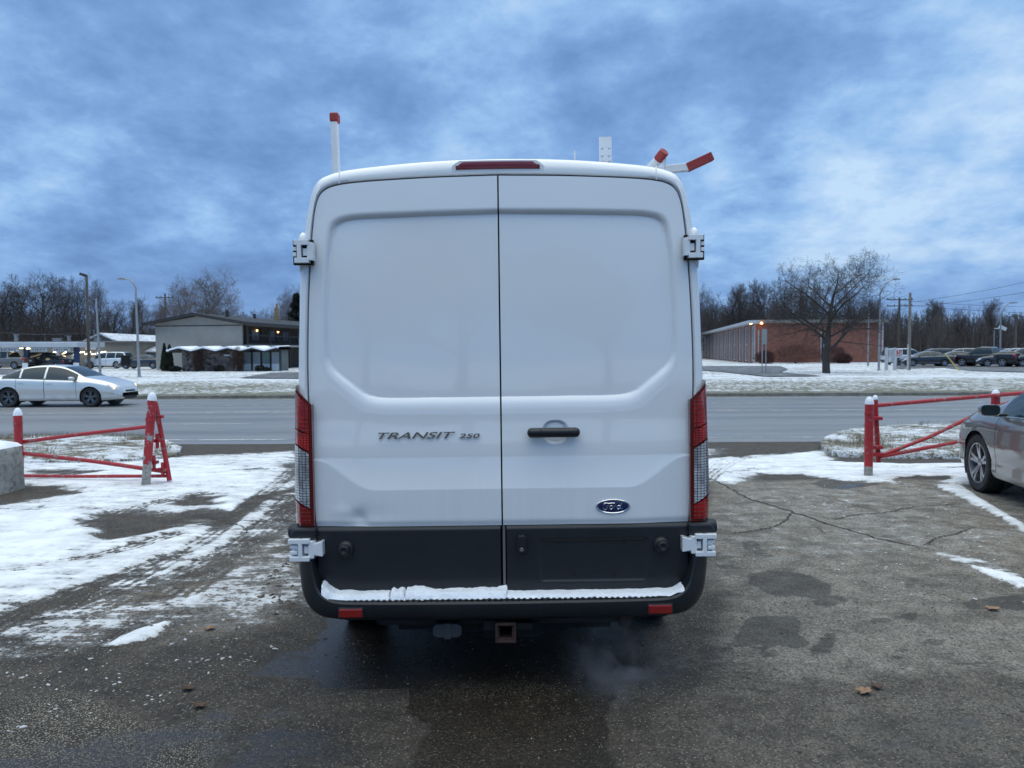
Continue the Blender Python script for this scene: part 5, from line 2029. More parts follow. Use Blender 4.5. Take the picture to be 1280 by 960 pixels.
crack([(893, 600), (915, 612), (932, 622), (960, 631), (990, 640), (1015, 648), (1040, 657), (1065, 664), (1092, 672), (1120, 679), (1148, 684), (1180, 694)], .020, 1)
crack([(990, 640), (980, 652), (962, 660), (935, 665), (900, 669)], .016, 2)
crack([(1042, 650), (1070, 644), (1105, 641), (1140, 634), (1180, 631), (1210, 629)], .012, 3)
crack([(1020, 618), (1050, 626), (1085, 636), (1105, 641)], .011, 4)
crack([(1156, 683), (1172, 673), (1195, 668), (1215, 660)], .014, 5)
crack([(1020, 659), (1027, 664), (1032, 668)], .010, 6)
crack([(1160, 650), (1200, 657), (1260, 664), (1300, 668)], .009, 7)
crack([(250, 645), (280, 652), (305, 661), (310, 668)], .010, 8)

# fallen leaves
m_leaf = M('dead_leaf', (.085, .045, .028), .8, var=.4, vscale=30)
m_leaf2 = M('tan_leaf', (.27, .16, .09), .8, var=.3, vscale=30)
def leaf(px, py, s, mat, label, rz, seed):
    c = gnd(px, py); r_ = random.Random(seed)
    z = float(np.interp(c.y, gy, GZ[:, np.argmin(np.abs(gx - c.x))])) + .006
    mb = MB(); ring_ = []
    lob = 5
    for k in range(40):
        a = 2 * math.pi * k / 40
        rr = s * (.45 + .40 * abs(math.cos(a * lob / 2)) ** .7 + .10 * r_.random())
        ring_.append((rr * math.cos(a), rr * math.sin(a), .25 * rr * abs(math.sin(a * 1.5 + seed)) + .004))
    vs = [(0, 0, 0)] + ring_
    vs += [(v_[0], v_[1], v_[2] + .0015) for v_ in vs]
    n = 40
    fs = [(0, 1 + k, 1 + (k + 1) % n) for k in range(n)] + [(41, 42 + (k + 1) % n, 42 + k) for k in range(n)]
    mb.add(vs, fs); mb.tube([(0, 0, .002), (-s * 1.3, s * .2, .006)], s * .03, 5)
    o = mb.build('fallen_leaf', mat); o.location = (c.x, c.y, z); o.rotation_euler = (0, 0, rz)
    tag(o, label, 'leaf')


leaf(1080, 867, .045, m_leaf2, 'curled tan leaf lying on the wet asphalt right of the van', .4, 1)
leaf(1096, 861, .035, m_leaf, 'small brown leaf touching the curled tan leaf', 2.1, 2)
leaf(1241, 763, .045, m_leaf2, 'orange tan leaf on the dry grey asphalt near the right edge', 1.2, 3)
leaf(235, 862, .035, m_leaf, 'dark brown leaf on wet asphalt in the left foreground', .3, 4)
leaf(250, 884, .035, m_leaf, 'smaller brown leaf below the dark brown leaf in the left foreground', 3.0, 5)
leaf(262, 787, .035, m_leaf2, 'small tan leaf below the slush left of the van', .9, 7)

# ================================================================== the far side of the road
def up(px, py, Y): return at(px, py, Y).z
m_siding = M('grey_stucco', (.33, .315, .285), .9, var=.15, vscale=.5, bump=.01, bscale=8)
m_brown = M('dark_brown_fascia', (.030, .027, .027), .7, var=.2, vscale=2)
m_roofd = M('dark_shingle', (.030, .034, .042), .85, var=.4, vscale=2, dirt=(.60, .63, .68), dirtamt=.06)
m_roofs = M('snowy_roof', (.66, .70, .76), .85, var=.15, vscale=1, dirt=(.16, .16, .17), dirtamt=.38)
m_stone = None
m_stone_, nt, b = new_mat('fieldstone')
tc = nt.node('ShaderNodeTexCoord')
vo = nt.node('ShaderNodeTexVoronoi'); nt.link(nt.mapping(tc.outputs['Object'], scale=(1, 1, 1.3)), vo.inputs['Vector']); vo.inputs['Scale'].default_value = 3.0
vs_ = nt.node('ShaderNodeSeparateColor'); nt.link(vo.outputs['Color'], vs_.inputs[0])
cr_ = nt.mix(vs_.outputs[0], (.055, .045, .045, 1), (.26, .225, .20, 1))
vo2 = nt.node('ShaderNodeTexVoronoi', feature='DISTANCE_TO_EDGE'); nt.link(nt.mapping(tc.outputs['Object'], scale=(1, 1, 1.3)), vo2.inputs['Vector']); vo2.inputs['Scale'].default_value = 3.0
nt.link(nt.mix(nt.ramp(vo2.outputs['Distance'], 0, .05, .8, 0), cr_, (.11, .10, .095, 1)), b.inputs['Base Color'])
b.inputs['Roughness'].default_value = .9
nt.link(nt.bump(vo2.outputs['Distance'], 1, .05), b.inputs['Normal'])

m_brick, nt, b = new_mat('red_brick')
tc = nt.node('ShaderNodeTexCoord')
geo = nt.node('ShaderNodeNewGeometry')
sp_ = nt.node('ShaderNodeSeparateXYZ'); nt.link(tc.outputs['Object'], sp_.inputs[0])
cb_ = nt.node('ShaderNodeCombineXYZ'); nt.link(nt.math('ADD', sp_.outputs[0], sp_.outputs[1]), cb_.inputs[0]); nt.link(sp_.outputs[2], cb_.inputs[1])
brk = nt.node('ShaderNodeTexBrick'); nt.link(cb_.outputs[0], brk.inputs['Vector'])
brk.inputs['Scale'].default_value = 1; brk.inputs['Brick Width'].default_value = .42; brk.inputs['Row Height'].default_value = .14
brk.inputs['Mortar Size'].default_value = .012
brk.inputs['Color1'].default_value = (.25, .082, .048, 1); brk.inputs['Color2'].default_value = (.18, .055, .036, 1); brk.inputs['Mortar'].default_value = (.30, .20, .16, 1)
dkn = nt.noise(nt.mapping(cb_.outputs[0], scale=(1, 3.2, 1)), 1.5, 3, .7)
nt.link(nt.mix(nt.ramp(dkn, .58, .63, 0, .75), brk.outputs['Color'], (.07, .05, .05, 1)), b.inputs['Base Color'])
b.inputs['Roughness'].default_value = .9

m_winw = M('white_window_frame', (.44, .46, .48), .5)
m_pane = M('window_pane', (.03, .036, .042), .08, spec=.6)
m_curt = M('curtained_pane', (.22, .25, .27), .35, var=.1, vscale=2)
m_warm = M('warm_lamp', (.9, .6, .3), .4, emit=(1, .48, .13), estr=14)
m_fluo = M('fluorescent_tube', (.9, .9, .8), .4, emit=(1, .86, .62), estr=3.2)
m_metal = M('galvanised_steel', (.30, .31, .32), .5, metal=.5, var=.15, vscale=3)
m_wood = M('weathered_pole', (.10, .085, .07), .9, var=.35, vscale=4, stretch=(1, 1, .1))
m_dark = M('dark_steel', (.03, .032, .036), .6)


def wallbox(name, par, x0, x1, y0, y1, z0, z1, mat, bevel=0):
    mb = MB(); mb.box(x0, x1, y0, y1, z0, z1)
    return mb.build(name, mat, par, bevel=bevel)


def window(par, x0, x1, z0, z1, y, mat=None, fr=.05, mull=0, frame_mat=None, depth=.06, name='window', out=-1):
    "a framed window on a wall that faces -y at y"
    mb = MB()
    mb.box(x0, x1, y + out * depth, y, z0, z0 + fr); mb.box(x0, x1, y + out * depth, y, z1 - fr, z1)
    mb.box(x0, x0 + fr, y + out * depth, y, z0 + fr, z1 - fr); mb.box(x1 - fr, x1, y + out * depth, y, z0 + fr, z1 - fr)
    for k in range(mull):
        xm = x0 + (x1 - x0) * (k + 1) / (mull + 1)
        mb.box(xm - fr / 2, xm + fr / 2, y + out * depth, y, z0 + fr, z1 - fr)
    w_ = mb.build(name, frame_mat or m_winw, par)
    mb = MB(); ya, yb = sorted((y + out * .02, y + out * .012)); mb.box(x0 + fr * .5, x1 - fr * .5, ya, yb, z0 + fr * .5, z1 - fr * .5)
    mb.build('pane', mat or m_pane, w_)
    return w_


# ---- motel with a low gable
mot = empty('motel', (ax(303, 73), 73, 0), R(-11.4), 'grey two storey motel with low gable roof and open balcony', 'motel')
GW = 9.2
zb_ = -.1; ze = up(300, 400, 73); zp = up(245, 391.5, 73.8)
ze -= .25
mb = MB()
mb.prism([(-GW, zb_), (0, zb_), (0, ze), (-GW / 2, zp - .28), (-GW, ze)], 'Y', 0, .25)
mb.box(-GW, -GW + .25, .25, 26, zb_, ze)
mb.build('wall', m_siding, mot)
for nm, sg in (('roof', 1), ('roof', -1)):
    mb = MB()
    xe = .9 if sg > 0 else -GW - .9
    zee = ze + .05 - (.9 * (zp - .28 - ze) / (GW / 2))
    vs = [(-GW / 2, -.8, zp), (xe, -.8, zee + .12), (xe, 27, zee + .12), (-GW / 2, 27, zp)]
    vs += [(a, b_, c_ - .2) for a, b_, c_ in vs]
    mb.add(vs, [(0, 1, 2, 3), (7, 6, 5, 4), (1, 5, 6, 2), (0, 3, 7, 4)])
    rf = mb.build(nm, m_roofd, mot)
    mb = MB(); mb.add([(-GW / 2, -.82, zp + .02), (xe, -.82, zee + .14), (xe, -.82, zee - .18), (-GW / 2, -.82, zp - .26), (-GW / 2, -.74, zp + .02), (xe, -.74, zee + .14), (xe, -.74, zee - .18), (-GW / 2, -.74, zp - .26)],
                      [(0, 1, 2, 3), (7, 6, 5, 4), (0, 4, 5, 1), (3, 2, 6, 7)])
    mb.build('fascia', m_brown, rf)
mb = MB(); mb.box(.9, 1.0, -.8, 27, ze - .32, ze - .02)
mb.build('gutter', m_brown, mot)
wallbox('gable_trim', mot, -GW + .01, -.01, -.035, -.002, ze - .28, ze - .20, m_brown)
# recessed dark long side with balcony
mb = MB(); mb.box(-1.6, -1.5, .25, 26, zb_, ze); mb.build('recessed_wall', M('dark_brown_siding', (.05, .042, .038), .85, var=.3, vscale=2), mot)  # the siding itself is dark brown
for k, y in enumerate((1.2, 4.2, 7.4, 10.6, 14, 17.5)):
    for z0, z1 in ((2.9, 4.0),):
        mb = MB(); mb.box(-1.50, -1.44, y, y + 1.5, z0, z1)
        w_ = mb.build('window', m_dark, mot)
        mb = MB(); mb.box(-1.44, -1.43, y + .08, y + .7, z0 + .08, z1 - .08); mb.box(-1.44, -1.43, y + .8, y + 1.42, z0 + .08, z1 - .08); mb.build('pane', M('dusk_pane', (.10, .13, .16), .1), w_)
    mb = MB(); mb.box(-1.5, -1.44, y + 1.9, y + 2.7, 2.52, 4.1); mb.build('door', m_brown, mot)
mb = MB(); mb.box(-1.5, .35, .3, 26, 2.30, 2.45); mb.build('balcony_floor', M('pale_slab', (.36, .37, .38), .8), mot)
mb = MB()
for y in np.arange(.4, 26, .45): mb.box(.28, .31, y, y + .03, 2.45, 3.35)
mb.box(.27, .32, .3, 26, 3.33, 3.40); mb.box(.27, .32, .3, 26, 2.55, 2.59)
mb.build('railing', m_dark, mot)
for y in (.4, 4.6, 8.8, 13, 17.2, 21.4):
    mb = MB(); mb.box(.22, .36, y, y + .14, zb_, ze); mb.build('porch_post', m_brown, mot)
for y, z in ((1.1, 4.0), (5.2, 3.95), (9.5, 3.9), (3.0, 1.9), (10.5, 1.85)):
    mb = MB(); mb.lathe([(0, -.07), (.06, -.05), (.075, 0), (.05, .06), (0, .07)], (-1.36, y, z), 'Z', 10); mb.build('wall_lamp', m_warm if y != 1.1 else M('cool_lamp', (.8, .8, .7), .4, emit=(1, .9, .7), estr=1.5), mot)
mb = MB(); mb.box(-1.38, -1.2, 16, 16.9, 2.9, 3.8); mb.build('vending_panel', M('red_panel', (.42, .02, .04), .5, emit=(1, .05, .08), estr=.15), mot)
for a_, y_ in (( -2.9, 2), (-4, 9)):
    mb = MB(); mb.box(a_, a_ + .25, y_, y_ + .25, zp - .4, zp + .35); mb.build('vent_pipe', m_dark, mot)
mb = MB(); mb.box(-3.1, -2.75, 12, 12.35, zp - .5, zp + 1.2); mb.tube([(-2.92, 12.2, zp + 1.2), (-2.92, 12.2, zp + 1.6)], .12, 8); mb.build('chimney', M('buff_brick', (.28, .19, .09), .9, var=.3, vscale=6), mot)

# ---- its stone fronted office with a scalloped canopy
Yo = 69.5
off = empty('motel_office', (0, Yo, 0), 0, 'stone fronted motel office with scalloped snowy canopy before the grey gable wall', 'office')
xa, xb, xc_ = ax(228, Yo), ax(291, Yo), ax(351, Yo)
zt = up(260, 438, Yo)
wallbox('stone_wall', off, xa, xb, 0, 2.4, zb_, zt, m_stone_)
wallbox('back_wall', off, xb, xc_, .3, 2.4, zb_, zt, M('office_inside', (.10, .12, .115), .8))
nw = 5
for k in range(nw):
    u0 = xb + .08 + (xc_ - xb - .1) * k / nw; u1 = xb + .08 + (xc_ - xb - .1) * (k + 1) / nw - .06
    if k == 0: u1 = u0 + .35
    window(off, u0, u1, .02, zt - .12, .05, m_curt if k != 3 else M('greenish_pane', (.10, .16, .14), .2), .05, frame_mat=m_dark)
    wallbox('panel', off, u0 + .05, u1 - .05, .01, .04, .08, .68, M('pale_panel', (.46, .50, .52), .6))
mb = MB()
x0_, x1_ = ax(216, Yo), ax(354, Yo)
P = []
for i in range(97):
    t = i / 96
    x = x0_ + (x1_ - x0_) * t
    ph = (t * 4.6) % 1
    s_ = .30 * (1 - abs(2 * ph - 1)) if t > .03 else 0
    z = zt - .12 + s_ * .95
    P.append([(x, -1.2, z - .08), (x, -1.2, z + .10), (x, 2.6, z + .16), (x, 2.6, z - .08), (x, -1.2, z - .08)])
mb.grid(P, smooth=False)
can = mb.build('canopy', m_brown, off)
P = [[(p[1][0], -1.26, p[1][2] - .05), (p[1][0], -1.26, p[1][2] + .10), (p[2][0], 2.55, p[2][2] + .12), (p[2][0], 2.6, p[2][2])] for p in P]
mb = MB(); mb.grid(P); mb.build('canopy_snow', m_snowblk, can)
mb = MB(); mb.box(ax(281, Yo), ax(288, Yo), -.04, 0, zt - .52, zt - .38); mb.build('name_board', M('white_board', (.66, .68, .7), .5), off)


def conifer(px, Y, h, r, label):
    root = empty('cypress_shrub', (ax(px, Y), Y, -.05), 0, label, 'shrub', 'clipped cypresses by the motel')
    mb = MB(); mb.tube([(0, 0, 0), (0, 0, h * .5)], [.06, .03], 6); mb.build('trunk', m_wood, root)
    r_ = np.random.default_rng(int(px)); mb = MB()
    for k in range(2600):
        t = r_.random() ** .8; a = r_.random() * 6.28
        rr = r * (1 - t) ** .75 * min(1, .5 + t * 4) * (.75 + .3 * r_.random())
        c = np.array([rr * math.cos(a), rr * math.sin(a), .08 + t * h]); s_ = .05 + .05 * r_.random()
        d1 = r_.normal(size=3); d1 /= np.linalg.norm(d1); d2 = np.cross(d1, r_.normal(size=3)); d2 /= np.linalg.norm(d2)
        mb.add([c - d1 * s_, c + d1 * s_, c + d2 * s_ * 1.2 + np.array([0, 0, s_])], [(0, 1, 2)])
    mb.build('crown', M('cypress_green', (.022, .032, .018), .9, var=.4, vscale=6), root, fix=False)
    return root


conifer(206, 70.5, 2.45, .42, 'dark conical cypress, the left and slightly taller of a pair beside the grey wall')
conifer(212.5, 70.8, 2.35, .40, 'dark conical cypress, the right one of a pair beside the grey wall')


def shrub(px, Y, w_, h, mat, label, n=1500, group=None, seed=1, twig=False):
    root = empty('bush', (ax(px, Y), Y, -.03), 0, label, 'bush', group)
    r_ = np.random.default_rng(seed + int(px)); mb = MB()
    for k in range(9):
        a = r_.random() * 6.28; mb.tube([(0, 0, 0), (math.cos(a) * w_ * .3, math.sin(a) * w_ * .3, h * .6)], [.03, .012], 4)
    mb.build('stem', m_wood, root)
    mb = MB()
    for k in range(n):
        d_ = r_.normal(size=3); d_ /= np.linalg.norm(d_); rr = r_.random() ** .33
        lump = 1 + .18 * math.sin(d_[0] * 5 + seed) + .12 * math.sin(d_[1] * 7 + d_[2] * 4)
        c = np.array([d_[0] * w_ / 2 * rr * lump, d_[1] * w_ / 2 * rr * lump, h * .52 + d_[2] * h * .5 * rr])
        if twig:
            s_ = .16; d1 = d_ + r_.normal(size=3) * .35 + np.array([0, 0, .5]); d1 /= np.linalg.norm(d1); d2 = np.cross(d1, r_.normal(size=3)); d2 /= np.linalg.norm(d2)
            mb.add([c - d2 * .010, c + d2 * .010, c + d1 * s_ * 2], [(0, 1, 2)])
        else:
            s_ = .05 + .04 * r_.random(); d1 = r_.normal(size=3); d1 /= np.linalg.norm(d1); d2 = np.cross(d1, r_.normal(size=3)); d2 /= np.linalg.norm(d2)
            mb.add([c - d1 * s_, c + d1 * s_, c + d2 * s_ * 1.4], [(0, 1, 2)])
    mb.build('foliage', mat, root, fix=False)
    return root


m_twig = M('brown_twigs', (.085, .05, .038), .9, var=.4, vscale=4)
m_everg = M('dark_evergreen', (.02, .024, .02), .9, var=.4, vscale=4)
shrub(247.5, 68.6, .75, 2.0, m_twig, 'tall brown twiggy bush against the left of the stone wall', 2600, seed=2, twig=True)
shrub(298, 68.4, .8, 2.1, m_twig, 'tall brown twiggy bush where stone wall meets glazing', 2600, seed=3, twig=True)
shrub(219, 69.3, 1.0, .55, m_everg, 'low dark bush right of the two cypresses', 900, seed=4)
shrub(274, 68.6, .9, .6, m_everg, 'low dark bush with snow before the middle of the stone wall', 900, seed=5)
shrub(325.5, 68.6, .8, .6, m_everg, 'low dark bush before the office glazing', 900, seed=6)
shrub(333, 68.9, .7, .4, m_everg, 'small flat green bush by the office door', 600, seed=7)

# ---- drive-in: long shed with canopy
Yc = 80
cn = empty('drive_in_canopy', (0, Yc, 0), 0, 'flat white edged drive-in canopy on blue columns at the left', 'canopy')
xl, xr = ax(-70, Yc), ax(97, Yc)
zt0, zt1 = up(40, 434, Yc), up(40, 428.5, Yc)
mb = MB(); mb.box(xl, xr, 0, 5.5, zt0, zt1); mb.build('roof', M('white_fascia', (.50, .53, .56), .6, var=.1, vscale=1), cn)
mb = MB(); mb.box(xl, xr, .05, 5.45, zt1 + .001, zt1 + .06); mb.build('roof_snow', m_snowblk, cn)
m_blue = M('dark_blue_column', (.018, .035, .10), .5)
for px in (-35, 28, 91):
    mb = MB(); mb.box(ax(px, Yc) - .22, ax(px, Yc) + .22, .6, 1.04, -.05, zt0); mb.build('column', m_blue, cn, bevel=.03)
for a, b_ in ((-30, 23), (38, 58), (65, 87)):
    mb = MB(); mb.box(ax(a, Yc), ax(b_, Yc), .2, .26, up(0, 439.5, Yc), up(0, 435, Yc)); sg_ = mb.build('menu_strip', M('pale_strip', (.52, .54, .56), .5), cn)
    mb = MB()
    x = ax(a, Yc) + .15
    r_ = random.Random(a)
    while x < ax(b_, Yc) - .2:
        w_ = .08 + .1 * r_.random(); mb.box(x, x + w_, .19, .2, up(0, 438.6, Yc), up(0, 436.4, Yc)); x += w_ + .07 + .12 * r_.random()
    mb.build('worn_print', M('grey_print', (.16, .17, .20), .6), sg_)
mb = MB(); mb.lathe([(0, -.05), (.18, -.04), (.2, .02), (0, .05)], (ax(33.5, Yc), .35, up(33, 435.6, Yc)), 'Z', 14); mb.build('canopy_lamp', M('greenish_lamp', (.9, .9, .7), .4, emit=(1, .95, .6), estr=6), cn)
mb = MB(); mb.box(xl, ax(25, Yc), 1.4, 1.5, zt0 - .14, zt0 - .06); mb.build('strip_light', m_fluo, cn)
for k, px in enumerate((31.5, 95.5)):
    root = empty('notice_board', (ax(px, 78.5), 78.5, 0), 0, ('white notice board at the foot of the blue column nearer the cars', 'white notice board at the foot of the last blue column')[k], 'board')
    mb = MB(); mb.box(-.28, .28, 0, .05, .15, .75); mb.build('board', M('white_board', (.66, .68, .7), .5), root)
    for s in (-1, 1):
        mb = MB(); mb.box(s * .22 - .02, s * .22 + .02, .05, .09, -.05, .7); mb.build('leg', m_metal, root)

sh = empty('long_shed', (0, 92, 0), 0, 'long low tan building with strip lights behind the drive-in canopy', 'building')
Ys = 92
xl, xr = ax(-90, Ys), ax(167, Ys)
zw = up(100, 428, Ys)
wallbox('wall', sh, xl, xr, 0, 9, -.05, zw, M('tan_block_wall', (.22, .20, .165), .9, var=.15, vscale=.6))
wallbox('roof_edge', sh, xl - .2, xr + .2, -.35, 9.2, zw, zw + .16, M('grey_coping', (.20, .20, .20), .8))
for px0, px1 in ((-20, -2), (4, 22), (67, 76), (84, 89), (94, 111), (112, 119), (120, 138)):
    a, b_ = ax(px0, Ys), ax(px1, Ys)
    mb = MB(); pts = []
    for t in np.linspace(0, 1, 9): pts.append((a + (b_ - a) * t, -.9, up(0, 443.2 - 2.6 * t + .4 * math.sin(t * 6), Ys)))
    mb.tube(pts, .075, 6); mb.build('strip_light', m_fluo, sh)
for px in (78, 97, 103, 127, 131):
    mb = MB(); mb.box(ax(px, Ys) - .09, ax(px, Ys) + .09, -1.0, -.8, -.05, up(0, 440, Ys)); mb.build('canopy_post', m_winw, sh)
for px in (48, 52, 74, 81):
    window(sh, ax(px, Ys) - .22, ax(px, Ys) + .22, .7, up(0, 444, Ys), 0, M('lit_pane', (.5, .4, .2), .4, emit=(1, .75, .4), estr=.9), .04)
window(sh, ax(107, Ys), ax(121, Ys), up(0, 437.5, Ys), up(0, 434, Ys), 0, M('pale_strip', (.52, .54, .56), .5), .04)
for px, hh, ww in ((0, 1.0, .25), (53, .5, .9), (68.5, .8, .22), (105, .55, .6)):
    mb = MB(); mb.box(ax(px, Ys) - ww / 2, ax(px, Ys) + ww / 2, 3, 3.4, zw, zw + hh); mb.box(ax(px, Ys) - ww / 2 - .1, ax(px, Ys) + ww / 2 + .1, 2.95, 3.45, zw + hh, zw + hh + .08)
    mb.build('roof_vent', m_metal, sh)

gb = empty('gabled_hall', (0, 99, 0), 0, 'gabled hall with snow covered roof behind the long tan building', 'building')
Yg_ = 99
xA, xR, xB = ax(103, Yg_), ax(128, Yg_), ax(172, Yg_)
zr = up(128, 416, Yg_); zA = up(0, 431, Yg_); zB_ = up(0, 437, Yg_)
mb = MB(); mb.prism([(xA, -.05), (xB, -.05), (xB, zB_), (ax(152, Yg_), zA + .1), (xR, zr - .15), (xA, zA)], 'Y', 0, 24); mb.build('wall', M('grey_clapboard', (.21, .205, .19), .9, var=.1), gb)
for pts_ in (((xR, zr), (ax(154, Yg_), zA + .28)), ((ax(150, Yg_), zA + .30), (xB + .5, zB_ + .05)), ((xR, zr), (xA - .5, zA - .02))):
    (xa_, za_), (xb_, zb2) = pts_
    vs = [(xa_, -.6, za_), (xb_, -.6, zb2), (xb_, 25, zb2), (xa_, 25, za_)]; vs += [(a, b_, c_ - .18) for a, b_, c_ in vs]
    mb = MB(); mb.add(vs, [(0, 1, 2, 3), (7, 6, 5, 4), (0, 4, 5, 1), (1, 5, 6, 2), (2, 6, 7, 3), (3, 7, 4, 0)])
    rf = mb.build('roof', m_roofs, gb)
wg = empty('low_wing', (0, 96, 0), 0, 'low wing under snowy eaves right of the gabled hall', 'building')
mb = MB(); mb.box(ax(166, 96), ax(215, 96), 0, 8, -.05, up(0, 440, 96)); mb.build('wall', MATS['grey_clapboard'], wg)
vs = [(ax(163, 96), -1.0, up(0, 439.5, 96)), (ax(216, 96), -1.0, up(0, 439.5, 96)), (ax(216, 96), 9, up(0, 439.5, 96) + 2.3), (ax(163, 96) , 9, up(0, 439.5, 96) + 2.3)]
vs += [(a, b_, c_ - .15) for a, b_, c_ in vs]
mb = MB(); mb.add(vs, [(0, 1, 2, 3), (7, 6, 5, 4), (0, 4, 5, 1), (1, 5, 6, 2), (2, 6, 7, 3), (3, 7, 4, 0)]); mb.build('roof', m_roofs, wg)
for px0, px1 in ((147, 163), (167, 181)):
    mb = MB(); mb.tube([(ax(px0, 96), -1.2, up(0, 442, 96)), (ax(px1, 96), -1.2, up(0, 440.4, 96))], .08, 6); mb.build('strip_light', m_fluo, wg)
for px in (186,):
    mb = MB(); mb.box(ax(px, 96) - .1, ax(px, 96) + .1, -1.1, -.9, -.05, up(0, 440, 96)); mb.build('canopy_post', m_winw, wg)

# ---- brick building on the right
Yb = 100
xk = ax(945, Yb); zt = up(945, 404, Yb)
bk = empty('brick_building', (xk, Yb, 0), 0, 'long flat roofed red brick building with lit corner lamps at the right', 'building')
xr = ax(1104, Yb) - xk
wx1 = ax(880, 172) - xk; wy1 = 172 - Yb
ln_ = math.hypot(wx1, wy1); an = math.atan2(wy1, wx1)
mb = MB(); mb.box(0, xr, 0, .5, -.05, zt - .0); mb.box(xr - .3, xr, .5, 40, -.05, zt)
mb.build('front_wall', m_brick, bk)
mb = MB(); mb.box(-.45, xr + .45, -.45, 1.2, zt, zt + .42); mb.box(xr - .6, xr + .45, 1.2, 40, zt, zt + .42); mb.build('roof_edge', M('pale_coping', (.20, .19, .17), .8, var=.1), bk)
mb = MB(); mb.add([(0, .4, zt + .30), (xr, .4, zt + .30), (xr, 60, zt + .3), (wx1, wy1, zt + .3)], [(0, 1, 2, 3)]); mb.build('roof', m_roofs, bk)
Mw = Matrix.Rotation(an - math.pi / 2, 3, 'Z')
def W_(x, y, z): return tuple(Mw @ Vector((x, y, z)))
def wb(mb, x0, x1, y0, y1, z0, z1):
    vs = [W_(*p) for p in ((x0, y0, z0), (x1, y0, z0), (x1, y1, z0), (x0, y1, z0), (x0, y0, z1), (x1, y0, z1), (x1, y1, z1), (x0, y1, z1))]
    mb.add(vs, [(0, 3, 2, 1), (4, 5, 6, 7), (0, 1, 5, 4), (1, 2, 6, 5), (2, 3, 7, 6), (3, 0, 4, 7)])
mb = MB(); wb(mb, 0, .4, 0, ln_ + 25, -.05, zt); mb.build('side_wall', m_brick, bk)
mb = MB(); wb(mb, -1.1, .3, -.6, ln_ + 25, zt - .05, zt + .35); mb.build('eave', M('white_eave', (.40, .43, .46), .6), bk)
bay = 6.2
y = 1.2
k = 0
while y < ln_ + 20:
    mb = MB()
    wb(mb, -.06, .0, y, y + .14, .25, zt - .3); wb(mb, -.06, 0, y + 1.9, y + 2.04, .25, zt - .3)
    for zz_ in (.25, zt * .48, zt - .42): wb(mb, -.06, 0, y + .14, y + 1.9, zz_, zz_ + .12)
    wb(mb, -.06, 0, y + .95, y + 1.05, .25, zt - .3)
    w_ = mb.build('window', m_winw, bk)
    mb = MB(); wb(mb, -.03, -.01, y + .1, y + 1.0, .3, zt - .35); mb.build('pane', m_pane, w_)
    mb = MB(); wb(mb, -.03, -.01, y + 1.05, y + 1.9, .3, zt - .35); mb.build('curtained_pane', m_curt, w_)
    mb = MB(); wb(mb, -.16, -.02, y + 3.9, y + 4.02, -.05, zt - .05); mb.build('downpipe', m_winw, bk)
    y += bay; k += 1
mb = MB(); wb(mb, -.20, -.02, .35, .55, -.05, zt); mb.build('downpipe', m_winw, bk)
for (x, y_, px) in ((-.75, -.2, 0), (.5, -.55, 0)):
    mb = MB(); mb.lathe([(0, -.12), (.14, -.08), (.17, 0), (.1, .1), (0, .12)], (x, y_, zt - .02), 'Z', 12); mb.build('corner_lamp', m_warm, bk)
for px0, px1 in ((1025.5, 1030), (947, 948.5)):
    a, b_ = ax(px0, Yb) - xk, ax(px1, Yb) - xk
    window(bk, a, b_, .2, zt - .9, 0, m_pane, .10)
mb = MB(); mb.box(ax(1101.5, Yb) - xk, ax(1103.5, Yb) - xk, -.1, -.01, -.05, zt); mb.build('downpipe', m_winw, bk)
mb = MB(); mb.box(-.5, xr + .4, -.45, -.1, -.05, .12); mb.build('snowy_plinth', m_snowblk, bk)
for px, w_, h_, sd_, lb in ((995, 5.0, 2.35, 11, 'wide rounded reddish brown bush before the brick wall'), (957, 2.2, 1.6, 12, 'small reddish brown bush near the lit brick corner'),
                            (1041, 3.4, 2.2, 13, 'reddish brown bush just right of the big bare tree trunk'), (1054, 2.2, 1.2, 14, 'low brown bush right of the bush by the big tree')):
    shrub(px, 97, w_, h_, M('russet_twigs', (.075, .032, .030), .9, var=.3, vscale=3), lb, 5200, seed=sd_, twig=True)

# ---- street lamps, poles, signs
def zfar(Y): return .03 if Y > 40 else -.07


def lamp_arc(name, px, py0, Y, top, arm, label, mat, r=.10, head=.5, cat='street lamp'):
    "tapered pole whose top curves over; arm = px,py of the lamp head"
    p0 = Vector((ax(px, Y), Y, -.05)); t = at(top[0], top[1], Y); e = at(arm[0], arm[1], Y)
    root = empty(name, p0, 0, label, cat)
    L = lambda v: Vector(v) - p0
    mb = MB(); mb.tube([L(p0), L(Vector((t.x, Y, t.z - abs(e.x - t.x) * .8)))], [r, r * .62], 12)
    mb.lathe([(r * 1.7, 0), (r * 1.7, .08), (r * 1.1, .2)], (0, 0, 0), 'Z', 12)
    mb.build('pole', mat, root)
    s = L(Vector((t.x, Y, t.z - abs(e.x - t.x) * .8)))
    q = catmull([s, s * .35 + L(t) * .65 + Vector((0, 0, -.02)), L(t) * .55 + L(e) * .45 + Vector((0, 0, .12)), L(e)], 14)
    mb = MB(); mb.tube(list(q), list(np.linspace(r * .62, r * .4, 14)), 10); mb.build('arm', mat, root)
    d = 1 if e.x > t.x else -1
    mb = MB(); mb.prism([(L(e).x, L(e).z - .05), (L(e).x + d * head * .3, L(e).z - .08), (L(e).x + d * head, L(e).z - .04), (L(e).x + d * head, L(e).z + .02), (L(e).x + d * head * .3, L(e).z + .09), (L(e).x, L(e).z + .05)], 'Y', -.14, .14)
    mb.build('lamp_head', mat, root, bevel=.02)
    return root


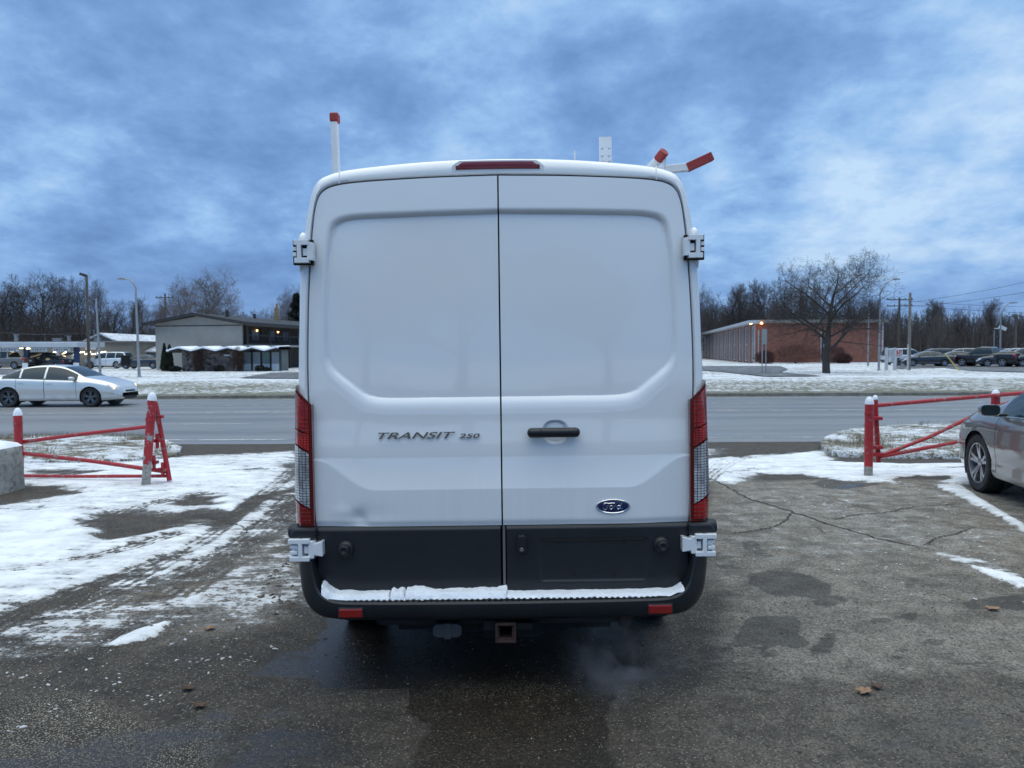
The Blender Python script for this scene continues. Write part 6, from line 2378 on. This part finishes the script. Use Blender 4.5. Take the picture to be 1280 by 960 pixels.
lamp_arc('street_lamp', 174, 471, 53, (169.5, 356), (156, 348.5), 'curved pale grey street lamp in front of the motel', m_metal, .10)
lamp_arc('street_lamp', 1098.5, 466, 62, (1100.5, 362), (1117, 349), 'slim curved street lamp rising beside the big bare tree', m_metal, .09)
lamp_arc('street_lamp', 1250, 440, 95, (1251, 390), (1262, 378.5), 'far street lamp with angled head over the parked cars', m_metal, .13, 1.0)


def pole(name, px, top, Y, r, label, mat, lean=0.0, cat='pole', group=None, arms=()):
    p0 = Vector((ax(px, Y), Y, -.05)); zt_ = up(px, top, Y)
    root = empty(name, p0, 0, label, cat, group)
    mb = MB(); mb.tube([(0, 0, 0), (lean, 0, zt_ + .05)], [r, r * .7], 10); mb.build('shaft', mat, root)
    for dz, hw in arms:
        mb = MB(); mb.box(lean - hw, lean + hw, -.16, -.06, zt_ - dz, zt_ - dz + .13); ca = mb.build('crossarm', m_wood, root)
        for k in (-.9, -.4, .4, .9):
            mb = MB(); mb.lathe([(.05, 0), (.06, .1), (.03, .2), (0, .22)], (lean + hw * k, -.11, zt_ - dz + .13), 'Z', 8); mb.build('insulator', m_dark, ca)
    return root


p = pole('wooden_lamp_pole', 111.5, 344, 66, .14, 'dark wooden pole carrying a small lamp head at the left', m_wood, 0.0)
mb = MB(); mb.tube([(0, 0, up(0, 347, 66)), (-.20, 0, up(0, 344.5, 66))], .05, 8); mb.box(-.55, -.05, -.14, .14, up(0, 344.5, 66) - .02, up(0, 341.5, 66), Matrix.Rotation(R(18), 3, 'Y')); mb.build('lamp_head', m_dark, p)
pole('metal_post', 125.5, 373, 54, .085, 'leaning grey metal post between wooden pole and curved lamp', m_metal, -.17, 'post')
pole('utility_pole', 208.5, 367, 110, .17, 'wooden utility pole among the bare trees left of the motel gable', m_wood, 0, 'utility pole', None, ((.6, 1.3),))
pole('utility_pole', 1123, 372, 110, .19, 'utility pole with two crossarms beyond the brick building', m_wood, 0, 'utility pole', None, ((.3, 1.9), (1.2, 1.9)))
pole('wooden_pole', 1136.3, 366, 63, .14, 'plain wooden pole at the verge right of the white sign', M('grey_wood_pole', (.20, .18, .16), .9, var=.3, vscale=3), 0)
pole('metal_post', 1085, 392, 80, .085, 'thin grey post against the brick wall right of the big tree', m_metal, 0, 'post')
pole('utility_pole', 1269, 393, 130, .2, 'distant utility pole with crossarm near the right edge', m_wood, 0, 'utility pole', None, ((.4, 1.8),))
p = pole('flood_lamp_pole', 1242, 413, 100, .08, 'short pole with white flood lamp among the parked cars', m_metal, 0, 'lamp')
mb = MB(); mb.box(.6, 1.5, -.2, .1, up(0, 417, 100), up(0, 413, 100), Matrix.Rotation(R(25), 3, 'Y')); mb.box(0, .8, -.04, .04, up(0, 415.5, 100) - .05, up(0, 415.5, 100) + .05); mb.build('lamp_head', M('white_shell', (.6, .63, .65), .5), p)
pole('white_bollard', 1134.6, 430, 62.5, .07, 'short white marker post beside the plain wooden pole', m_winw, 0, 'post')

# road sign seen from the back
sg = empty('road_sign', (ax(955, 54), 54, -.05), 0, 'tall narrow grey road sign on two posts left of the big tree', 'sign')
for s in (-1, 1):
    mb = MB(); mb.box(s * .13 - .03, s * .13 + .03, -.03, .03, 0, up(0, 416, 54)); mb.build('leg', m_metal, sg)
mb = MB(); mb.box(-.17, .17, -.06, -.035, up(0, 433.5, 54), up(0, 414.5, 54)); mb.build('panel', M('sign_back', (.22, .25, .26), .6), sg)

# white monument sign
ms = empty('lot_sign', (ax(1113, 63), 63, -.05), 0, 'low white framed board on two legs beside the brick building', 'sign')
for px in (1108, 1118.5):
    x = ax(px, 63) - ax(1113, 63); mb = MB(); mb.box(x - .1, x + .1, -.1, .1, 0, up(0, 438.5, 63)); mb.build('leg', m_winw, ms)
a = ax(1109, 63) - ax(1113, 63); b_ = ax(1117.6, 63) - ax(1113, 63)
mb = MB(); mb.box(a, b_, -.05, .02, up(0, 451.5, 63), up(0, 440.5, 63)); bd = mb.build('board', M('pale_board', (.42, .45, .47), .5), ms)
mb = MB(); mb.box(a + .02, a + .10, -.056, -.051, up(0, 450, 63), up(0, 441, 63)); mb.build('red_edge', M('red_board_edge', (.40, .03, .03), .5), ms)
mb = MB()
for k in range(4): mb.box(a + .16, b_ - .08, -.056, -.051, up(0, 448.5 - 2 * k, 63), up(0, 448.0 - 2 * k, 63))
mb.build('faint_lines', M('grey_print', (.16, .17, .20), .6), ms)
rs = empty('red_lettered_board', (ax(1124, 74), 74, -.05), 0, 'small board with red characters behind the white lot sign', 'sign')
mb = MB(); mb.box(-.30, .32, 0, .03, 1.0, 1.85); mb.build('board', M('white_board', (.66, .68, .7), .5), rs)
for s in (-.2, .22):
    mb = MB(); mb.box(s - .02, s + .02, .03, .07, 0, 1.8); mb.build('leg', m_metal, rs)
mb = MB()
for a0, b0_, c0, d0 in ((-.24, -.16, 1.1, 1.75), (-.06, .02, 1.1, 1.75), (-.16, -.06, 1.38, 1.48), (.06, .28, 1.65, 1.75), (.13, .21, 1.1, 1.65)): mb.box(a0, b0_, -.01, 0, c0, d0)
mb.build('red_characters', M('red_board_edge', (.40, .03, .03), .5), rs)


# wires
def wire(name, a, b_, sag, label, r=.012, group=None, parts=None):
    a = Vector(a); b_ = Vector(b_)
    mb = MB(); pts = [a.lerp(b_, t) - Vector((0, 0, sag * 4 * t * (1 - t))) for t in np.linspace(0, 1, 24)]
    mb.tube(pts, r, 4, caps=False)
    return tag(mb.build(name, m_dark), label, 'wire', group)


wire('power_line', at(-60, 410, 70), at(208, 400, 110), 1.2, 'dark power line sagging over the drive-in at the left', .03)
wire('power_line', at(1123, 375, 110), at(1420, 382, 100), .5, 'upper far power line running right from the double crossarm pole', .018)
wire('power_line', at(1123, 380, 110), at(1420, 392, 100), .5, 'lower far power line running right from the double crossarm pole', .018)
wire('power_line', at(1136.5, 378, 63), at(1420, 318, 45), .3, 'power line rising steeply right from the plain wooden pole', .012)
wire('power_line', at(1136.5, 383, 63), at(1420, 338, 45), .3, 'lower of the wires rising right from the plain wooden pole', .012)
gw = wire('guy_wire', at(1137, 392, 63), at(1199, 463.5, 60), 0, 'thin guy wire slanting down to the right of the wooden pole', .012)
mb = MB(); a_ = at(1181, 442, 61); b_ = at(1199, 463.5, 60); mb.tube([a_, b_], .045, 8)
o = mb.build('wire_guard', M('yellow_plastic', (.50, .40, .08), .5)); o.parent = gw

# ------------------------------------------------------------------ trees
m_bark = M('grey_bark', (.050, .044, .040), .95, var=.35, vscale=5, bump=.01, bscale=20, stretch=(1, 1, .3))
m_twigs = M('winter_twigs', (.078, .066, .062), .95, var=.2, vscale=1)


def grow_tree(seed, H, trunk_r, fork, spread, nlev=5, kids=(5, 5, 5, 4), lens=(.50, .55, .55, .55), rmin=.010, up_=.25, clear=.25, dens=1.0, wob=.18):
    "returns (heavy, twigs): lists of (points, radii)"
    r_ = random.Random(seed)
    heavy, twigs = [], []

    def branch(p, d, L, rad, lev):
        n = 5 if lev < 2 else (4 if lev < 4 else 3)
        pts = [p.copy()]; rr = [rad]
        cur = p.copy(); dd = d.copy()
        for k in range(n):
            dd = (dd + Vector((r_.gauss(0, wob), r_.gauss(0, wob), r_.gauss(0, wob * .7) + up_ * (.5 if lev else .2)))).normalized()
            cur = cur + dd * (L / n)
            pts.append(cur.copy()); rr.append(max(rad * (1 - .72 * (k + 1) / n), rmin * .6))
        (heavy if lev <= 1 else twigs).append((pts, rr))
        if lev >= nlev: return
        nk = max(2, int(round(kids[lev] * dens * (1 + r_.uniform(-.2, .2)))))
        for i in range(nk):
            t = clear + (1 - clear) * (i + r_.random() * .8) / nk if lev == 0 else .18 + .82 * (i + r_.random()) / nk
            t = min(t, .98)
            f = t * n; k = min(int(f), n - 1)
            q = pts[k].lerp(pts[k + 1], f - k)
            base_d = (pts[k + 1] - pts[k]).normalized()
            az = i * 2.4 + r_.random() * 1.2
            perp = base_d.orthogonal().normalized()
            perp = Matrix.Rotation(az, 3, base_d) @ perp
            ang = R(spread) * (1 - .35 * t if lev == 0 else 1) * r_.uniform(.7, 1.2)
            nd = (base_d * math.cos(ang) + perp * math.sin(ang)).normalized()
            nl = L * lens[min(lev, len(lens) - 1)] * (1.15 - .45 * t) * r_.uniform(.8, 1.2)
            nr = max(rad * (1 - .7 * t) * r_.uniform(.50, .68), rmin)
            branch(q, nd, nl, nr, lev + 1)
        # leader continues as a fork
    branch(Vector((0, 0, 0)), Vector((0, 0, 1)), H, trunk_r, 0)
    return heavy, twigs


def strands(lst, n):
    VV = []; FF = []; b = 0
    for pts, rr in lst:
        P = np.array(pts); m = len(P)
        T = np.gradient(P, axis=0); T /= np.linalg.norm(T, axis=1)[:, None] + 1e-9
        ref = np.array([.3, .9, .2]) if abs(T[0][2]) > .8 else np.array([0, 0, 1.])
        X = np.cross(T, ref); X /= np.linalg.norm(X, axis=1)[:, None] + 1e-9
        Y = np.cross(T, X)
        an = 2 * np.pi * np.arange(n) / n
        ring_ = P[:, None] + (X[:, None] * np.cos(an)[None, :, None] + Y[:, None] * np.sin(an)[None, :, None]) * np.array(rr)[:, None, None]
        VV.append(ring_.reshape(-1, 3))
        i, k = np.meshgrid(np.arange(m - 1), np.arange(n), indexing='ij')
        a = b + i * n + k; a2 = b + i * n + (k + 1) % n
        FF.append(np.stack([a, a2, a2 + n, a + n], -1).reshape(-1, 4))
        b += m * n
    V_ = np.vstack(VV); F_ = np.vstack(FF)
    return V_, F_


def fast_mesh(name, V_, F_, mat):
    me = bpy.data.meshes.new(name)
    me.vertices.add(len(V_)); me.vertices.foreach_set('co', V_.ravel())
    me.loops.add(F_.size); me.loops.foreach_set('vertex_index', F_.ravel().astype(np.int32))
    me.polygons.add(len(F_)); me.polygons.foreach_set('loop_start', np.arange(0, F_.size, F_.shape[1]))
    me.polygons.foreach_set('use_smooth', np.ones(len(F_), bool))
    me.update(calc_edges=True)
    me.materials.append(mat)
    return me


TREES = {}
def tree_proto(key, *a, twigmat=None, **k):
    hv, tw = grow_tree(*a, **k)
    # normalise to the asked height
    H = a[1]
    top = max(max(p.z for p in pts) for pts, _ in tw)
    s = H / top
    for lst in (hv, tw):
        for pts, rr in lst:
            for p in pts: p *= s
    V1, F1 = strands(hv, 7); V2, F2 = strands(tw, 3)
    TREES[key] = (fast_mesh('trunk', V1, F1, m_bark), fast_mesh('crown', V2, F2, twigmat or m_twigs), H)
    return len(F2)


m_twpale = M('pale_winter_twigs', (.15, .125, .11), .95, var=.2, vscale=1)
m_twdark = M('dark_winter_twigs', (.050, .042, .040), .95, var=.2, vscale=1)
cnt = [
    tree_proto('big', 5, 8.9, .205, 0, 56, nlev=5, kids=(15, 8, 7, 4, 3), lens=(.60, .58, .55, .60, .6), rmin=.0058, up_=.05, clear=.24, wob=.075, twigmat=m_twdark),
    tree_proto('a', 21, 12, .22, 0, 46, nlev=4, kids=(13, 8, 6, 4), lens=(.50, .55, .58, .65), rmin=.012, up_=.07, clear=.22, wob=.08, twigmat=m_twdark),
    tree_proto('b', 22, 13, .24, 0, 38, nlev=4, kids=(13, 8, 6, 4), lens=(.50, .52, .58, .65), rmin=.012, up_=.09, clear=.28, wob=.08),
    tree_proto('c', 23, 11, .18, 0, 30, nlev=4, kids=(11, 7, 6, 4), lens=(.50, .50, .58, .65), rmin=.012, up_=.10, clear=.3, wob=.08),
    tree_proto('d', 24, 12, .22, 0, 50, nlev=4, kids=(12, 9, 8, 5), lens=(.60, .55, .58, .65), rmin=.012, up_=.07, clear=.22, wob=.09, twigmat=m_twpale),
]
print('tree faces', cnt)
TR = random.Random(8)


def tree(key, px, Y, top, label, group=None, wide=1.0, cat='tree', rz=None):
    mt, mc, H = TREES[key]
    h = up(px, top, Y) + .05
    root = empty('bare_tree', (ax(px, Y), Y, -.05), TR.random() * 6.28 if rz is None else rz, label, cat, group)
    s = h / H
    root.scale = (s * wide, s * wide, s)
    for nm, me_ in (('trunk', mt), ('crown', mc)):
        o = bpy.data.objects.new(nm, me_); COL.objects.link(o); o.parent = root
    return root


tree('big', 1033, 55.5, 306, 'big bare spreading tree on the snowy verge before the brick building', wide=1.36, rz=.6 + math.pi)
tree('d', 247, 92, 328, 'tall pale bare tree standing behind the motel gable', wide=1.05)
tree('d', 218, 100, 342, 'pale bare tree left of the tallest one behind the motel', wide=.8)
tree('d', 348, 96, 352, 'pale bare tree behind the motel close to the van', wide=.85)
tree('a', 52, 125, 334, 'broad dark bare tree, the widest of those behind the drive-in', wide=1.15)
L1 = 'bare winter tree in the wood behind the drive-in'
G1 = 'bare trees of the wood on the left'
for px, Y, top, key, wd in ((-150, 120, 340, 'a', 1), (-105, 130, 345, 'b', 1), (-60, 118, 338, 'a', 1.1), (-25, 135, 342, 'b', 1), (5, 122, 346, 'a', 1), (28, 140, 340, 'b', 1), (82, 120, 344, 'b', .9), (104, 132, 338, 'a', .8),
                            (122, 118, 348, 'b', .8), (140, 134, 368, 'a', .9), (160, 122, 372, 'c', .9), (182, 135, 366, 'a', .8), (196, 120, 375, 'c', 1), (262, 130, 370, 'a', .9), (285, 120, 380, 'a', .9), (305, 130, 388, 'c', .9), (330, 125, 382, 'a', .9), (362, 122, 372, 'a', .8)):
    tree(key, px, Y, top, L1, G1, wd)
L2 = 'bare winter tree in the wood behind the brick building'
G2 = 'bare trees of the wood on the right'
for px, Y, top, key, wd in ((872, 150, 352, 'b', .8), (890, 160, 358, 'a', .8), (905, 150, 352, 'c', .9), (925, 148, 353, 'b', .9), (944, 155, 350, 'a', .8), (962, 150, 347, 'c', 1.0), (985, 145, 340, 'a', .8), (1000, 150, 345, 'b', .9), (1015, 155, 350, 'a', .8),
                            (1060, 150, 360, 'b', .8), (1085, 150, 365, 'a', .8), (1105, 150, 372, 'c', .9), (1128, 145, 378, 'a', .9), (1150, 150, 380, 'c', 1), (1168, 140, 374, 'b', .8), (1186, 150, 371, 'c', 1.1), (1205, 142, 378, 'a', .8), (1222, 150, 372, 'c', 1.1),
                            (1238, 145, 382, 'b', .8), (1255, 150, 388, 'a', .9), (1275, 142, 386, 'c', .9), (1300, 150, 380, 'b', .9), (1330, 145, 378, 'a', 1), (1370, 150, 376, 'b', 1), (1420, 150, 372, 'a', 1), (1480, 150, 370, 'b', 1)):
    tree(key, px, Y + (60 if px < 965 else 0), top, L2, G2, wd)
tree('d', 1168, 115, 385, 'pale slender bare tree before the wood beyond the parked cars', wide=.5)
# dark pine at the van's left edge
pn = empty('pine_tree', (ax(372, 95), 95, -.05), 0, 'dark evergreen half hidden behind the left edge of the van', 'tree')
mb = MB(); mb.tube([(0, 0, 0), (0, 0, 8)], [.2, .05], 8); mb.build('trunk', m_bark, pn)
r_ = np.random.default_rng(3); mb = MB(); hh = up(0, 368, 95)
for k in range(6000):
    t = r_.random() ** .9; a = r_.random() * 6.28; rr = 1.9 * (1 - t) ** .7 * (.35 + .65 * r_.random()) * (.8 + .3 * math.sin(t * 40))
    c = np.array([rr * math.cos(a), rr * math.sin(a), 1.5 + t * (hh - 1.5)]); s_ = .12 + .1 * r_.random()
    d1 = np.array([math.cos(a), math.sin(a), -.2 + .3 * r_.normal()]); d2 = np.cross(d1, r_.normal(size=3)); d2 /= np.linalg.norm(d2)
    mb.add([c - d2 * s_ * .4, c + d2 * s_ * .4, c + d1 * s_ * 2], [(0, 1, 2)])
mb.build('crown', m_everg, pn, fix=False)

# the depth of the wood: dense brush that reads as one mass
def woodland(px0, px1, Y0, Y1, top0, n, seed, label, mat):
    r_ = np.random.default_rng(seed)
    lst = []
    for k in range(n):
        Y = Y0 + (Y1 - Y0) * r_.random()
        px = px0 + (px1 - px0) * r_.random()
        x = ax(px, Y)
        tp = top0(px) + 14 * r_.random() ** .7 * (1 if r_.random() < .8 else 2.2)
        h = max(1.5, up(px, tp, Y)) * (.75 + .25 * r_.random())
        r0 = .05 + .09 * r_.random() ** 2
        ln = r_.normal() * .06 * h
        mid = np.array([x + ln * .4, Y, h * .5]); tip = np.array([x + ln + r_.normal() * .4, Y, h])
        lst.append(([np.array([x, Y, -.1]), mid, tip], [r0, r0 * .7, .012]))
        for q in range(7):
            t = .12 + .85 * r_.random(); b0 = np.array([x, Y, 0]) * (1 - t) + tip * t
            L = h * .26 * (1.15 - t) * (.5 + r_.random())
            dx = r_.choice([-1, 1]) * (.3 + .7 * r_.random())
            e = b0 + np.array([dx * L, r_.normal() * L * .4, L * (.5 + .8 * r_.random())])
            lst.append(([b0, (b0 + e) / 2 + np.array([0, 0, -.05 * L]), e], [r0 * .40 + .012, r0 * .26 + .01, .012]))
    V_, F_ = strands(lst, 3)
    o = bpy.data.objects.new('woodland', fast_mesh('woodland', V_, F_, mat)); COL.objects.link(o)
    return tag(o, label, 'woods', kind='stuff')


woodland(-200, 372, 128, 155, lambda p: np.interp(p, [-200, 0, 130, 150, 372], [372, 374, 380, 394, 400]), 2200, 1, 'dense brown winter wood behind the drive-in and motel', m_twigs)
woodland(960, 1500, 135, 165, lambda p: np.interp(p, [870, 960, 1010, 1100, 1130, 1500], [366, 362, 368, 378, 384, 378]), 2700, 2, 'dense brown winter wood behind the brick building and cars', m_twigs)
woodland(365, 875, 150, 175, lambda p: 385, 2600, 6, 'dense brown winter wood far behind the white van', m_twigs)
woodland(860, 975, 205, 235, lambda p: 371, 1200, 4, 'dense brown winter wood beyond the receding brick wing', m_twigs)

# ------------------------------------------------------------------ parked cars across the road
rimg = M('alloy_rim', (.42, .43, .45), .3, metal=.9)
protos = {k: make_car('parked_car', k, .12, rimg) for k in ('sedan', 'suv', 'pickup')}
used_p = set()
def park(style, px, Y, rz, col, label, cat='car', group=None, z=None, name=None):
    r0 = protos[style]
    o = r0 if style not in used_p else copy_tree(r0)
    used_p.add(style)
    if name: o.name = name
    return place(o, ax(px, Y), Y, ZF + .06 if z is None else z, rz, col, label, cat, group)


GC = 'cars parked beyond the road on the right'
park('suv', 1132, 82, 8, (.70, .73, .76), 'white suv behind the low white framed sign', 'suv', GC)
park('sedan', 1158, 76, 168, (.022, .03, .04), 'dark sedan first to the right of the wooden pole', 'car', GC)
park('suv', 1166, 92, 172, (.015, .017, .02), 'black suv behind the first dark sedan', 'suv', GC)
park('sedan', 1194, 77, 165, (.035, .012, .016), 'dark maroon sedan with red lamps beside the yellow wire guard', 'car', GC)
park('suv', 1199, 90, 160, (.16, .17, .18), 'silver suv behind the dark maroon sedan', 'suv', GC)
park('suv', 1213, 97, 160, (.30, .33, .36), 'pale silver suv in the second row left of the black pickup', 'suv', GC)
park('pickup', 1232, 74, 128, (.012, .013, .015), 'black pickup truck near the middle of the right hand row', 'pickup', GC)
park('sedan', 1228, 94, 160, (.34, .36, .38), 'light sedan behind the black pickup truck', 'car', GC)
park('sedan', 1254, 73, 160, (.028, .032, .042), 'dark blue grey sedan right of the black pickup', 'car', GC)
park('sedan', 1248, 94, 160, (.20, .24, .28), 'grey blue sedan behind the dark blue grey one', 'car', GC)
park('suv', 1268, 90, 160, (.26, .29, .32), 'silver suv at the far right of the second row', 'suv', GC)
park('suv', 1281, 74, 155, (.03, .04, .06), 'dark blue suv cut by the right edge', 'suv', GC)
park('suv', 1188, 108, 170, (.05, .055, .06), 'grey suv in the third row above the maroon sedan', 'suv', GC)
park('sedan', 1240, 110, 170, (.36, .38, .41), 'white sedan in the third row above the black pickup', 'car', GC)
park('suv', 1258, 108, 172, (.28, .31, .34), 'pale suv in the third row near the far street lamp', 'suv', GC)
GL = 'vehicles at the drive-in'
park('pickup', 8, 81, 172, (.19, .175, .16), 'tan and grey pickup under the drive-in canopy at the left edge', 'pickup', GL)
park('suv', 45, 83, 160, (.012, .013, .015), 'black suv with red tail lamps under the canopy', 'suv', GL)
park('sedan', 63, 82, 170, (.014, .012, .015), 'black hatchback with its tailgate open beside the black suv', 'car', GL)
park('suv', 136, 83, 176, (.68, .71, .74), 'white suv parked before the lit strip lights', 'suv', GL)
park('sedan', 180, 80, 178, (.022, .028, .042), 'dark blue sedan right of the white suv, one door open', 'car', GL)
hat = [o for o in scn.objects if o.get('label', '').startswith('black hatchback')][0]
mb = MB(); mb.box(-2.75, -1.75, -.62, .62, 1.52, 1.60, Matrix.Rotation(R(14), 3, 'Y')); o = mb.build('tailgate', m_plas, hat)
dbs = [o for o in scn.objects if o.get('label', '').startswith('dark blue sedan')][0]
mb = MB(); mb.box(1.75, 1.85, -.92, -.86, .35, 1.35); mb.box(.9, 1.85, -1.65, -1.57, .35, 1.0, Matrix.Rotation(R(35), 3, 'Z')); 
mb = MB(); mb.box(.95, 1.9, .86, .93, .35, 1.42, Matrix.Rotation(R(55), 3, 'Z'), (.95, .9, .8)); o = mb.build('open_door', m_plas, dbs, bevel=.05)
# trees behind the viewpoint, which the glossy doors and wet ground reflect
for k_, (x_, y_, key, h_) in enumerate(((-5.5, -17, 'd', 11), (-1.5, -21, 'a', 12), (3.5, -19, 'd', 9), (-11, -20, 'b', 12))):
    mt, mc, H = TREES[key]
    root = empty('bare_tree', (x_, y_, -.05), k_ * 1.7, 'bare tree behind the viewpoint, seen only as a faint reflection in the van doors', 'tree', 'trees reflected in the doors')
    root.scale = (h_ / H,) * 3
    for nm, me_ in (('trunk', mt), ('crown', mc)):
        o = bpy.data.objects.new(nm, me_); COL.objects.link(o); o.parent = root


# ------------------------------------------------------------------ crumbs of snow and grit on the lot
def scatter(name, poly, n, smin, smax, mat, label, seed, bias=.5, flat=.5):
    r_ = np.random.default_rng(seed)
    P = np.array(gpoly(poly)); lo = P.min(0); hi = P.max(0)
    pts = r_.random((n * 6, 2)) * (hi - lo) + lo
    ok = inside(pts[:, 0], pts[:, 1], P) & (vnoise(pts[:, 0], pts[:, 1], 2.5, seed + 9, 4, .6) > bias)
    pts = pts[ok][:n]
    ix = np.clip(np.searchsorted(gx, pts[:, 0]), 1, nx - 1); iy = np.clip(np.searchsorted(gy, pts[:, 1]), 1, ny - 1)
    z = GZ[iy, ix]
    base = np.array([(1, 0, 0), (.5, .87, 0), (-.5, .87, 0), (-1, 0, 0), (-.5, -.87, 0), (.5, -.87, 0), (.45, .2, .8), (-.4, .35, .9), (-.05, -.45, .75)], float)
    F = [(0, 1, 6), (1, 7, 6), (1, 2, 7), (2, 3, 7), (3, 8, 7), (3, 4, 8), (4, 5, 8), (5, 6, 8), (5, 0, 6), (6, 7, 8)]
    m = len(pts)
    s_ = smin + (smax - smin) * r_.random(m) ** 4
    a = r_.random(m) * 6.28
    B = base[None] * (1 + .35 * r_.normal(size=(m, 9, 3)))
    B[:, :, 0] *= (1 + 1.0 * r_.random(m))[:, None]
    B = B * s_[:, None, None]; B[:, :, 2] *= flat
    X = B[:, :, 0] * np.cos(a)[:, None] - B[:, :, 1] * np.sin(a)[:, None] + pts[:, 0:1]
    Y = B[:, :, 0] * np.sin(a)[:, None] + B[:, :, 1] * np.cos(a)[:, None] + pts[:, 1:2]
    Z = B[:, :, 2] + z[:, None] - .001
    V_ = np.stack([X, Y, Z], 2).reshape(-1, 3)
    F_ = (np.arange(m)[:, None, None] * 9 + np.array(F)[None]).reshape(-1, 3)
    o = bpy.data.objects.new(name, fast_mesh(name, V_, F_, mat)); COL.objects.link(o)
    o.data.polygons.foreach_set('use_smooth', np.zeros(len(F_), bool))
    return tag(o, label, 'debris', kind='stuff')


m_crumb = M('grey_snow_crumb', (.50, .51, .52), .85, var=.3, vscale=5)
m_grit = M('pale_grit', (.30, .27, .22), .8, var=.5, vscale=9)
m_gritd = M('dark_grit', (.045, .036, .028), .8, var=.5, vscale=9)
scatter('snow_crumbs', [(-40, 830), (100, 745), (300, 660), (385, 600), (400, 770), (300, 850), (120, 900), (-60, 930)], 1700, .002, .011, m_crumb, 'crumbs of grey snow and ice scattered over the lot left of the van', 1, .40)
scatter('snow_crumbs', [(890, 600), (1200, 606), (1300, 660), (1300, 760), (1150, 800), (900, 700)], 900, .002, .012, m_crumb, 'crumbs of frozen snow scattered over the dry lot right of the van', 2, .54)
scatter('grit', [(-60, 980), (-60, 820), (350, 760), (900, 800), (1340, 820), (1340, 980)], 4200, .0012, .0045, m_grit, 'pale grit strewn over the wet asphalt in the foreground', 3, .45)
scatter('grit', [(-60, 980), (-60, 760), (350, 690), (372, 800), (1340, 700), (1340, 980)], 4000, .002, .009, m_gritd, 'dark dirt crumbs strewn over the asphalt in the foreground', 4, .48)
scatter('mud_clods', [(318, 745), (345, 712), (368, 700), (376, 760), (350, 775), (322, 768)], 170, .004, .018, M('brown_mud', (.10, .085, .07), .85, var=.4, vscale=12), 'churned brown slush beside the left corner of the van', 5, .3, .8)
